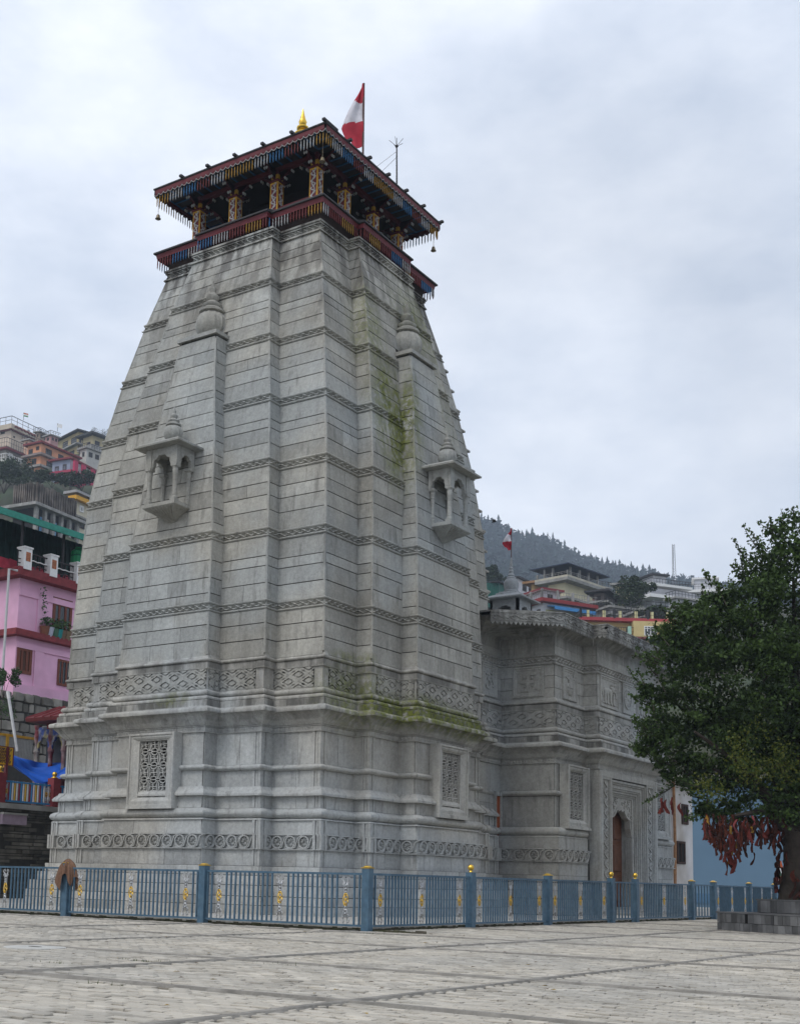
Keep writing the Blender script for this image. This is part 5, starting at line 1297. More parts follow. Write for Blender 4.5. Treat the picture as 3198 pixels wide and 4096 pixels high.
mb.loft([[(ph.o.x + .8, y0, zc_), (ph.o.x + .8, y1, zc_), (ph.o.x + .8, y1, zc_ + .18), (ph.o.x + .8, y0, zc_ + .18)], [(ph.o.x - 5.5, y0, zc_ + 2.2), (ph.o.x - 5.5, y1, zc_ + 2.2), (ph.o.x - 5.5, y1, zc_ + 2.38), (ph.o.x - 5.5, y0, zc_ + 2.38)]]); mb.build('tin_roof', MGRN, can)
mb = MB(); mb.box(ph.o.x + .78, ph.o.x + .86, y0, y1, zc_ - .1, zc_ + .22); mb.build('eave_trim', mat('teal_trim', (.03, .24, .18), .5, .2), can)
for i in range(7): y = ph.o.y - .2 + i * 2.7; mb = MB(); mb.box(ph.o.x + .1, ph.o.x + .2, y, y + .1, ph.o.z + zt, zc_ + .1); mb.build('post', MROOF, can)
mb = MB()
n = 60
for i in range(n):
    y = ph.o.y - 2 + i * .16; mb.box(ph.o.x - 3.0 + .05 * (i % 2), ph.o.x - 2.9 + .05 * (i % 2), y, y + .16, ph.o.z + zt, zc_ + 1.0)
mb.build('corrugated_wall', mat('green_corrugated', (.01, .055, .05), .5, .3, 3), can)
wt = on(167, 1186, 0, ph.o.x - .5)
t = thing('water_drum', 'small bright green drum on the pink house terrace under the canopy', 'drum', (wt.x, wt.y, wt.z - .6)); mb = MB(); mb.lathe([(.3, -.45), (.38, -.4), (.38, .2), (.3, .3), (.18, .36), (.18, .45), (.02, .46)], tuple(wt), 14); mb.build('drum_body', mat('green_plastic', (.02, .30, .12), .4, .1), t); mb = MB(); mb.lathe([(.395, -.05), (.41, -.03), (.395, 0)], tuple(wt), 14); mb.build('drum_rib', MGRN, t)
# flower pots on the maroon ledge
MLEAF = mat('leaf_green', (.05, .095, .03), .7, .3, 6, 0, tone=.35)
def leaves(mb, c, n, rad, s_, tones=(-1, 1), flat=1.):
    for i in range(n):
        d = Vector((R.gauss(0, 1), R.gauss(0, 1), R.gauss(0, 1))).normalized() * (rad * R.random() ** .4); d.z *= flat
        p = Vector(c) + d; u = Vector((R.gauss(0, 1), R.gauss(0, 1), R.gauss(0, .6))).normalized() * s_; v = u.cross(Vector((R.gauss(0, 1), R.gauss(0, 1), R.gauss(0, 1)))).normalized() * s_ * .55
        mb.tone = R.uniform(*tones); a = mb.P(*(p - u)); b = mb.P(*(p + v)); cc = mb.P(*(p + u)); dd = mb.P(*(p - v)); mb.F(a, b, cc, dd)
POTC = [((.18, .07, .04), 'terracotta'), ((.4, .42, .5), 'pale grey'), ((.05, .12, .07), 'dark green'), ((.02, .22, .22), 'teal'), ((.16, .10, .06), 'brown'), ((.2, .14, .08), 'tan')]
for i, (x, (pc, nm)) in enumerate(zip((95, 104, 115, 124, 131, 142), POTC)):
    p = on(x, 1354 + (x - 95) * .24, 0, ph.o.x + .25); t = thing('flower_pot', '%s flower pot with a small plant on the maroon ledge of the pink house' % nm, 'flower pot', tuple(p), 'flower pots on the pink house ledge')
    mb = MB(); mb.lathe([(.18, -.05), (.26, .38), (.28, .42), (.22, .42)], tuple(p), 10); mb.build('pot', mat('pot_' + nm.replace(' ', '_'), pc, .7), t)
    mb = MB(); leaves(mb, p + ZV * .65, 50, .34, .09); 
    if i == 0:
        for q in range(8): leaves(mb, p + ZV * (.9 + q * .2) + Vector((0, -.03 * q, 0)), 5, .16, .09)
    mb.build('plant', MLEAF, t)
# ---- ground terrace, retaining wall, shrine, tarp, coloured fence
X0 = -12.0
def onr(x, y, dx=0): return on(x, y, 0, X0 + dx)
tl = onr(0, 1722); tr_ = onr(105, 1716); ztop = (tl.z + tr_.z) / 2
rw = thing('retaining_wall', 'dark dry stone retaining wall of thin courses left of the tower', 'wall', (X0, tl.y, 0))
mb = MB(); ya, yb_ = -24, 30
mb.box(X0 - 1.2, X0 - .02, ya, yb_, -.1, ztop - .1); body = mb.build('wall_core', MJ, rw)
rows = []; z = 0
while z < ztop - .1:
    h = R.uniform(.08, .17); rows.append((z, min(z + h, ztop - .08))); z += h
cand = []
v0, v1 = onr(-5, 1800).y - 9, onr(130, 1800).y + 3
for z0, z1 in rows:
    y = v0
    while y < v1:
        l = R.uniform(.25, .75); cand.append((z0, z1, y, y + l)); y += l
def wall_stone(mb, z0, z1, y0, y1):
    d = R.uniform(0, .07); g = .012; mb.tone = R.gauss(0, .8)
    mb.loft([[(X0 - .1, y0 + g, z0 + g), (X0 - .1, y1 - g, z0 + g), (X0 - .1, y1 - g, z1 - g), (X0 - .1, y0 + g, z1 - g)], [(X0 + d, y0 + g + R.uniform(0, .02), z0 + g), (X0 + d, y1 - g, z0 + g + R.uniform(0, .01)), (X0 + d + R.uniform(-.02, .02), y1 - g - R.uniform(0, .02), z1 - g), (X0 + d, y0 + g, z1 - g - R.uniform(0, .01))]], cap=2)
holes_ = [(onr(0, 1794), .22), (onr(85, 1768), .2), (onr(25, 1845), .2), (onr(57, 1842), .2), (onr(103, 1850), .2), (onr(40, 1800), .0)]
cand = [c for c in cand if not any(h and abs((c[2] + c[3]) / 2 - p.y) < .25 and abs((c[0] + c[1]) / 2 - p.z) < h for p, h in holes_)]
R.shuffle(cand)
cand.sort(key=lambda c: -(c[1] - c[0]) * (c[3] - c[2]))
for c in cand[:300]: mb = MB(); wall_stone(mb, *c); mb.build('stone', MRUB, body)
mb = MB()
for c in cand[300:]: wall_stone(mb, *c)
mb.build('stones', MRUB, body, kind='stuff')
mb = MB(); mb.loft([[(X0 - 9, ya, ztop - .14), (X0 + .12, ya, ztop - .14), (X0 + .12, yb_, ztop - .14), (X0 - 9, yb_, ztop - .14)], [(X0 - 9, ya, ztop + .05), (X0 + .12, ya, ztop + .05), (X0 + .12, yb_, ztop + .05), (X0 - 9, yb_, ztop + .05)]]); mb.build('terrace', MCONC, kind='structure')
tp0, tp1 = onr(-4, 1742), onr(48, 1745); t = thing('lilac_ledge', 'short lilac painted ledge on the dark stone retaining wall', 'ledge', (X0, tp0.y, tp0.z)); mb = MB(); mb.box(X0, X0 + .25, tp0.y, tp1.y, tp0.z - .25, tp0.z + .1); mb.build('slab', mat('lilac_paint', (.33, .25, .31), .8, .15), t); mb = MB(); mb.box(X0, X0 + .3, tp0.y, tp1.y, tp0.z + .1, tp0.z + .17); mb.build('coping', MCONC, t)
# coloured fence
cf = thing('coloured_fence', 'low fence of multicoloured bars between dark red posts on top of the stone wall', 'fence', (X0, tl.y, ztop))
ft = onr(60, 1668).z; fb = onr(60, 1715).z; fh = 1.5 if ft - ztop > 3 else ft - ztop
xf = X0 - .15
fy0, fy1 = onr(3, 1690).y, onr(120, 1690).y
mc = [mat('bar_blue', (.03, .20, .42), .5), mat('bar_yellow', (.55, .33, .03), .5), mat('bar_white', (.6, .6, .6), .5), mat('bar_red', (.22, .02, .04), .5)]
zb0, zb1 = ztop + .12, ft
mb = MB(); mb.box(xf - .03, xf + .03, fy0 - 6, fy1 + 4, zb1 - .06, zb1); mb.build('rail', mc[0], cf); mb = MB(); mb.box(xf - .03, xf + .03, fy0 - 6, fy1 + 4, zb0, zb0 + .06); mb.build('rail', mc[0], cf)
bm = []
for i in range(4): mb = MB(); mb.box(-.02, .02, -.022, .022, 0, zb1 - zb0 - .02); bm.append(mb.mesh('bar', mc[i]))
nb = 26; gapy = (fy1 - fy0)
for i in range(-8, nb + 14):
    if 0 <= i < nb and i in (1, 3, nb - 4, nb - 2): o = put('ornament', ORN, cf, Matrix.Translation((xf, fy0 + gapy * (i + .5) / nb, zb0)) @ Matrix.Rotation(math.pi / 2, 4, 'Z') @ Matrix.Diagonal((1.3, 1.3, (zb1 - zb0) / 1.05, 1))); put('medallion', MED, o, local=True); continue
    put('bar', bm[(0, 2, 1, 2, 3)[i % 5]], cf, Matrix.Translation((xf, fy0 + gapy * (i + .5) / nb, zb0 + .03)))
mb = MB(); mb.box(-.17, .17, -.17, .17, 0, zb1 - ztop + .25); pm = mb.mesh('post', MMAR); mb = MB(); mb.lathe([(.12, 0), (.14, .03), (.05, .07)] + [(.1 * math.cos(a), .16 + .1 * math.sin(a)) for a in np.linspace(-1.1, 1.57, 7)], (0, 0, zb1 - ztop + .25), 12); pc_ = mb.mesh('ball_finial', MGOLD, True)
for y in (fy0, fy1): o = put('post', pm, cf, Matrix.Translation((xf + .02, y, ztop))); put('ball_finial', pc_, o, local=True)
# blue tarpaulin
XT = X0 - 1.5
a, b, c_, d_ = on(20, 1612, 0, XT - 1), on(142, 1620, 0, XT), on(135, 1668, 0, XT + 1.2), on(95, 1672, 0, XT + 1.2)
tpn = thing('blue_tarpaulin', 'sagging bright blue tarpaulin in front of the red roofed shrine', 'tarpaulin', tuple(a))
mb = MB(); n1_, n2_ = 24, 12; g = []
lo0 = on(12, 1620, 0, XT); lo1 = on(146, 1655, 0, XT + 1.2)
for i in range(n1_ + 1):
    s_ = i / n1_; top = a.lerp(b, s_) - ZV * (.25 * math.sin(math.pi * s_))
    bot = on(12 + s_ * 132, 1622 + 56 * math.sin(math.pi * min(1, s_ * 1.0) ** 1.3) * (1 if s_ < .75 else 1) + (22 * max(0, s_ - .75) / .25), 0, XT + 1.1 * s_)
    g.append([mb.P(*(top.lerp(bot, j / n2_) + Vector((.22 * math.sin(j / n2_ * 5 + s_ * 7) * math.sin(math.pi * s_) + .25 * math.sin(math.pi * j / n2_), 0, .10 * math.sin(j * 1.7 + s_ * 4))))) for j in range(n2_ + 1)])
for i in range(n1_):
    for j in range(n2_): mb.F(g[i][j], g[i + 1][j], g[i + 1][j + 1], g[i][j + 1])
mb.build('sheet', mat('blue_tarpaulin', (.015, .10, .48), .45, .2, 3, .2, 14), tpn, True)
mb = MB(); mb.tube([tuple(a), tuple(on(-8, 1606, 0, XT - 1))], .015, 4); mb.tube([tuple(b), tuple(b + Vector((0, 1.5, .1)))], .015, 4); mb.build('rope', MWHP, tpn)
# red roofed shrine (its front faces the same way as the left face of the tower)
YS_ = on(80, 1600, 0, X0 - 2.5).y
def ys(x, y, d=0.): return on(x, y, 1, YS_ + d)
sh = thing('roadside_shrine', 'small shrine with a dark red sloped roof, painted red columns and an arched dark entrance', 'shrine', (ys(100, 1600).x, YS_, ztop))
e0_, e1_ = ys(57, 1534, -.9), ys(125, 1525, -.9); ez = (e0_.z + e1_.z) / 2; xl_, xr_ = e0_.x, ys(160, 1530, -.9).x
mb = MB(); mb.loft([[(xl_, YS_ - .9, ez - .14), (xr_, YS_ - .9, ez - .14), (xr_, YS_ + 2.4, ez - .14), (xl_, YS_ + 2.4, ez - .14)], [(xl_ - .05, YS_ - .95, ez), (xr_, YS_ - .95, ez), (xr_, YS_ + 2.4, ez), (xl_ - .05, YS_ + 2.4, ez)], [(xl_ + .25, YS_ + .6, ez + .62), (xr_, YS_ + .6, ez + .62), (xr_, YS_ + .9, ez + .62), (xl_ + .25, YS_ + .9, ez + .62)]]); rf = mb.build('roof', mat('red_tin_roof', (.13, .022, .022), .5, .25, 4), sh)
for i in range(6):
    x = xl_ + .05 + i * (xr_ - xl_) / 6; mb = MB(); mb.tube([(x, YS_ - .95, ez + .02), (max(x, xl_ + .25), YS_ + .6, ez + .64)], .035, 4); mb.build('roof_seam', MMAR, rf)
cx_ = [ys(x, 1580).x for x in (80, 110, 138)]; hz_ = ez - ztop
for x in cx_:
    mb = MB(); mb.lathe([(.13, 0), (.13, .15), (.08, .2), (.12, .32), (.09, .42), (.10, .9), (.09, hz_ * .62), (.14, hz_ * .66), (.08, hz_ * .72), (.14, hz_ * .82), (.10, hz_ * .9), (.17, hz_ - .16)], (x, YS_, ztop), 12); mb.build('column', mat('red_column_paint', (.14, .015, .025), .5, .5, 3, col2=(.3, .28, .26)), sh)
zz = ztop + hz_ * .62
for a, b in zip(cx_, cx_[1:]):
    mb = MB(Fr((0, 0, 0), (1, 0, 0), (0, -1, 0))); arch_panel(mb, a, b, -YS_ - .05, -YS_ + .05, zz, ez - .25, (b - a) * .40, (ez - zz) * .55, (a + b) / 2); mb.build('arch', mat('blue_arch', (.03, .06, .22), .6, .6, 9, col2=(.3, .25, .1)), sh)
mb = MB(); mb.box(xl_ + .3, xr_, YS_ - .1, YS_ + .1, ez - .34, ez - .13); mb.build('lintel', MMAR, sh)
mb = MB(); mb.box(cx_[0] + .1, xr_, YS_ + .4, YS_ + 2.2, ztop, ez - .1); mb.build('back_wall', mat('slate_wall', (.07, .07, .08), .8, .3, 3), sh)
# yellow sign
sp_ = on(3, 1611, 0, X0 - .5)
sg = thing('yellow_sign', 'yellow notice board with a red border and dark writing at the left edge', 'sign', (sp_.x, sp_.y, ztop)); hy, hz = abs(on(11, 1611, 0, X0 - .5).y - on(-8, 1611, 0, X0 - .5).y), on(3, 1591, 0, X0 - .5).z - on(3, 1632, 0, X0 - .5).z
yc_ = on(2, 1611, 0, X0 - .5).y
mb = MB(Fr((0, 0, 0), (0, 1, 0), (1, 0, 0))); mb.mi = 0; mb.box(yc_ - .75, yc_ + .6, sp_.x - .02, sp_.x + .02, sp_.z - hz / 2, sp_.z + hz / 2)
mb.mi = 1
for y0, y1, z0, z1 in ((-.75, .6, -.5, -.46), (-.75, .6, .46, .5), (.55, .6, -.46, .46)): mb.box(yc_ + y0, yc_ + y1, sp_.x + .02, sp_.x + .028, sp_.z + z0 * hz, sp_.z + z1 * hz)
mb.mi = 2
for q in range(5):
    z = sp_.z + hz * (.33 - q * .16); y = yc_ - .7
    mb.box(yc_ - .7, yc_ + .42, sp_.x + .02, sp_.x + .03, z + .045, z + .06)
    while y < yc_ + .4:
        w_ = R.uniform(.04, .1); mb.stroke([(y, z + .05), (y + w_ * .3, z - .04), (y + w_ * .8, z - .02), (y + w_, z + .05)], .02, sp_.x + .02, sp_.x + .03); y += w_ + .03
mb.build('board', [mat('sign_yellow', (.75, .42, .02), .5, .1), MRED, mat('sign_ink', (.08, .03, .03), .6)], sg)
mb = MB(); yp = on(11, 1640, 0, X0 - .5).y; mb.box(sp_.x - .05, sp_.x + .05, yp, yp + .1, ztop, sp_.z + hz / 2); mb.build('post', MRED, sg)
# yellow railing, leaning white pole, rubble wall, plastic sheet
rl = thing('yellow_railing', 'yellow topped metal railing with grey bars before the rubble wall', 'railing', tuple(on(40, 1610, 0, X0 - 3)))
y0, y1 = on(-5, 1570, 0, X0 - 3.2).y, on(72, 1580, 0, X0 - 3.2).y; za, zb_ = on(30, 1567, 0, X0 - 3.2).z, on(30, 1612, 0, X0 - 3.2).z
mb = MB(); mb.box(X0 - 3.25, X0 - 3.15, y0, y1, za - .1, za); yq = on(12, 1580, 0, X0 - 3.2).y; mb.box(X0 - 3.25, X0 - 3.12, yq, yq + .12, zb_ - .5, za); mb.build('rail', MYEL, rl)
mb = MB()
for i in range(24): y = y0 + (y1 - y0) * i / 24; mb.box(X0 - 3.22, X0 - 3.18, y, y + .04, zb_ - .3, za - .05)
mb.build('bars', mat('grey_bar', (.28, .28, .27), .6), rl)
pa, pb_ = on(17, 1474, 0, X0 - 3.4), on(37, 1602, 0, X0 - 3.0)
t = thing('leaning_pole', 'white plastic pipe leaning against the rubble wall below the pink house', 'pipe', tuple(pb_)); mb = MB(); mb.tube([tuple(pa), tuple(pb_)], .06, 8); mb.build('pipe', mat('white_pipe', (.6, .6, .6), .5), t); mb = MB(); mb.tube([tuple(pa), tuple(pa - (pa - pb_).normalized() * .3)], .07, 8); mb.build('pipe_collar', MWHP, t)
XR = ph.o.x + 1.0
rb = thing('rubble_wall', 'pale rubble stone wall under the pink house', 'wall', (XR, ph.o.y, ztop))
za = ph.o.z - .2; mb = MB(); mb.box(XR - 1, XR, ph.o.y - 6, ph.o.y + 30, -1, za); rbw = mb.build('wall_core', MJ, rb)
mrb = mat('pale_rubble', (.22, .205, .18), .95, .35, 1.6, .8, 8, col2=(.12, .115, .10), tone=.3)
yy0, yy1 = on(-4, 1560, 0, XR).y, on(150, 1560, 0, XR).y; st_ = MB(); cnt = 0
z = on(60, 1625, 0, XR).z
while z < za:
    h = R.uniform(.28, .5); y = yy0
    while y < yy1:
        l = R.uniform(.35, .9); mb = MB(); mb.tone = R.gauss(0, .8); g_ = .02; q = [(y + g_, z + g_), (y + l * .5, z), (y + l - g_, z + g_ * 2), (y + l - g_, z + h - g_), (y + l * .5, z + h), (y + g_, z + h - g_)]
        q = [(a + R.uniform(-.03, .03), b + R.uniform(-.03, .03)) for a, b in q]; d = R.uniform(.04, .14)
        mb.loft([[(XR - .05, a, b) for a, b in q], [(XR + d, y + l / 2 + (a - y - l / 2) * .82, z + h / 2 + (b - z - h / 2) * .8) for a, b in q]], cap=2)
        mb.build('stone', mrb, rbw); cnt += 1; y += l
    z += h
# ---- hillside ground and the houses climbing it
MHILL = mat('hillside_green', (.035, .05, .022), .95, .4, .25, .6, 2, col2=(.05, .045, .03))
mb = MB(); g = []
for D, y in ((70, 1420), (90, 1330), (130, 1240), (180, 1160), (205, 1148), (225, 1100), (238, 1052), (252, 1036), (268, 1030), (288, 1000), (310, 985), (335, 968), (360, 955)):
    g.append([mb.P(*(at(x, y + (max(0, x - 120) * .12), D) + ZV * 1.2 * math.sin(x * .07 + D))) for x in range(-900, 420, 20)])
g.insert(0, [mb.P(*(Vector(mb.v[i][:2]).to_3d() - ZV * .9)) for i in g[0]])
for a, b in zip(g, g[1:]):
    for i in range(len(a) - 1): mb.F(a[i], a[i + 1], b[i + 1], b[i])
mb.build('left_hillside', MHILL, kind='structure', smooth=True)
col = lambda n, c, **k: mat(n, c, .85, .15, .8, .1, 8, **k)
WD = dict(frame=mat('dark_frame', (.05, .04, .035), .7), fw=.14, dep=.12)
MWF = dict(frame=MWHP, fw=.16, dep=.12)
# corrugated concrete skeleton
h = House('unfinished_building', 'bare concrete building with a tall rusty corrugated parapet and open floors above the canopy', 71, 1027, 1145, 181.4, 26, 160, mat('rust_corrugated', (.045, .038, .034), .9, .3, .7), ang=.12)
hh = h.H
h.slab(hh * .56, .45, 1.3, MCONC, 'floor_slab'); h.slab(hh * .02, .4, 1.0, MCONC, 'floor_slab')
mb = MB(h.R)
for i in range(17): a = i * h.wr / 17; mb.box(a, a + h.wr / 30 * R.uniform(.7, 1.2), 0, .3, hh * .63, hh * (1.0 + R.uniform(-.02, .04)))
mb.fr = h.L
for i in range(10): a = -(i + 1) * h.wl / 10; mb.box(a, a + h.wl / 18 * R.uniform(.7, 1.2), 0, .3, hh * .63, hh * (1.0 + R.uniform(-.02, .04)))
mb.build('corrugation', mat('rust_sheet', (.17, .145, .125), .9, .5, .8, col2=(.07, .058, .05)), h.t)
mb = MB(); P = h.P; mb.loft([[P(-.05, -.05, z), P(h.wr + .05, -.05, z), P(h.wr + .05, h.wl, z), P(-.05, h.wl, z)] for z in (hh * .06, hh * .55)]); mb.build('storey_shade_block', MDK, h.t)  # solid black block, its colour stands in for shade inside the open floors
for i in range(6):
    mb = MB(h.R); a = i * h.wr / 5; mb.box(a - .25, a + .25, .05, .6, hh * .05, hh * .57); mb.build('concrete_column', MCONC, h.t)
for a0, a1, m_ in ((.12, .24, (.10, .25, .42)), (.42, .52, (.12, .28, .45)), (.28, .34, (.35, .33, .3))):
    mb = MB(h.R); mb.box(a0 * h.wr, a1 * h.wr, .06, .1, hh * .12, hh * .42); mb.build('hung_sheet', col('hung_sheet', m_), h.t)
# cream building beside it
h = House('cream_building', 'narrow cream building with a yellow band and tin roof beside the bare concrete building', 157, 1050, 1150, 191.2, 150, 215, col('cream_plaster', (.55, .50, .38)), ang=.1)
h.slab(h.H * .86, h.H * .09, .8, mat('yellow_band', (.65, .33, .02), .6), 'yellow_band'); h.slab(h.H * 1.0, .4, 1.0, mat('pale_tin', (.34, .33, .32), .6, .3), 'roof'); h.slab(h.H * .5, .3, .5, MCONC, 'ledge')
h.win('R', .15, .3, .2, .34, **MWF); h.win('R', .12, .36, .55, .7, **WD); h.win('R', .05, .4, .8, .95, **MWF)
# white house with red balcony
h = House('white_house', 'white and pale blue house with bright red balcony piers', 148, 977, 1036, 262.4, 110, 225, col('white_wall', (.55, .53, .57)), ang=.18)
for z in (.44, .02): h.slab(h.H * z, .5, 1.4, mat('crimson_edge', (.36, .03, .07), .7), 'balcony_slab')
h.slab(h.H, .35, .7, MMAR, 'roof_slab')
mb = MB(h.L); mb.box(-h.wl - .02, 0, .0, .05, -3, h.H); mb.build('blue_side_wall', col('blue_grey_wall', (.25, .28, .36)), h.t)
for v in (.46, .92):
    for u in (.02, .24, .5, .76, .98): 
        mb = MB(h.R); a = u * h.wr; mb.box(a - .6, a + .6, .9, 1.4, h.H * (1 - v) - .5, h.H * (1 - v) + 2.2); mb.build('red_pier', mat('crimson_pier', (.45, .03, .09), .7), h.t)
h.win('R', .12, .26, .14, .4, **MWF); h.win('R', .42, .5, .16, .54, **WD); h.win('R', .6, .85, .2, .48, **MWF); h.win('L', .2, .4, .16, .38, **WD); h.win('L', .62, .84, .2, .42, **WD); h.win('R', .2, .45, .62, .9, **WD)
# orange house
h = House('orange_house', 'orange house with a dark red roof edge below the yellow houses', 86, 943, 996, 288.4, 57, 165, col('orange_plaster', (.62, .28, .15)), ang=.05)
h.slab(h.H, .4, .8, MMAR, 'roof_slab'); h.slab(h.H * .48, .5, 1.0, col('grey_edge', (.25, .2, .18)), 'floor_slab'); h.slab(0, .5, .8, MCONC, 'floor_slab')
for u0, u1, v0, v1 in ((.12, .28, .12, .38), (.46, .6, .14, .42), (.16, .32, .62, .86)): h.win('R', u0, u1, v0, v1, **WD)
for u0, u1, v0, v1 in ((.15, .35, .1, .25), (.6, .9, .16, .44), (.3, .6, .6, .84)): h.win('L', u0, u1, v0, v1, **WD)
# yellow complex
h = House('yellow_house', 'weathered yellow house with several dark windows and flat roofs on top of the ridge', 165, 917, 985, 332.1, 95, 195, col('yellow_plaster', (.42, .34, .17)), ang=-.25)
h.slab(h.H, .4, 1.0, mat('dark_slab', (.05, .05, .05), .9), 'roof_slab'); h.slab(h.H * .55, .4, 1.2, MCONC, 'floor_slab')
for u0, u1, v0, v1 in ((.05, .2, .12, .36), (.3, .45, .12, .36), (.65, .8, .1, .32), (.1, .3, .55, .8)): h.win('L', u0, u1, v0, v1, **WD); h.win('R', u0, u1, v0, v1, **WD)
h.rail(h.H * .56, 1.6, 1.1, MCONC, step=.8)
h = House('yellow_house', 'lower cream yellow house with a dark flat roof at the edge of the tower', 195, 925, 990, 324.0, 175, 245, col('cream_yellow_plaster', (.50, .42, .24)), ang=-.1); h.slab(h.H, .5, 1.5, mat('dark_slab_b', (.06, .06, .06), .9), 'roof_slab'); h.win('R', .1, .3, .15, .4, **WD); h.win('L', .2, .5, .2, .45, **WD); h.win('R', .1, .35, .55, .8, **WD)
h.solid_rail(h.H * .5, 1.2, 1, MCONC)
# cream house top left
h = House('cream_house', 'cream house with a railed roof terrace and round arched parapet at the top left', 22, 907, 952, 348.3, -20, 76, col('cream_wall', (.58, .47, .37)), ang=.1)
h.slab(h.H * .80, .4, .7, MMAR, 'roof_slab'); h.solid_rail(h.H * .82, h.H * .24, 1.2, col('cream_parapet', (.5, .42, .32))); h.rail(h.H * 1.04, 2.4, 1.0, MROOF, step=2.2, th=.07)
h.win('R', .55, .8, .45, .68, **WD); h.win('R', .1, .16, .42, .5, **WD); h.win('L', .3, .5, .1, .3, **WD)
mb = MB(h.R)
for i in range(7): a = (i + .5) * h.wr / 7; mb.stroke([(a + h.wr / 16 * math.cos(t), h.H * .92 + h.H * .07 * math.sin(t)) for t in np.linspace(0, math.pi, 8)], .3, 1.2, 1.5)
mb.build('arched_relief', MMAR, h.t)
# grey old house with balcony
h = House('grey_house', 'grey old house with a long balcony and red eave under the cream house', 12, 948, 993, 299.7, -30, 57, col('grey_old_wall', (.22, .20, .17)), ang=.08)
h.slab(h.H * .8, .35, 1.0, MMAR, 'eave'); h.slab(h.H * .1, .5, 1.6, col('white_edge', (.55, .55, .5)), 'balcony_slab'); h.rail(h.H * .1, 2.0, 1.5, MWHP, step=.7, th=.06); h.rail(h.H * .84, 2.4, 1.2, MROOF, step=.8, th=.05)
h.win('R', .12, .3, .3, .6, **MWF); h.win('R', .4, .52, .34, .8, **WD); h.win('R', .58, .78, .34, .62, **MWF)
for nm, lb, cx, yt, yb, D, xl, xr, c_, an in (('peach_house', 'small peach house squeezed between the cream and orange houses', 62, 938, 958, 305, 50, 84, (.55, .36, .26), .1), ('rose_house', 'narrow rose house with a dark upper window above the orange roof', 108, 928, 945, 322, 96, 124, (.45, .25, .24), -.1),
        ('brown_house', 'small brown house with a grey slab roof behind the cream house', 84, 921, 940, 345, 76, 100, (.30, .22, .16), .2), ('pale_house', 'tiny pale house under the yellow house at the tower edge', 184, 955, 985, 300, 170, 215, (.48, .46, .42), -.1)):
    h = House(nm, lb, cx, yt, yb, D, xl, xr, col(nm + '_wall', c_), ang=an); h.slab(h.H, .3, .6, MCONC, 'roof_slab'); h.win('R', .15, .4, .2, .55, **WD); h.win('R', .6, .85, .2, .55, **WD); h.win('L', .3, .6, .2, .55, **WD); h.rail(h.H + .3, 1.0, .4, MROOF, step=.8, th=.05)
# roof flags on the left houses
for x, y0, y1, D, lb in ((51, 893, 880, 345, 'tiny tricolour flag on the cream house roof at the far left'), (123, 917, 903, 330, 'tiny pale flag on a pole above the yellow house')):
    a, b = at(x, y0 + 3, D), at(x, y1, D); t = thing('roof_flag', lb, 'flag', tuple(a)); mb = MB(); mb.tube([tuple(a), tuple(b)], .08, 4); mb.build('pole', MROOF, t)
    mb = MB(); w_ = Vector((CR.x, CR.y, 0)) * 1.3
    for i in range(3): mb.mi = i if x < 100 else 1; p = b - ZV * .35 * i; mb.quad(tuple(p), tuple(p + w_ - ZV * .3), tuple(p + w_ - ZV * .65), tuple(p - ZV * .35))
    mb.build('cloth', [mat('saffron', (.5, .12, .03)), MWHP, mat('flag_green', (.03, .2, .06))], t)
# ---- plants
def bush_leaves(name, c, rx, rz, n, s_, m_, parent=None, lump=9, **k):
    mb = MB(); L_ = [Vector((R.gauss(0, .5) * rx, R.gauss(0, .5) * rx, abs(R.gauss(0, .55)) * rz)) for i in range(lump)]
    for i in range(n):
        q = L_[i % lump]; d = Vector((R.gauss(0, 1), R.gauss(0, 1), R.gauss(0, 1))).normalized() * R.random() ** .33 * rx * .42; d.z *= rz / rx
        p = Vector(c) + q + d; u = Vector((R.gauss(0, 1), R.gauss(0, 1), R.gauss(0, .5))).normalized() * s_; v = u.cross(Vector((R.gauss(0, 1), R.gauss(0, 1), R.gauss(0, 1)))).normalized() * s_ * .7
        mb.tone = R.uniform(-1, 1); mb.F(mb.P(*(p - u)), mb.P(*(p + v)), mb.P(*(p + u)), mb.P(*(p - v)))
    return mb.build(name, m_, parent, **k)
MDL = mat('dark_foliage', (.028, .045, .018), .8, .35, .8, 0, tone=.4); MML = mat('hill_foliage', (.03, .05, .028), .85, .3, .3, 0, tone=.4)
MBARK = mat('bark', (.05, .04, .032), .95, .35, 6, .7, 14)
def bush(name, lb, x, y, D, rx, rz, n, s_, m_=MDL, cat='bush', gp='shrubs on the slopes'):
    c = at(x, y, D); t = thing(name, lb, cat, tuple(c - ZV * rz * .5), gp); bush_leaves('foliage', c, rx, rz, n, s_, m_, t)
    mb = MB(); 
    for i in range(4): mb.tube([tuple(c - ZV * rz * 1.2), tuple(c + Vector((R.gauss(0, .3) * rx, R.gauss(0, .3) * rx, rz * .3)))], .03 * rx, 5, r2=.01 * rx)
    mb.build('stem', MBARK, t); return t
for i, (x, y, D, rx, rz, lb) in enumerate(((8, 1010, 150, 6, 3.5, 'dark green shrubs on the slope at the left edge, below the grey house'), (30, 1003, 152, 6, 3.5, 'round dark shrub on the slope below the orange house corner'), (52, 1013, 150, 5, 3.0, 'dense dark shrub left of the white and red house'), (85, 1022, 148, 5, 2.6, 'low dark shrub above the rusty corrugated parapet'), (112, 1025, 146, 5, 2.4, 'yellow green shrub above the middle of the rusty parapet'), (150, 1030, 150, 6, 3.4, 'dark bush in front of the white house red balcony'), (175, 1028, 150, 6, 3.5, 'dark bush at the tower edge below the white and red house'), (10, 1032, 140, 7, 3, 'dark shrub just above the green canopy at the left edge'))):
    bush('shrub', lb, x, y, D * 1.62, rx * .5, rz * .5, 800, .24)
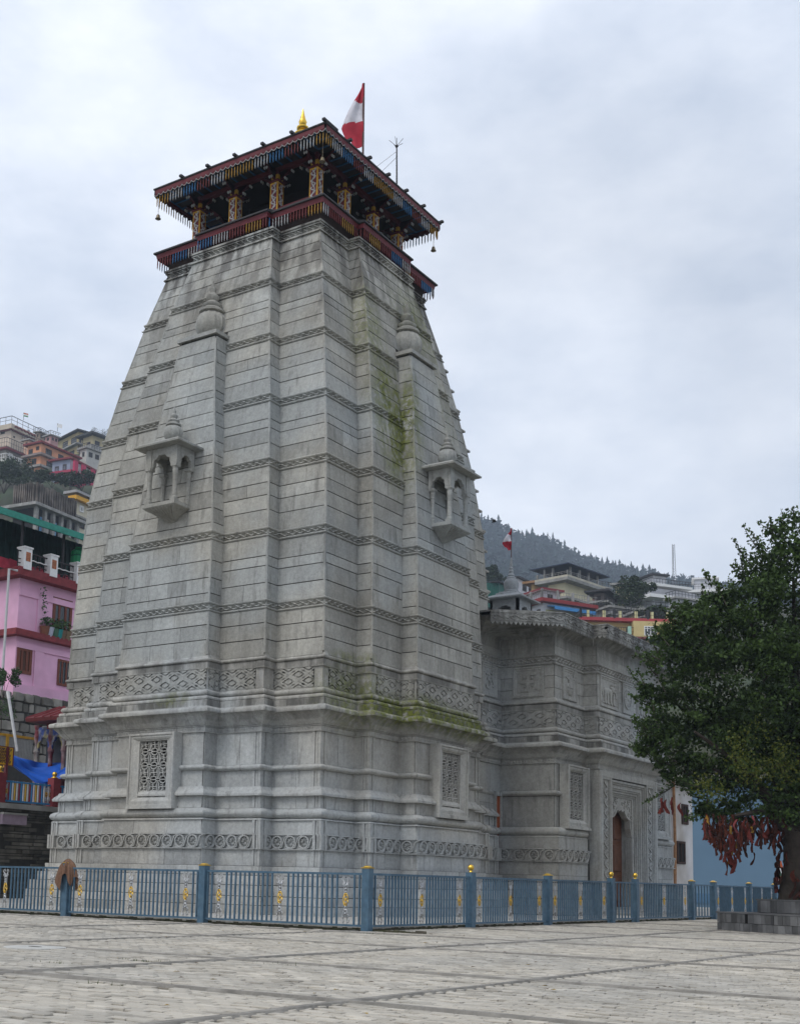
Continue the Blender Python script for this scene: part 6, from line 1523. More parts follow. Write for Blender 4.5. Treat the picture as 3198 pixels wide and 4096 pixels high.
bush('wall_shrub', 'overgrown green shrub on top of the rubble wall below the pink house corner', 10, 1458, 57, .55, .55, 1300, .06, MLEAF, gp=None)
bush('wall_creeper', 'green creeper hanging on the rubble wall at the left edge', 6, 1525, 57, .5, .9, 400, .05, MLEAF, gp=None)
# bare tree on the ridge
c = at(214, 940, 330); t = thing('bare_tree', 'thin bare tree on the ridge beside the tower outline', 'tree', tuple(c)); mb = MB(); mb.tube([tuple(c - ZV * 3), tuple(c + ZV * 1.5)], .25, 5); tw = []
for i in range(22):
    a = R.uniform(0, 6.28); d = Vector((math.cos(a), math.sin(a), R.uniform(.3, 1.2))) * R.uniform(1.2, 2.4); mb.tube([tuple(c + ZV * R.uniform(0, 1.5)), tuple(c + ZV + d * .6), tuple(c + ZV + d)], .08, 3, r2=.03); tw.append(c + ZV + d)
mb.build('trunk', MBARK, t); mb = MB()
for p in tw: leaves(mb, p, 10, .6, .16)
mb.build('crown', MDL, t)
# ================================================================== RIGHT SIDE
# ---- old white building and blue building behind the tree
h = House('old_white_house', 'old peeling white house with small dark shuttered windows beyond the temple hall', 1392, 1650, 1925, 53, 1330, 1478, mat('peeling_white', (.60, .58, .57), .9, .12, 1.2, .4, 9, col2=(.42, .38, .34)), group=None)
h.slab(h.H, .25, .5, col('lime_edge', (.55, .52, .42)), 'roof_edge')
MW2 = dict(frame=mat('old_brown_wood', (.05, .025, .018), .8, .3, 6), glass=MDK, n=2, tr=0, fw=.1, dep=.06)
for x0, x1, y0, y1 in ((1441, 1458, 1793, 1842), (1451, 1464, 1714, 1757)):
    a = [on(x, y0, 0, h.o.x).y - h.o.y for x in (x0, x1)]; window(h.R, a[0], a[1], on(x0, y1, 0, h.o.x).z - h.o.z, on(x0, y0, 0, h.o.x).z - h.o.z, h.t, **MW2)
mb = MB(h.R); a = on(1431, 1800, 0, h.o.x).y - h.o.y; mb.tube([(a, .12, h.H), (a + .1, .12, h.H * .5), (a, .12, -.5)], .07, 6); mb.build('rusty_pipe', mat('rusty_pipe', (.30, .16, .08), .8, .3, 6), h.t)
bl = House('blue_house', 'plain sky blue painted house wall behind the tree', 1790, 1655, 1935, 61, 1474, None, mat('sky_blue_plaster', (.125, .21, .30), .8, .06, .8, .1, 20), group=None)
bl.slab(bl.H, .3, .6, MCONC, 'roof_edge'); bl.slab(0, .5, .05, mat('blue_skirting', (.08, .17, .28), .8), 'skirting')
# ---- houses on the right slope
h = House('cream_house', 'big cream house with an open terrace under a dark blue sheet roof', 1204, 1240, 1300, 207.2, 1168, 1262, col('cream_plaster_b', (.62, .56, .38)), ang=-.17)
h.slab(h.H, .5, 1.6, MCONC, 'terrace_slab'); h.solid_rail(h.H + .5, .35, 1.6, col('pale_parapet', (.5, .46, .36))); h.slab(h.H * .36, .35, 1.2, MCONC, 'ledge')
P = h.P; mb = MB(); zt_ = h.H + 2.5; o = 2.2; W_, L_ = h.wr + o, h.wl + o
mb.loft([[P(-o, -o, zt_), P(W_, -o, zt_), P(W_, L_, zt_), P(-o, L_, zt_)], [P(-o, -o, zt_ + .15), P(W_, -o, zt_ + .15), P(W_, L_, zt_ + .15), P(-o, L_, zt_ + .15)], [P(h.wr * .5, h.wl * .2, zt_ + 1.3), P(h.wr * .6, h.wl * .2, zt_ + 1.3), P(h.wr * .6, h.wl * .9, zt_ + 1.3), P(h.wr * .5, h.wl * .9, zt_ + 1.3)]]); mb.build('sheet_roof', mat('dark_blue_sheet', (.03, .045, .085), .5, .3, .8), h.t)
for u in (0, .34, .67, 1):
    mb = MB(h.R); a = u * h.wr; mb.box(a - .15, a + .15, .9, 1.2, h.H, zt_ + .1); mb.build('roof_post', MCONC, h.t)
for u in (.5, 1):
    mb = MB(h.L); a = -u * h.wl; mb.box(a - .12, a + .12, .9, 1.2, h.H, zt_ + .1); mb.build('roof_post', MCONC, h.t)
h.rail(h.H + .85, .6, 1.6, MCONC, step=.6, post=3)
mb = MB(); mb.loft([[P(2, 2, z), P(h.wr, 2, z), P(h.wr, h.wl, z), P(2, h.wl, z)] for z in (h.H + .4, zt_)]); mb.build('terrace_back_wall', MDK, h.t)  # black block added to paint the shade under the sheet roof
h.win('R', .2, .35, .62, .8, **WD); h.win('L', .3, .5, .25, .5, **WD)
h = House('white_house', 'small plain white house with two windows beside the roof kiosk dome', 1103, 1232, 1268, 225.7, 1090, 1142, col('white_wall_b', (.60, .60, .63)), ang=0); h.slab(h.H, .3, .6, MROOF, 'roof'); h.win('R', .25, .45, .25, .6, **WD); h.win('R', .6, .8, .25, .6, **WD)
h = House('ochre_house', 'small ochre house tucked left of the big cream house', 1138, 1245, 1275, 220.2, 1132, 1180, col('ochre_plaster', (.55, .36, .16)), ang=0); h.slab(h.H, .4, 1.2, col('ochre_edge', (.3, .16, .07)), 'roof_slab'); h.win('R', .15, .4, .2, .65, **WD); h.win('R', .5, .7, .2, .65, **WD)
h = House('white_terrace_house', 'white house with a red edged terrace railing over a bright blue awning', 1158, 1284, 1330, 170.2, 1132, 1253, col('white_wall_c', (.55, .56, .60)), ang=-.5)
h.slab(h.H, .5, 1.0, mat('red_terrace_edge', (.26, .03, .028), .7), 'terrace_edge'); h.rail(h.H + .5, 1.1, .9, MCONC, step=.45, post=2.6)
P = h.P; mb = MB(); mb.loft([[P(.1, .1, z), P(h.wr * .36, .1, z), P(h.wr * .36, 4.5, z), P(.1, 4.5, z)] for z in (h.H + .5, h.H * 1.6)]); rr_ = mb.build('terrace_room', bpy.data.materials['white_wall_c'], h.t)
mb = MB(); mb.loft([[P(-.5, -.5, z), P(h.wr * .42, -.5, z), P(h.wr * .42, 5, z), P(-.5, 5, z)] for z in (h.H * 1.6, h.H * 1.6 + .3)]); mb.build('room_roof', MMAR, rr_)
mb = MB(h.R); mb.loft([[(.6, 0, h.H * .86), (h.wr, 0, h.H * .86), (h.wr, 0, h.H * .9), (.6, 0, h.H * .9)], [(.6, 1.7, h.H * .74), (h.wr, 1.7, h.H * .74), (h.wr, 1.7, h.H * .78), (.6, 1.7, h.H * .78)]]); mb.box(.6, h.wr, 1.7, 1.76, h.H * .62, h.H * .78); mb.build('blue_awning', mat('awning_blue', (.04, .22, .50), .5, .15), h.t)
mb = MB(h.R); mb.box(.4, h.wr - .05, -.1, .05, -1, h.H * .7); mb.build('lime_wall', col('lime_wall', (.42, .42, .22)), h.t)
window(Fr(h.R(0, .06, 0), h.R.u, h.R.n), h.wr * .5, h.wr * .7, h.H * .1, h.H * .55, h.t, **WD); window(Fr(h.R(0, .06, 0), h.R.u, h.R.n), h.wr * .15, h.wr * .3, h.H * .1, h.H * .55, h.t, **WD); h.win('L', .25, .5, .25, .6, **WD)
window(Fr(h.R(0, -.1, 0), h.R.u, h.R.n), h.wr * .1, h.wr * .2, h.H * 1.15, h.H * 1.45, h.t, **WD)
h = House('dark_old_house', 'dark weathered house with a tin roof and pale door wall', 1287, 1262, 1315, 188.7, 1266, 1318, col('dark_old_wall', (.13, .11, .10)), ang=.1)
h.slab(h.H, .3, 1.2, MROOF, 'tin_roof'); h.slab(h.H * .55, .3, .9, MCONC, 'floor_slab')
mb = MB(h.R); mb.box(.3, h.wr * .98, 0, .05, h.H * .06, h.H * .52); mb.build('pale_wall', col('pale_wall', (.55, .52, .42)), h.t)
h.win('R', .42, .62, .58, .92, frame=MMAR, glass=MMAR); h.win('R', .1, .3, .12, .4, **WD); h.win('L', .3, .7, .12, .4, **WD)
h = House('yellow_back_house', 'pale yellow house with a black water tank on its roof behind the round tree', 1330, 1246, 1290, 259.0, 1312, 1392, col('pale_yellow', (.50, .44, .26)), ang=.1); h.slab(h.H, .4, 1.0, MCONC, 'roof_slab'); h.win('R', .7, .9, .2, .5, **WD); h.win('L', .2, .6, .2, .5, **WD)
wt = at(1328, 1240, 258); t = thing('water_tank', 'black plastic water tank on the pale yellow roof', 'water tank', tuple(wt)); mb = MB(); mb.lathe([(.6, -.6), (.62, .3), (.45, .55), (.2, .62), (.2, .7)], tuple(wt), 12); mb.build('tank', mat('black_plastic', (.02, .02, .022), .4), t); mb = MB(); mb.box(wt.x - .7, wt.x + .7, wt.y - .7, wt.y + .7, wt.z - .9, wt.z - .6); mb.build('tank_stand', MCONC, t)
h = House('modern_white_house', 'modern white house with stacked balconies and a small roof room', 1392, 1249, 1312, 218.3, 1372, 1450, col('white_wall_d', (.48, .49, .52)), ang=-.6)
h.slab(h.H * .97, .45, 1.5, MWHP, 'roof_slab'); h.slab(h.H * .54, .6, 2.0, MWHP, 'balcony_slab', r=h.wr + 3); h.slab(h.H * .02, .6, 1.2, MWHP, 'lower_slab')
h.rail(h.H, 1.2, 1.4, MROOF, step=.6, th=.04); h.solid_rail(h.H * .56, 1.5, 1.8, col('grey_parapet', (.36, .36, .38)))
h.win('R', .1, .45, .12, .3, **WD); h.win('R', .5, .95, .12, .3, **WD); h.win('R', .1, .6, .62, .95, frame=MROOF); h.win('L', .3, .7, .14, .36, **WD)
P = h.P; mb = MB(); mb.loft([[P(.5, .5, z), P(h.wr * .55, .5, z), P(h.wr * .55, 4, z), P(.5, 4, z)] for z in (h.H, h.H + 2.2)]); rr_ = mb.build('roof_room', col('white_wall_e', (.5, .5, .52)), h.t); mb = MB(); mb.loft([[P(-.2, -.2, z), P(h.wr * .6, -.2, z), P(h.wr * .6, 5, z), P(-.2, 5, z)] for z in (h.H + 2.2, h.H + 2.5)]); mb.build('room_roof', MROOF, rr_)
h = House('yellow_wide_house', 'wide yellow house with a red roof edge and mint railing posts behind the hall eave', 1250, 1324, 1385, 148.0, None, 1420, col('warm_yellow', (.60, .47, .22)), ang=-.93)
h.slab(h.H, .4, 1.0, mat('bright_red_edge', (.36, .05, .06), .7), 'roof_edge'); h.rail(h.H + .3, 1.0, .9, MROOF, step=.35, th=.025, post=4)
for i in range(6):
    mb = MB(h.R); a = i * h.wr / 5; mb.box(a - .15, a + .15, .6, .9, h.H, h.H + 1.3); mb.build('yellow_pier', col('cream_pier', (.6, .55, .3)), h.t)
h.slab(h.H * .38, .2, 1.3, mat('pink_edge', (.4, .12, .12), .7), 'floor_edge'); h.rail(h.H * .38 + .2, 1.1, 1.3, MROOF, step=.3, th=.03)
for i in range(5):
    mb = MB(h.R); a = i * h.wr / 4; mb.box(a - .2, a + .2, 1.1, 1.4, h.H * .38, h.H * .38 + 1.4); mb.build('mint_pier', col('mint', (.35, .55, .45)), h.t)
h.win('R', .72, .86, .18, .6, frame=MWHP, n=4); h.win('R', .9, .99, .15, .5, frame=mat('blue_trim', (.05, .2, .4), .6)); h.win('R', .04, .12, .2, .6, **WD); h.win('R', .3, .4, .2, .6, **WD); h.win('R', .5, .58, .2, .6, **WD); h.win('R', .6, .95, .7, .98, **WD); h.win('R', .1, .3, .7, .98, **WD)
mb = MB(h.R); mb.box(h.wr * .55, h.wr + .5, -.1, 1.4, h.H * .38 + .2, h.H - .02); mb.build('front_bay', bpy.data.materials['warm_yellow'], h.t)
window(Fr(h.R(0, 1.4, 0), h.R.u, h.R.n), h.wr * .68, h.wr * .84, h.H * .48, h.H * .82, h.t, frame=MWHP, n=4, fw=.1)
h = House('white_far_house', 'long white house on the right skyline with a railed roof and small roof hut', 1540, 1262, 1330, 236.8, 1440, 1650, col('white_wall_f', (.46, .47, .50)), ang=.35)
h.slab(h.H, .5, 1.4, MWHP, 'roof_slab'); h.rail(h.H + .5, 1.1, 1.3, MROOF, step=.7, th=.04); h.win('L', .1, .25, .15, .4, **WD); h.win('L', .4, .6, .15, .4, **WD); h.win('R', .2, .4, .15, .4, **WD)
h.slab(h.H * .5, .4, 1.2, MWHP, 'floor_slab')
P = h.P; mb = MB(); mb.loft([[P(1, 1, z), P(5, 1, z), P(5, 5, z), P(1, 5, z)] for z in (h.H + .4, h.H + 3.0)]); rr_ = mb.build('roof_hut', col('white_wall_g', (.5, .5, .52)), h.t); mb = MB(); mb.loft([[P(.5, .5, z), P(5.5, .5, z), P(5.5, 5.5, z), P(.5, 5.5, z)] for z in (h.H + 3.0, h.H + 3.3)]); mb.build('hut_roof', MWHP, rr_)
c = at(1073, 1262, 200); t = thing('green_shed', 'dark green corrugated shed left of the kiosk dome', 'shed', tuple(c)); mb = MB(); 
for i in range(14): q = c - Vector((CR.x, CR.y, 0)) * (i * .28); mb.box(q.x - .15, q.x + .15, q.y - 2, q.y + .05 * (i % 2), c.z - 3, c.z + 1.0)
mb.build('sheet_wall', MGRN, t); mb = MB(); mb.box(c.x - 4.2, c.x + .6, c.y - 2.8, c.y + 1, c.z + 1.0, c.z + 1.2); mb.build('sheet_roof', MROOF, t)
for nm, lb, cx, yt, yb, D, xl, xr, c_, an in (('grey_house', 'small grey flat roofed house above the yellow wide house', 1300, 1296, 1324, 175, 1262, 1345, (.34, .33, .32), -.6), ('tan_house', 'tan house with two dark windows below the modern white house', 1370, 1302, 1330, 165, 1340, 1415, (.45, .38, .26), -.7), ('white_low_house', 'low white house with a railed roof right of the modern white house', 1440, 1276, 1310, 200, 1425, 1500, (.46, .46, .48), -.5), ('brick_house', 'small brick red house behind the cream house on the right slope', 1272, 1252, 1275, 240, 1262, 1296, (.24, .12, .09), -.5)):
    h = House(nm, lb, cx, yt, yb, D, xl, xr, col(nm + '_wall_b', c_), ang=an); h.slab(h.H, .3, .6, MCONC, 'roof_slab'); h.win('R', .15, .35, .2, .55, **WD); h.win('R', .6, .8, .2, .55, **WD); h.rail(h.H + .3, 1.0, .4, MROOF, step=.7, th=.04); h.slab(h.H * .45, .2, .5, MCONC, 'floor_slab')
# ---- lattice mast
m0, m1 = at(1437, 1262, 290), at(1434.5, 1161, 290); t = thing('lattice_mast', 'tall thin lattice radio mast behind the modern white house', 'mast', tuple(m0))
mb = MB(); cs = []
for a in range(3): d = Vector((math.cos(a * 2.09), math.sin(a * 2.09), 0)) * .5; mb.tube([tuple(m0 + d), tuple(m1 + d * .6)], .06, 4)
mb.build('leg', mat('mast_steel', (.25, .25, .27), .5), t)
mb = MB(); n = 18
for i in range(n):
    for a in range(3):
        d0 = Vector((math.cos(a * 2.09), math.sin(a * 2.09), 0)) * .26; d1 = Vector((math.cos(a * 2.09 + 2.09), math.sin(a * 2.09 + 2.09), 0)) * .26
        mb.tube([tuple(m0.lerp(m1, i / n) + d0), tuple(m0.lerp(m1, (i + 1) / n) + d1)], .022, 3)
mb.build('brace', bpy.data.materials['mast_steel'], t)
# ---- right hillside, forest hill
mb = MB(); g = []
for D, y in ((72, 1900), (84, 1600), (115, 1450), (140, 1395), (160, 1345), (180, 1322), (205, 1306), (235, 1296), (265, 1290), (320, 1290)): g.append([mb.P(*at(x, y + (0 if x < 1500 else 4), D)) for x in range(960, 2500, 60)])
g.insert(0, [mb.P(*(Vector(mb.v[i][:2]).to_3d() - ZV * .9)) for i in g[0]])
for a, b in zip(g, g[1:]):
    for i in range(len(a) - 1): mb.F(a[i], a[i + 1], b[i + 1], b[i])
mb.build('right_hillside', MHILL, kind='structure', smooth=True)
ridge = [(-500, 700), (-300, 760), (-60, 900), (20, 925), (120, 965), (420, 1010), (760, 1060), (980, 1104), (1030, 1122), (1052, 1127), (1070, 1134), (1099, 1147), (1144, 1157), (1183, 1172), (1211, 1188), (1240, 1198), (1276, 1213), (1316, 1222), (1347, 1234), (1386, 1237), (1440, 1250), (1520, 1262), (1640, 1275), (1900, 1290), (2100, 1330)]
rx_ = np.arange(-500, 2101, 20); ryy = np.interp(rx_, [a for a, b in ridge], [b for a, b in ridge])
def DR(x): return 1150 if x < 1150 else 1150 - (x - 1150) * .12
mb = MB(); g = []
for k_ in range(9):
    t_ = k_ / 8; row = []
    for x, y in zip(rx_, ryy):
        D = DR(x) * (1 - t_) + 420 * t_; yy = y + (1345 - y) * t_ ** .9
        p = at(x, yy, D); p.z += 3 * math.sin(x * .05 + k_); row.append(mb.P(*p))
    g.append(row)
back = [mb.P(*(Vector(mb.v[i]) + Vector((-60, 90, -90)))) for i in g[0]]; g.insert(0, back)
for a, b in zip(g, g[1:]):
    for i in range(len(a) - 1): mb.F(a[i], a[i + 1], b[i + 1], b[i])
MFOR = mat('forest_floor', (.014, .026, .018), .95, .3, .02, 0)
mb.build('forest_hill', MFOR, kind='structure', smooth=True)
MCON = mat('conifer_needles', (.010, .024, .019), .9, .3, .05, 0, tone=.35)
def conifer(mb, p, h_, r_):
    mb.tone = R.uniform(-1, 1); n = 6; off = R.uniform(0, 6)
    for j in range(4):
        z0, z1 = h_ * (.1 + .2 * j), h_ * (.42 + .195 * j); rr = r_ * (1 - .22 * j); top = mb.P(p.x, p.y, p.z + z1)
        ids = []
        for k_ in range(n * 2):
            a = off + j + k_ * math.pi / n; q = rr * (1 if k_ % 2 else .55) * R.uniform(.8, 1.2); ids.append(mb.P(p.x + q * math.cos(a), p.y + q * math.sin(a), p.z + z0 + (0 if k_ % 2 else .06 * h_)))
        for k_ in range(n * 2): mb.F(ids[k_], ids[(k_ + 1) % (n * 2)], top)
def broad(mb, p, h_, r_):
    mb.tone = R.uniform(-1, 1)
    for j in range(14):
        c = p + Vector((R.gauss(0, .5) * r_, R.gauss(0, .5) * r_, h_ * R.uniform(.3, .95))); q = r_ * R.uniform(.3, .6); u = Vector((R.gauss(0, 1), R.gauss(0, 1), R.gauss(0, .4))).normalized() * q; v = u.cross(Vector((R.gauss(0, 1), R.gauss(0, 1), R.gauss(0, 1)))).normalized() * q
        mb.F(mb.P(*(c - u)), mb.P(*(c + v)), mb.P(*(c + u)), mb.P(*(c - v)))
def ground_at(x, t_):
    y = float(np.interp(x, rx_, ryy)); D = DR(x) * (1 - t_) + 420 * t_; yy = y + (1345 - y) * t_ ** .9; return at(x, yy, D)
fm = MB()
for i in range(3300):
    x = R.uniform(985, 1720) if i < 2900 else R.uniform(-60, 130); t_ = R.random() ** 1.25 * .75; p = ground_at(x, t_) - ZV * 1.5
    (conifer if R.random() < .4 else broad)(fm, p, R.uniform(8, 14), R.uniform(2.8, 4.8))
fm.build('forest', MCON, kind='stuff')
# conifers that stand out singly on the skyline
sl = [1026, 1040, 1054, 1062, 1083, 1104, 1112, 1122, 1134, 1146, 1158, 1167, 1178, 1191, 1203, 1216, 1224, 1233, 1247, 1259, 1270, 1283, 1294, 1306, 1320, 1333, 1345, 1358, 1370, 1384, 1398]
for i, x in enumerate(sl):
    p = ground_at(x, 0.0) - ZV * 1; h_ = R.uniform(10, 17)
    t = thing('conifer', 'dark conifer standing on the misty ridge line behind the hall roof and houses', 'tree', tuple(p), 'conifers along the ridge'); mb = MB(); conifer(mb, p, h_, h_ * R.uniform(.2, .34)); mb.build('crown', MCON, t); mb = MB(); mb.tube([tuple(p), tuple(p + ZV * h_ * .5)], .3, 4); mb.build('trunk', MBARK, t)
for i, (x, y, D, rx, rz, lb) in enumerate(((1345, 1285, 96, 2.6, 3.0, 'large round dark tree between the dark old house and the modern white house'), (1362, 1262, 97, 1.8, 1.8, 'upper leafy top of a tree in front of the pale yellow house'), (1262, 1305, 95, .8, .6, 'dark bush below the cream house right corner'), (1042, 1232, 130, 2.0, 1.8, 'dark tree at the tower edge left of the kiosk dome'), (1058, 1238, 128, 1.8, 1.2, 'low dark tree behind the kiosk dome'), (1400, 1310, 86, 2.0, 1.0, 'bush under the modern white house'), (1440, 1390, 70, 2.0, 1.6, 'bush behind the hall roof near the big tree'), (1405, 1395, 66, 1.5, 1.0, 'small bush under the yellow wide house'))):
    bush('broadleaf_tree' if rz > 1.7 else 'bush', lb, x, y, D * 1.85, rx * .95, rz * .95, 1600, .19, cat='tree' if rz > 1.7 else 'bush', gp='greenery among the right slope houses')
# ---- stepped planter with slate slabs
e1 = Vector((.842, -.540, 0)).normalized(); e2 = Vector((.540, .842, 0)); A0 = Vector((13.22, .91, 0))
pl = thing('tree_planter', 'two tiered planter faced with upright dark slate slabs around the big tree', 'planter', (15, 1.5, 0))
MSL = mat('slate_slab', (.125, .125, .125), .85, .3, 3, .4, 25, tone=.3)
def tier(o, ln, dp, z0, z1, rws, nm):
    F1 = Fr(o, e1, -e2); mb = MB(Fr(o, e1, e2)); mb.box(.02, ln - .02, .02, dp - .02, z0, z1 - .01); b_ = mb.build(nm, MJ, pl)
    for F2, l in ((F1, ln), (Fr(o, -e2, -e1), dp)):
        for r0, r1 in rws:
            a = 0
            while a < l - .02:
                w_ = min(R.choice((.1, .13, .16, .2, .24)), l - a); s_ = a if F2 is F1 else -a - w_; d = R.uniform(0, .018); mb = MB(F2); mb.tone = R.gauss(0, 1); mb.bev(s_ + .004, s_ + w_ - .004, -.03, .012 + d, r0 + .004, r1 - .004, .006); mb.build('slate_slab', MSL, b_); a += w_
    mb = MB(Fr(o, e1, e2)); mb.box(-.03, ln + .03, -.03, dp + .03, z1 - .01, z1 + .025); mb.build('coping', MSL, b_)
tier(A0, 4.8, 4.6, 0, .44, ((0, .2), (.2, .43)), 'lower_tier')
tier(A0 + e1 * .62 + e2 * .75, 3.6, 3.2, .46, .78, ((.47, .77),), 'upper_tier')
mb = MB()
for i in range(900):
    p = A0 + e1 * R.uniform(.7, 4.1) + e2 * R.uniform(.8, 3.8); h_ = R.uniform(.03, .1); a = R.uniform(0, 6)
    mb.poly([(p.x, p.y, .8), (p.x + .02 * math.cos(a), p.y + .02 * math.sin(a), .8), (p.x + .03 * math.cos(a + 1), p.y + .03, .8 + h_)])
mb.build('planter_grass', mat('planter_grass', (.03, .055, .012), .8), kind='stuff')
# ---- the big tree
TC = A0 + e1 * 1.4 + e2 * 1.32
d = TC - CP; DT = d.dot(CF); TX = (PX + FX * d.dot(CR) / DT) / T
tree = thing('big_tree', 'big dense dark green tree rising from the slate planter on the right', 'tree', (TC.x, TC.y, .78))
ppm = FX / T / DT
def tp(x, y, dd=0.): return at(x, y, DT + dd)
mb = MB(); base = Vector((TC.x, TC.y, .7)); fork = tp(TX, 1770)
mb.tube([tuple(base), tuple(base + ZV * .4), tuple(base.lerp(fork, .5) + Vector((.05, 0, 0))), tuple(fork)], [.50, .43, .40, .38], 12)
limbs = [(1640, 1560, 0), (1560, 1480, .5), (1700, 1400, .8), (1790, 1500, -.5), (1480, 1560, -.8), (1600, 1330, -.6), (1690, 1220, .2), (1520, 1640, -.4), (1850, 1400, .4), (1440, 1500, .9), (1560, 1740, -.8), (1640, 1250, .2)]
for x, y, dd in limbs:
    e = tp(x, y, dd); q = fork.lerp(e, .5) + Vector((0, 0, .3)); mb.tube([tuple(fork - ZV * .2), tuple(q), tuple(e)], [.18, .10, .03], 6)
smooth_by_angle(mb.build('trunk', MBARK, tree), 60)
MTL = bpy.data.materials.new('tree_leaf'); MTL.use_nodes = True
def leafmat(m, c0, c1):
    t = m.node_tree; b = t.nodes['Principled BSDF']; b.inputs['Roughness'].default_value = .55; b.inputs['Specular IOR Level'].default_value = .22
    a = t.nodes.new('ShaderNodeAttribute'); a.attribute_name = 'tone'; r = t.nodes.new('ShaderNodeValToRGB')
    r.color_ramp.elements[0].color = (*c0, 1); r.color_ramp.elements[1].color = (*c1, 1); t.links.new(a.outputs['Fac'], r.inputs[0]); t.links.new(r.outputs[0], b.inputs['Base Color'])
    tr = t.nodes.new('ShaderNodeBsdfTranslucent'); t.links.new(r.outputs[0], tr.inputs[0]); ms = t.nodes.new('ShaderNodeMixShader'); ms.inputs[0].default_value = .32
    t.links.new(b.outputs[0], ms.inputs[1]); t.links.new(tr.outputs[0], ms.inputs[2]); t.links.new(ms.outputs[0], t.nodes['Material Output'].inputs[0])
leafmat(MTL, (.016, .031, .010), (.095, .155, .040))
clumps = [(1640, 1200, 62), (1700, 1140, 70), (1690, 1230, 90), (1610, 1290, 80), (1700, 1330, 150), (1510, 1360, 90), (1470, 1430, 90), (1570, 1460, 140), (1445, 1530, 80), (1425, 1590, 58), (1530, 1590, 110), (1640, 1590, 140), (1700, 1480, 160), (1475, 1650, 55), (1540, 1690, 70), (1640, 1700, 85), (1710, 1690, 100), (1375, 1588, 28), (1385, 1480, 30), (1440, 1370, 55), (1450, 1300, 26), (1530, 1275, 36), (1490, 1310, 45), (1400, 1545, 40), (1505, 1735, 30), (1420, 1640, 24), (1580, 1360, 100),
          (1830, 1250, 130), (1860, 1420, 180), (1850, 1600, 170), (1950, 1500, 140), (1780, 1700, 90), (1790, 1130, 80), (1760, 1400, 180), (1590, 1550, 120)]
P_, S_, TN = [], [], []
for x, y, rp_ in clumps:
    rm = rp_ / ppm; c = np.array(tp(x, y, NR.uniform(-.35, .35) * rm)); rm *= .93; ns = int(6 + 33 * rm ** 2 * (1 if x < 1760 else .55))
    for i in range(ns):
        dvec = NR.normal(size=3); dvec /= np.linalg.norm(dvec); dvec[2] *= .9
        sc_ = c + dvec * rm * (NR.uniform(.25, 1.0) ** .45); sr = NR.uniform(.16, .34) * min(1, rm * 1.3); n_ = NR.randint(36, 66)
        pp = NR.normal(size=(n_, 3)) * sr * .55 * np.array([1.1, 1.1, .7]) + sc_
        P_.append(pp); S_.append(NR.uniform(.036, .070, n_)); TN.append(np.clip(NR.normal(.40, .18, n_) + NR.normal(0, .20) + (.35 if NR.rand() < .06 else 0), 0, 1))
# leafy shoots that stick out of the crown
for x0, y0, x1, y1 in ((1620, 1230, 1562, 1150), (1610, 1240, 1580, 1190), (1640, 1190, 1596, 1128), (1655, 1170, 1640, 1100), (1675, 1150, 1665, 1088), (1600, 1260, 1560, 1205), (1500, 1330, 1497, 1248), (1520, 1300, 1535, 1240), (1440, 1330, 1405, 1290), (1440, 1350, 1425, 1300), (1410, 1500, 1352, 1487), (1420, 1580, 1338, 1592), (1400, 1600, 1352, 1612), (1470, 1650, 1372, 1712), (1470, 1640, 1410, 1650), (1500, 1700, 1462, 1690), (1510, 1730, 1495, 1745), (1590, 1240, 1575, 1175), (1690, 1120, 1690, 1082), (1400, 1440, 1378, 1412), (1410, 1400, 1390, 1370)):
    a, b = tp(x0, y0, NR.uniform(-.4, .4)), tp(x1, y1, NR.uniform(-.4, .4)); mid = a.lerp(b, .5) + Vector((0, 0, -.06)); tw = MB(); tw.tube([tuple(a), tuple(mid), tuple(b)], [.022, .014, .006], 4); tw.build('twig', MBARK, tree)
    l = (b - a).length; n_ = int(60 * l)
    tt = NR.uniform(.1, 1.02, n_); pp = np.array([list(a.lerp(b, t)) for t in tt]) + NR.normal(size=(n_, 3)) * .07 * (1.25 - tt[:, None])
    P_.append(pp); S_.append(NR.uniform(.035, .055, n_)); TN.append(np.clip(NR.normal(.45, .2, n_), 0, 1))
for x, y, rp_ in clumps[:27]:
    for i in range(int(1 + rp_ / 28)):
        th = math.radians(NR.uniform(75, 200)); l_ = NR.uniform(18, 42); x0, y0 = x + rp_ * .75 * math.cos(th), y - rp_ * .75 * math.sin(th); x1, y1 = x + (rp_ * .95 + l_) * math.cos(th), y - (rp_ * .95 + l_) * math.sin(th) - 8
        if x1 < 1335 or x1 > 1700 or (x1 < 1480 and y1 < 1270) or (x1 < 1560 and y1 < 1200) or y1 < 1110: continue
        a, b = tp(x0, y0, NR.uniform(-1, .3)), tp(x1, y1, NR.uniform(-1, .3)); tw = MB(); tw.tube([tuple(a), tuple(a.lerp(b, .5) - ZV * .04), tuple(b)], [.016, .010, .004], 4); tw.build('twig', MBARK, tree)
        n_ = int(46 * (b - a).length) + 8; tt = NR.uniform(.0, 1.03, n_)
        P_.append(np.array([list(a.lerp(b, t)) for t in tt]) + NR.normal(size=(n_, 3)) * .065 * (1.3 - tt[:, None])); S_.append(NR.uniform(.038, .060, n_)); TN.append(np.clip(NR.normal(.5, .2, n_), 0, 1))
P_ = np.concatenate(P_); S_ = np.concatenate(S_); TN = np.concatenate(TN); n = len(P_)
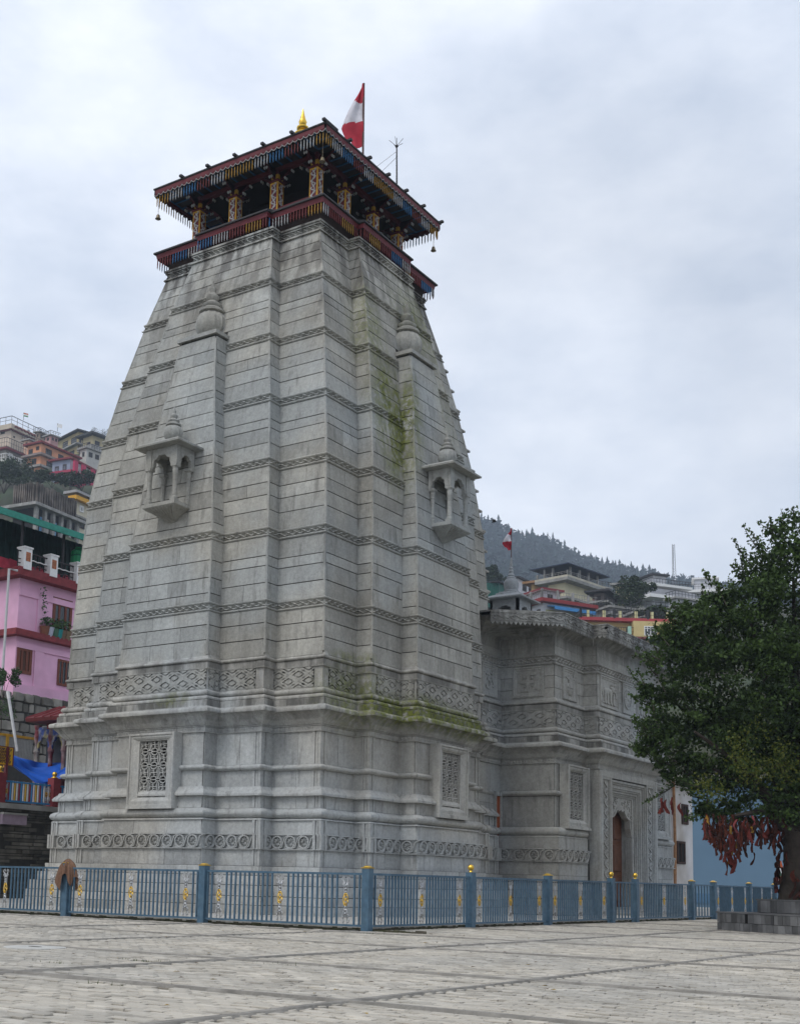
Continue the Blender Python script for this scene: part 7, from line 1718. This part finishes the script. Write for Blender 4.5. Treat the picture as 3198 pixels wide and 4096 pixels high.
def leafmesh(name, P_, S_, TN, m, up=.55):
    n = len(P_); u = NR.normal(size=(n, 3)); u[:, 2] -= .5; u /= np.linalg.norm(u, axis=1)[:, None]
    w_ = NR.normal(size=(n, 3)); w_[:, 2] += up * 2.2; v = np.cross(u, w_); v /= np.linalg.norm(v, axis=1)[:, None]; nn = np.cross(u, v)
    s_ = S_[:, None]; V = np.stack([P_ - u * s_, P_ + v * s_ * .62 + nn * s_ * .18 - u * s_ * .15, P_ + u * s_ * 1.1, P_ - v * s_ * .62 + nn * s_ * .18 - u * s_ * .15], 1).reshape(-1, 3)
    me = bpy.data.meshes.new(name); idx = np.arange(n)[:, None] * 4; F_ = np.concatenate([idx + np.array([[0, 1, 2]]), idx + np.array([[0, 2, 3]])], 1).reshape(-1, 3)
    me.vertices.add(len(V)); me.vertices.foreach_set('co', V.ravel().astype('f')); me.loops.add(F_.size); me.loops.foreach_set('vertex_index', F_.ravel().astype('i'))
    me.polygons.add(len(F_)); me.polygons.foreach_set('loop_start', (np.arange(len(F_)) * 3).astype('i'))
    me.materials.append(m); at_ = me.attributes.new('tone', 'FLOAT', 'FACE'); at_.data.foreach_set('value', np.repeat(TN, 2).astype('f')); me.update(calc_edges=True); me.validate(); return me
put('crown', leafmesh('crown', P_, S_, TN, MTL), tree)
# a paler vine with yellow green leaves climbing in the crown
MVN = bpy.data.materials.new('vine_leaf'); MVN.use_nodes = True; leafmat(MVN, (.05, .075, .012), (.12, .13, .02))
vp = []
for x, y, r_, k_ in ((1570, 1580, 22, 60), (1575, 1620, 26, 90), (1600, 1645, 30, 90), (1640, 1640, 30, 80), (1680, 1640, 30, 80), (1500, 1670, 22, 70), (1530, 1690, 20, 60), (1615, 1560, 30, 50), (1665, 1600, 25, 60)):
    for i in range(k_ * 2): vp.append(tp(x + R.gauss(0, r_ * .6), y + R.gauss(0, r_ * .6), -1.7 - .9 * R.random()))
vp = np.array([list(p) for p in vp]); put('vine', leafmesh('vine', vp, NR.uniform(.025, .045, len(vp)), NR.uniform(0, 1, len(vp)), MVN), tree)
# ---- offering cloths tied to the lower branches and the trunk
CM = [mat('cloth_red', (.085, .020, .010), .85, .3, 20), mat('cloth_crimson', (.12, .022, .016), .85, .3, 20), mat('cloth_maroon', (.040, .013, .008), .85, .3, 20), mat('cloth_yellow', (.26, .14, .02), .85, .3, 20), mat('cloth_pink', (.22, .05, .05), .85, .3, 20)]
CN = ['red', 'crimson', 'maroon', 'yellow', 'pink']
def strip_mesh(c, l, w_):
    mb = MB(); n_ = 7; rows = []; ph_ = R.uniform(0, 6)
    for i in range(n_ + 1):
        s_ = i / n_; z = -l * s_; ww = w_ * (.35 + .65 * min(1, s_ * 2.2)) * (1 + .15 * math.sin(s_ * 9 + ph_))
        rows.append([mb.P(x * ww + .05 * math.sin(s_ * 4 + ph_), .03 * math.sin(x * 5 + s_ * 6 + ph_), z + .03 * x * (1 if i == n_ else 0)) for x in (-.5, -.17, .17, .5)])
    for a, b in zip(rows, rows[1:]):
        for j in range(3): mb.F(a[j], a[j + 1], b[j + 1], b[j])
    return mb.mesh('prayer_cloth', CM[c], True)
SMs = {c: [strip_mesh(c, R.uniform(.22, .5), R.uniform(.05, .10)) for i in range(3)] for c in range(5)}
spots = []
for i in range(145):
    x = R.uniform(1500, 1612); lim = 1765 + 60 * math.exp(-((x - 1560) / 38) ** 2) + 15 * math.exp(-((x - 1520) / 18) ** 2); spots.append((x, R.uniform(1735, lim - 12), R.uniform(-1.6, .3)))
for i in range(30): spots.append((R.uniform(1612, 1672), R.uniform(1738, 1775), R.uniform(-1.2, .4)))
for x, y in ((1410, 1702), (1420, 1705), (1432, 1700), (1408, 1708), (1450, 1712)): spots.append((x, y, -.6))
spots += [(1602, 1800, -.4), (1604, 1818, -.4), (1655, 1770, -.6), (1650, 1780, -.6), (1556, 1815, -.5), (1558, 1835, -.5), (1546, 1825, -.6), (1550, 1800, -.6), (1562, 1822, -.6), (1540, 1790, -.4), (1534, 1782, -.4)]
for i, (x, y, dd) in enumerate(spots):
    c = R.choice((0, 0, 0, 1, 1, 2, 2, 2, 2, 2)) if i % 8 else R.choice((3, 1, 4, 0)); p = tp(x, y, dd)
    if x < 1460: c = 1
    lb = 'crimson cloth strip tied to the low branch in front of the old white house' if x < 1460 else '%s prayer cloth strip hanging from the lower branches of the big tree' % CN[c]
    M = Matrix.Translation(p) @ Matrix.Rotation(R.uniform(0, 6.28), 4, 'Z') @ Matrix.Diagonal((1, 1, R.uniform(.6, 1.05), 1))
    put('prayer_cloth', R.choice(SMs[c]), None, M, label=lb, cat='cloth strip', group='prayer cloths on the big tree')
for i in range(108):
    z = R.uniform(1.05, 3.5); a = R.uniform(0, 6.28); rr = .50 + R.uniform(0, .05); p = Vector((TC.x + rr * math.cos(a), TC.y + rr * math.sin(a), z)); c = R.choice((0, 0, 1, 2, 2, 2, 2))
    put('prayer_cloth', R.choice(SMs[c]), None, Matrix.Translation(p) @ Matrix.Rotation(a + math.pi / 2, 4, 'Z') @ Matrix.Diagonal((1.4, 1, .9, 1)), label='%s prayer cloth wrapped against the trunk of the big tree' % CN[c], cat='cloth strip', group='prayer cloths on the big tree')
# branch bearing the outlying cloth strips
# tricolour flag on the far fence post
fp = on(1655, 1893, 0, FX0); t = thing('tricolour_flag', 'small drooping saffron, white and green flag on the far fence post left of the trunk', 'flag', (FX0, fp.y, 1.3)); mb = MB(); pt0, pt1 = Vector((FX0, fp.y, 1.25)), on(1661, 1836, 0, FX0); mb.tube([tuple(pt0), tuple(pt1)], .035, 6); mb.build('pole', MROOF, t)
mb = MB(); rows = []; rgt = Vector((CR.x, CR.y, 0))
for i in range(11):
    s_ = i / 10; b_ = pt1.lerp(pt0, s_ * .75); rows.append([mb.P(*(b_ + rgt * (.30 * j / 4 * (.3 + s_) * (1 if s_ < .85 else .6)) + Vector((-rgt.y, rgt.x, 0)) * .06 * math.sin(j * 2 + s_ * 6) - ZV * .12 * j * s_)) for j in range(5)])
for i in range(10):
    for j in range(4): mb.mi = (0, 0, 0, 1, 1, 2, 2, 0, 0, 1)[i]; mb.F(rows[i][j], rows[i][j + 1], rows[i + 1][j + 1], rows[i + 1][j])
mb.build('cloth', [mat('saffron_cloth', (.55, .12, .04), .8), MWHP, mat('green_cloth', (.04, .08, .05), .8)], t, True)
# ---- a bird in flight
bp_ = at(1053, 1113, 60); t = thing('bird', 'small dark bird in flight above the misty ridge right of the tower', 'bird', tuple(bp_)); r_ = Vector((CR.x, CR.y, 0)); MBI = mat('bird_dark', (.03, .03, .03), .8)
mb = MB(); mb.tube([tuple(bp_ - r_ * .12 - ZV * .04), tuple(bp_ - r_ * .06), tuple(bp_ + r_ * .05 + ZV * .01), tuple(bp_ + r_ * .12 + ZV * .05)], [.012, .035, .035, .015], 6); mb.build('body', MBI, t, True)
for sg, dz in ((1, .12), (-1, .06)):
    mb = MB(); q = Vector((CF.x, CF.y, 0)) * sg; mb.poly([tuple(bp_ + r_ * .06), tuple(bp_ + q * .1 + ZV * dz + r_ * .07), tuple(bp_ + q * .22 + ZV * (dz * 1.4) - r_ * .10), tuple(bp_ - r_ * .05)]); mb.build('wing', MBI, t)
# ---- haze
hz = bpy.data.materials.new('haze'); hz.use_nodes = True; t = hz.node_tree; t.nodes.clear(); o_ = t.nodes.new('ShaderNodeOutputMaterial'); v_ = t.nodes.new('ShaderNodeVolumePrincipled')
v_.inputs['Color'].default_value = (.70, .82, .98, 1); v_.inputs['Density'].default_value = .00045; v_.inputs['Anisotropy'].default_value = .0; t.links.new(v_.outputs[0], o_.inputs['Volume'])
zmax = max(max((o.matrix_world @ Vector(c)).z for c in o.bound_box) for o in bpy.data.objects if o.type == 'MESH' and o.name.startswith(('forest', 'temple', 'conifer')) ) 
mb = MB(); mb.box(-1700, 1300, -260, 1650, -1.2, max(zmax, 330) + 40); mb.build('haze', hz, kind='stuff')
